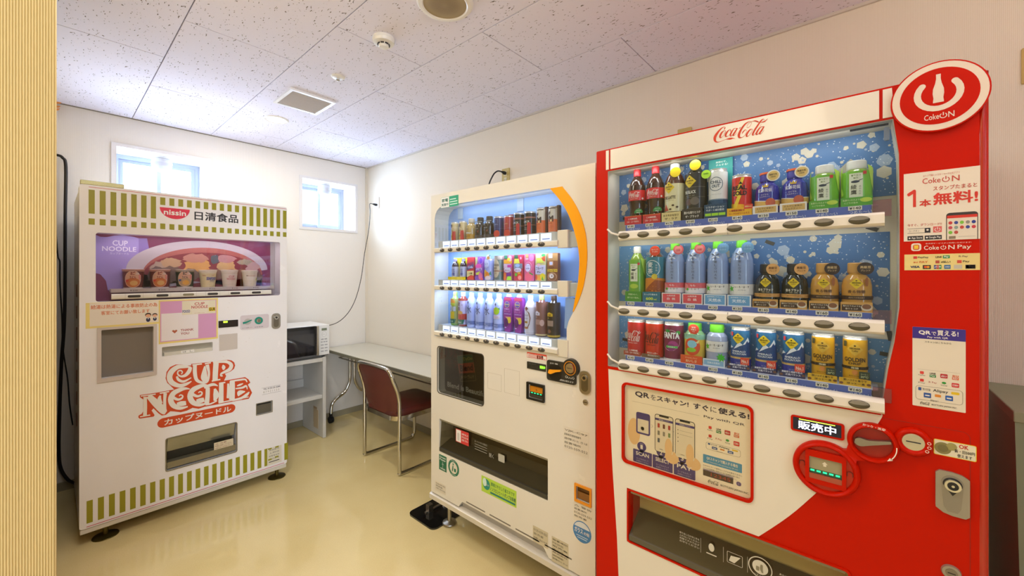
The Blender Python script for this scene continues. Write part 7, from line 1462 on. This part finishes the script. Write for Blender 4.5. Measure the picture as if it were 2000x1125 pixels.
# bottom shelf
HB = .178
drink(None, ds(2, 0), 'pet', 'green tea bottle with mango print at the left end of the bottom shelf', 'bottle', HB, .0260, '#8cbc5c', '#9cd464', (.010, .142, '#a8b064'), [('e', 0, .124, .020, .017, '#d88c34'), ('e', .004, .112, .018, .008, '#b4c03c'), ('e', -.006, .090, .012, .018, '#d4d4e0'), ('t', '葉の茶', -.006, .090, .010, .024, '#4a5468', .02), ('r', .010, .024, .076, .100, '#c0c4d4'), ('r', -.022, .016, .036, .074, '#e0c42c'), ('p', [(-.024, .012), (.018, .012), (.026, .034), (-.018, .034)], '#2c6c54'), ('t', '濃い味', -.002, .022, .024, .010, '#c0d8c4', .02)], None, None, h3)
drink(None, ds(2, 1), 'pet', 'barley tea bottle with white label and red foot on the bottom shelf', 'bottle', HB, .0270, '#a84c3c', '#dfe6ea', (.010, .140, '#c8c0e0'), [('r', -.05, .05, .134, .145, '#b04a3c'), ('t', '麦', -.006, .116, .020, .020, '#6a3044', .03), ('t', '茶', -.006, .092, .020, .020, '#6a3044', .03), ('t', 'の', .014, .112, .007, .007, '#6a3044', 0), ('e', 0, .072, .018, .010, '#e0b050'), ('r', -.05, .05, .036, .066, '#c8483c'), ('p', [(-.024, .012), (.020, .012), (.028, .036), (-.020, .036)], '#2c7458'), ('t', '600ml', -.002, .022, .026, .010, '#d0e4d4', .03)], None, None, h3)
WC = mat('#bcc8f4', .12, coat=.8, noise=.12)
wi = [('p', [(-.006, .128), (0, .120), (.006, .128), (.0, .136)], '#5a6488'), ('t', '水', .004, .092, .030, .040, '#343a52', 0), ('p', [(-.020, .110), (-.004, .104), (-.004, .102), (-.020, .107)], '#4a5070'), ('r', -.05, .05, .016, .034, '#6c80b8'), ('t', 'ミネラルウォーター', .0, .028, .032, .005, '#d4dcf4', .02), ('t', '550ml', .006, .020, .014, .005, '#e4ecff', .02)]
w1 = drink(None, ds(2, 2), 'water', 'clear water bottle with brush character, leftmost of three', 'bottle', HB, .0275, WC, '#c4ccf0', None, wi, None, None, h3)
dup(w1, ds(2, 3), 'clear water bottle with brush character, middle of three', h3); dup(w1, ds(2, 4), 'clear water bottle with brush character, rightmost of three', h3)
drink(None, ds(2, 5), 'water', 'clear bottle with a yellow-green citrus print beside the water bottles', 'bottle', HB, .0275, WC, '#c4ccf0', None, [('p', [(-.006, .128), (0, .120), (.006, .128), (.0, .136)], '#5a6488'), ('p', [(-.020, .110), (-.010, .110), (-.010, .078), (-.020, .084)], '#e08c4c'), ('e', .004, .096, .017, .018, '#a8cc2c'), ('p', [(.014, .108), (.022, .114), (.022, .100)], '#2c8a5c'), ('r', -.020, .022, .058, .076, '#d8ccdc'), ('t', 'オレンジ', 0, .067, .030, .008, '#c88a9c', .02), ('r', -.05, .05, .016, .034, '#6c80b8'), ('t', '550ml', .0, .025, .026, .006, '#d4dcf4', .02)], None, None, h3)
def pouch(k, label):
    t = empty('drink_bottle', label, 'bottle', ds(2, k), h3); P = [(-.018, .002), (.016, .0), (.024, .050), (.027, .150), (.020, .162), (-.018, .167), (-.026, .156), (-.027, .080), (-.022, .030)]
    MB().prism(P, -.012, .010, mat('#8e2c8c', .35, coat=.4)).build('body', t, bevel=.005); q = MB()
    art(q, [('r', -.022, .022, .148, .162, '#a83a50'), ('e', -.004, .130, .015, .015, '#5a4c94'), ('o', -.004, .130, .015, .015, .0015, '#e0d86c'), ('t', 'Dole', -.004, .130, .024, .006, '#ece060', .03), ('t', '巨峰の', -.004, .108, .030, .008, '#e4b8dc', .03), ('t', 'グレープ', -.004, .097, .036, .008, '#e49cb8', .03), ('t', '500ml', -.001, .085, .040, .006, '#c8b4e4', .02), ('p', [(-.022, .072), (.020, .072), (.020, .050), (.0, .050), (-.012, .070)], '#e8a880'), ('e', .010, .056, .012, .015, '#e8c83c'), ('e', -.008, .045, .012, .020, '#5c2468'), ('r', -.018, -.008, .018, .022, '#e8d4ec')], -.0123); q.build('print', t)
    MB().lathe([(.164, .012), (.166, .015), (.168, .012), (.178, .010)], mat('#cfc6ea', .3), seg=18).build('cap', t)
    return t
pouch(6, 'purple grape drink bottle, left of two on the bottom shelf'); pouch(7, 'purple grape drink bottle, right of two on the bottom shelf')
drink(None, ds(2, 8), 'pet', 'white milk coffee bottle with a brown arrow on it', 'bottle', HB, .0265, '#d8cfd0', '#dcd8ea', (.012, .124, '#e0dce0'), [('p', [(-.016, .118), (-.002, .128), (.008, .116), (.0, .114), (-.006, .104), (-.010, .114)], '#8a5034'), ('p', [(-.002, .112), (.012, .100), (.018, .076), (.012, .046), (.004, .030), (.0, .030), (.010, .050), (.014, .076), (.008, .098)], '#7a4428'), ('t', 'ミルク', -.004, .088, .024, .008, '#4c3c3c', .02), ('t', 'コーヒー', -.004, .074, .024, .008, '#4c3c3c', .02), ('r', -.016, .004, .053, .062, '#d0a038'), ('t', '微糖', -.006, .0575, .010, .006, '#5a3c14', .02), ('e', -.006, .032, .014, .005, '#b87c50')], None, None, h3)
drink(None, ds(2, 9), 'pet', 'brown latte bottle with green cap on the bottom shelf', 'bottle', HB+.003, .0280, '#7a4c44', '#8f9a5c', (.010, .150, '#8a5c50'), [('p', [(-.020, .092), (.008, .092), (.008, .104), (-.006, .112), (-.020, .104)], '#dcd4dc'), ('t', '小屋', -.006, .099, .014, .006, '#5a3a38', .02), ('t', 'ラテ', -.010, .084, .012, .006, '#dccfd0', .02), ('r', -.018, .010, .052, .074, '#b08c7c'), ('e', .018, .060, .010, .014, '#d0aca0'), ('r', -.05, .05, .004, .011, '#dcc890')], None, None, h3)
drink(None, ds(2, 10), 'pet', 'black coffee bottle with yellow badge at the right end of the bottom shelf', 'bottle', HB+.003, .0280, '#2c241c', '#33241a', (.012, .150, '#33291e'), [('p', [(-.020, .092), (.012, .092), (.012, .103), (-.004, .110), (-.020, .103)], '#d8b024'), ('t', '小屋', -.004, .098, .014, .006, '#3a2a14', .02), ('t', '黒', -.010, .084, .010, .006, '#d0b040', .02), ('r', -.018, .014, .050, .074, '#a88c74'), ('e', -.004, .028, .008, .008, '#8a5a44'), ('r', -.05, .05, .004, .012, '#d0ac3c')], None, None, h3)

# ================= cup noodles in the white machine
CUPX = [.2065+.1125*k for k in range(6)]
def cup(k, label, h, r0, r1, body, rim, items, foot=None, name='noodle_cup'):
    t = empty(name, label, 'cup', MN @ T((CUPX[k], .052, 1.3182)), 'noodle cups on the display shelf'); bm = mat(body, .4); rm = mat(rim, .35)
    rf = lambda z: r0+(r1-r0)*z/h
    MB().lathe([(0, r0), (.006, r0+.0005, bm), (h-.012, rf(h-.012), bm), (h-.010, r1, bm)], mat(foot or body, .4), seg=32).build('body', t)
    MB().lathe([(h-.012, r1+.0005), (h-.004, r1+.001), (h-.002, r1+.003), (h, r1+.002)], rm, seg=32).build('rim', t)
    MB().lathe([(h, r1+.001), (h+.0012, r1-.004)], mat('#e6dccc', .35), seg=32).build('lid', t)
    q = art(wrapmb(rf), items, -.0006); q.build('print', t)
    return t
def bowl_items(c1, c2, c3, egg): return [('e', -.006, .052, .034, .046, '#e6b48c'), ('e', -.006, .032, .031, .026, c2), ('e', -.002, .030, .016, .014, egg), ('t', 'ど', -.006, .084, .020, .018, c1, .05), ('t', '兵衛', .012, .082, .014, .012, '#e8e0d0', .03), ('t', 'うどん', -.006, .062, .026, .014, c1, .05), ('r', .018, .028, .050, .076, '#e88a7c'), ('p', [(-.036, .036), (-.022, .040), (-.024, .050), (-.036, .048)], c3), ('o', -.006, .052, .034, .046, .0012, '#f0e4cc')]
cup(0, 'dark red noodle cup at the left end of the display shelf', .106, .0400, .0455, '#6c2a22', '#c08c74', bowl_items('#8c2420', '#d87c34', '#e04a34', '#e8b868'), '#e0d8cc')
cup(1, 'dark red noodle cup second from the left', .106, .0400, .0455, '#6c2a22', '#c08c74', bowl_items('#8c2420', '#d87c34', '#e04a34', '#e8b868'), '#e0d8cc')
cup(2, 'dark green noodle cup between the red and cream cups', .104, .0385, .0440, '#2f3c20', '#a49478', bowl_items('#2c3418', '#c8a470', '#3c5c94', '#f0b03c'), '#dcd4c4')
cup(3, 'pale yellow seafood cup with blue lettering', .103, .0350, .0445, '#e8d8a0', '#ece0c0', [('r', -.044, .044, .084, .089, '#f0e6c4'), ('t', 'CUP NOODLE', -.028, .070, .018, .006, '#c05a44', .03), ('t', 'CUP', .018, .072, .016, .005, '#c86a5c', .02), ('t', 'SEAFOOD', .012, .052, .054, .018, '#2c4aa4', .05), ('t', 'NOODLE', .014, .038, .026, .005, '#2c4aa4', .03), ('t', 'シーフード', .014, .030, .022, .004, '#2c4aa4', .02)])
cup(4, 'cream noodle cup with pale red two-line lettering', .105, .0350, .0450, '#e6dac0', '#e8dec6', [('r', -.044, .044, .084, .0862, '#d8c8a4'), ('t', 'CUP', .002, .064, .030, .012, '#d2706c', .03), ('t', 'NOODLE', .0, .049, .046, .013, '#d2706c', .03), ('t', 'カップヌードル', .002, .036, .026, .004, '#d2706c', .01), ('r', -.044, .044, .014, .016, '#d8c8a4')])
cup(5, 'cream noodle cup with a yellow-green dot at the right end', .103, .0350, .0450, '#e4d8b8', '#e8dec2', [('t', 'CUP NOODLE', .0, .068, .044, .005, '#c8705c', .02), ('r', -.030, -.020, .067, .071, '#6a5a3c'), ('e', .034, .046, .008, .012, '#c8c42c'), ('t', 'S', .034, .046, .006, .012, '#4a5a1c', .04)])
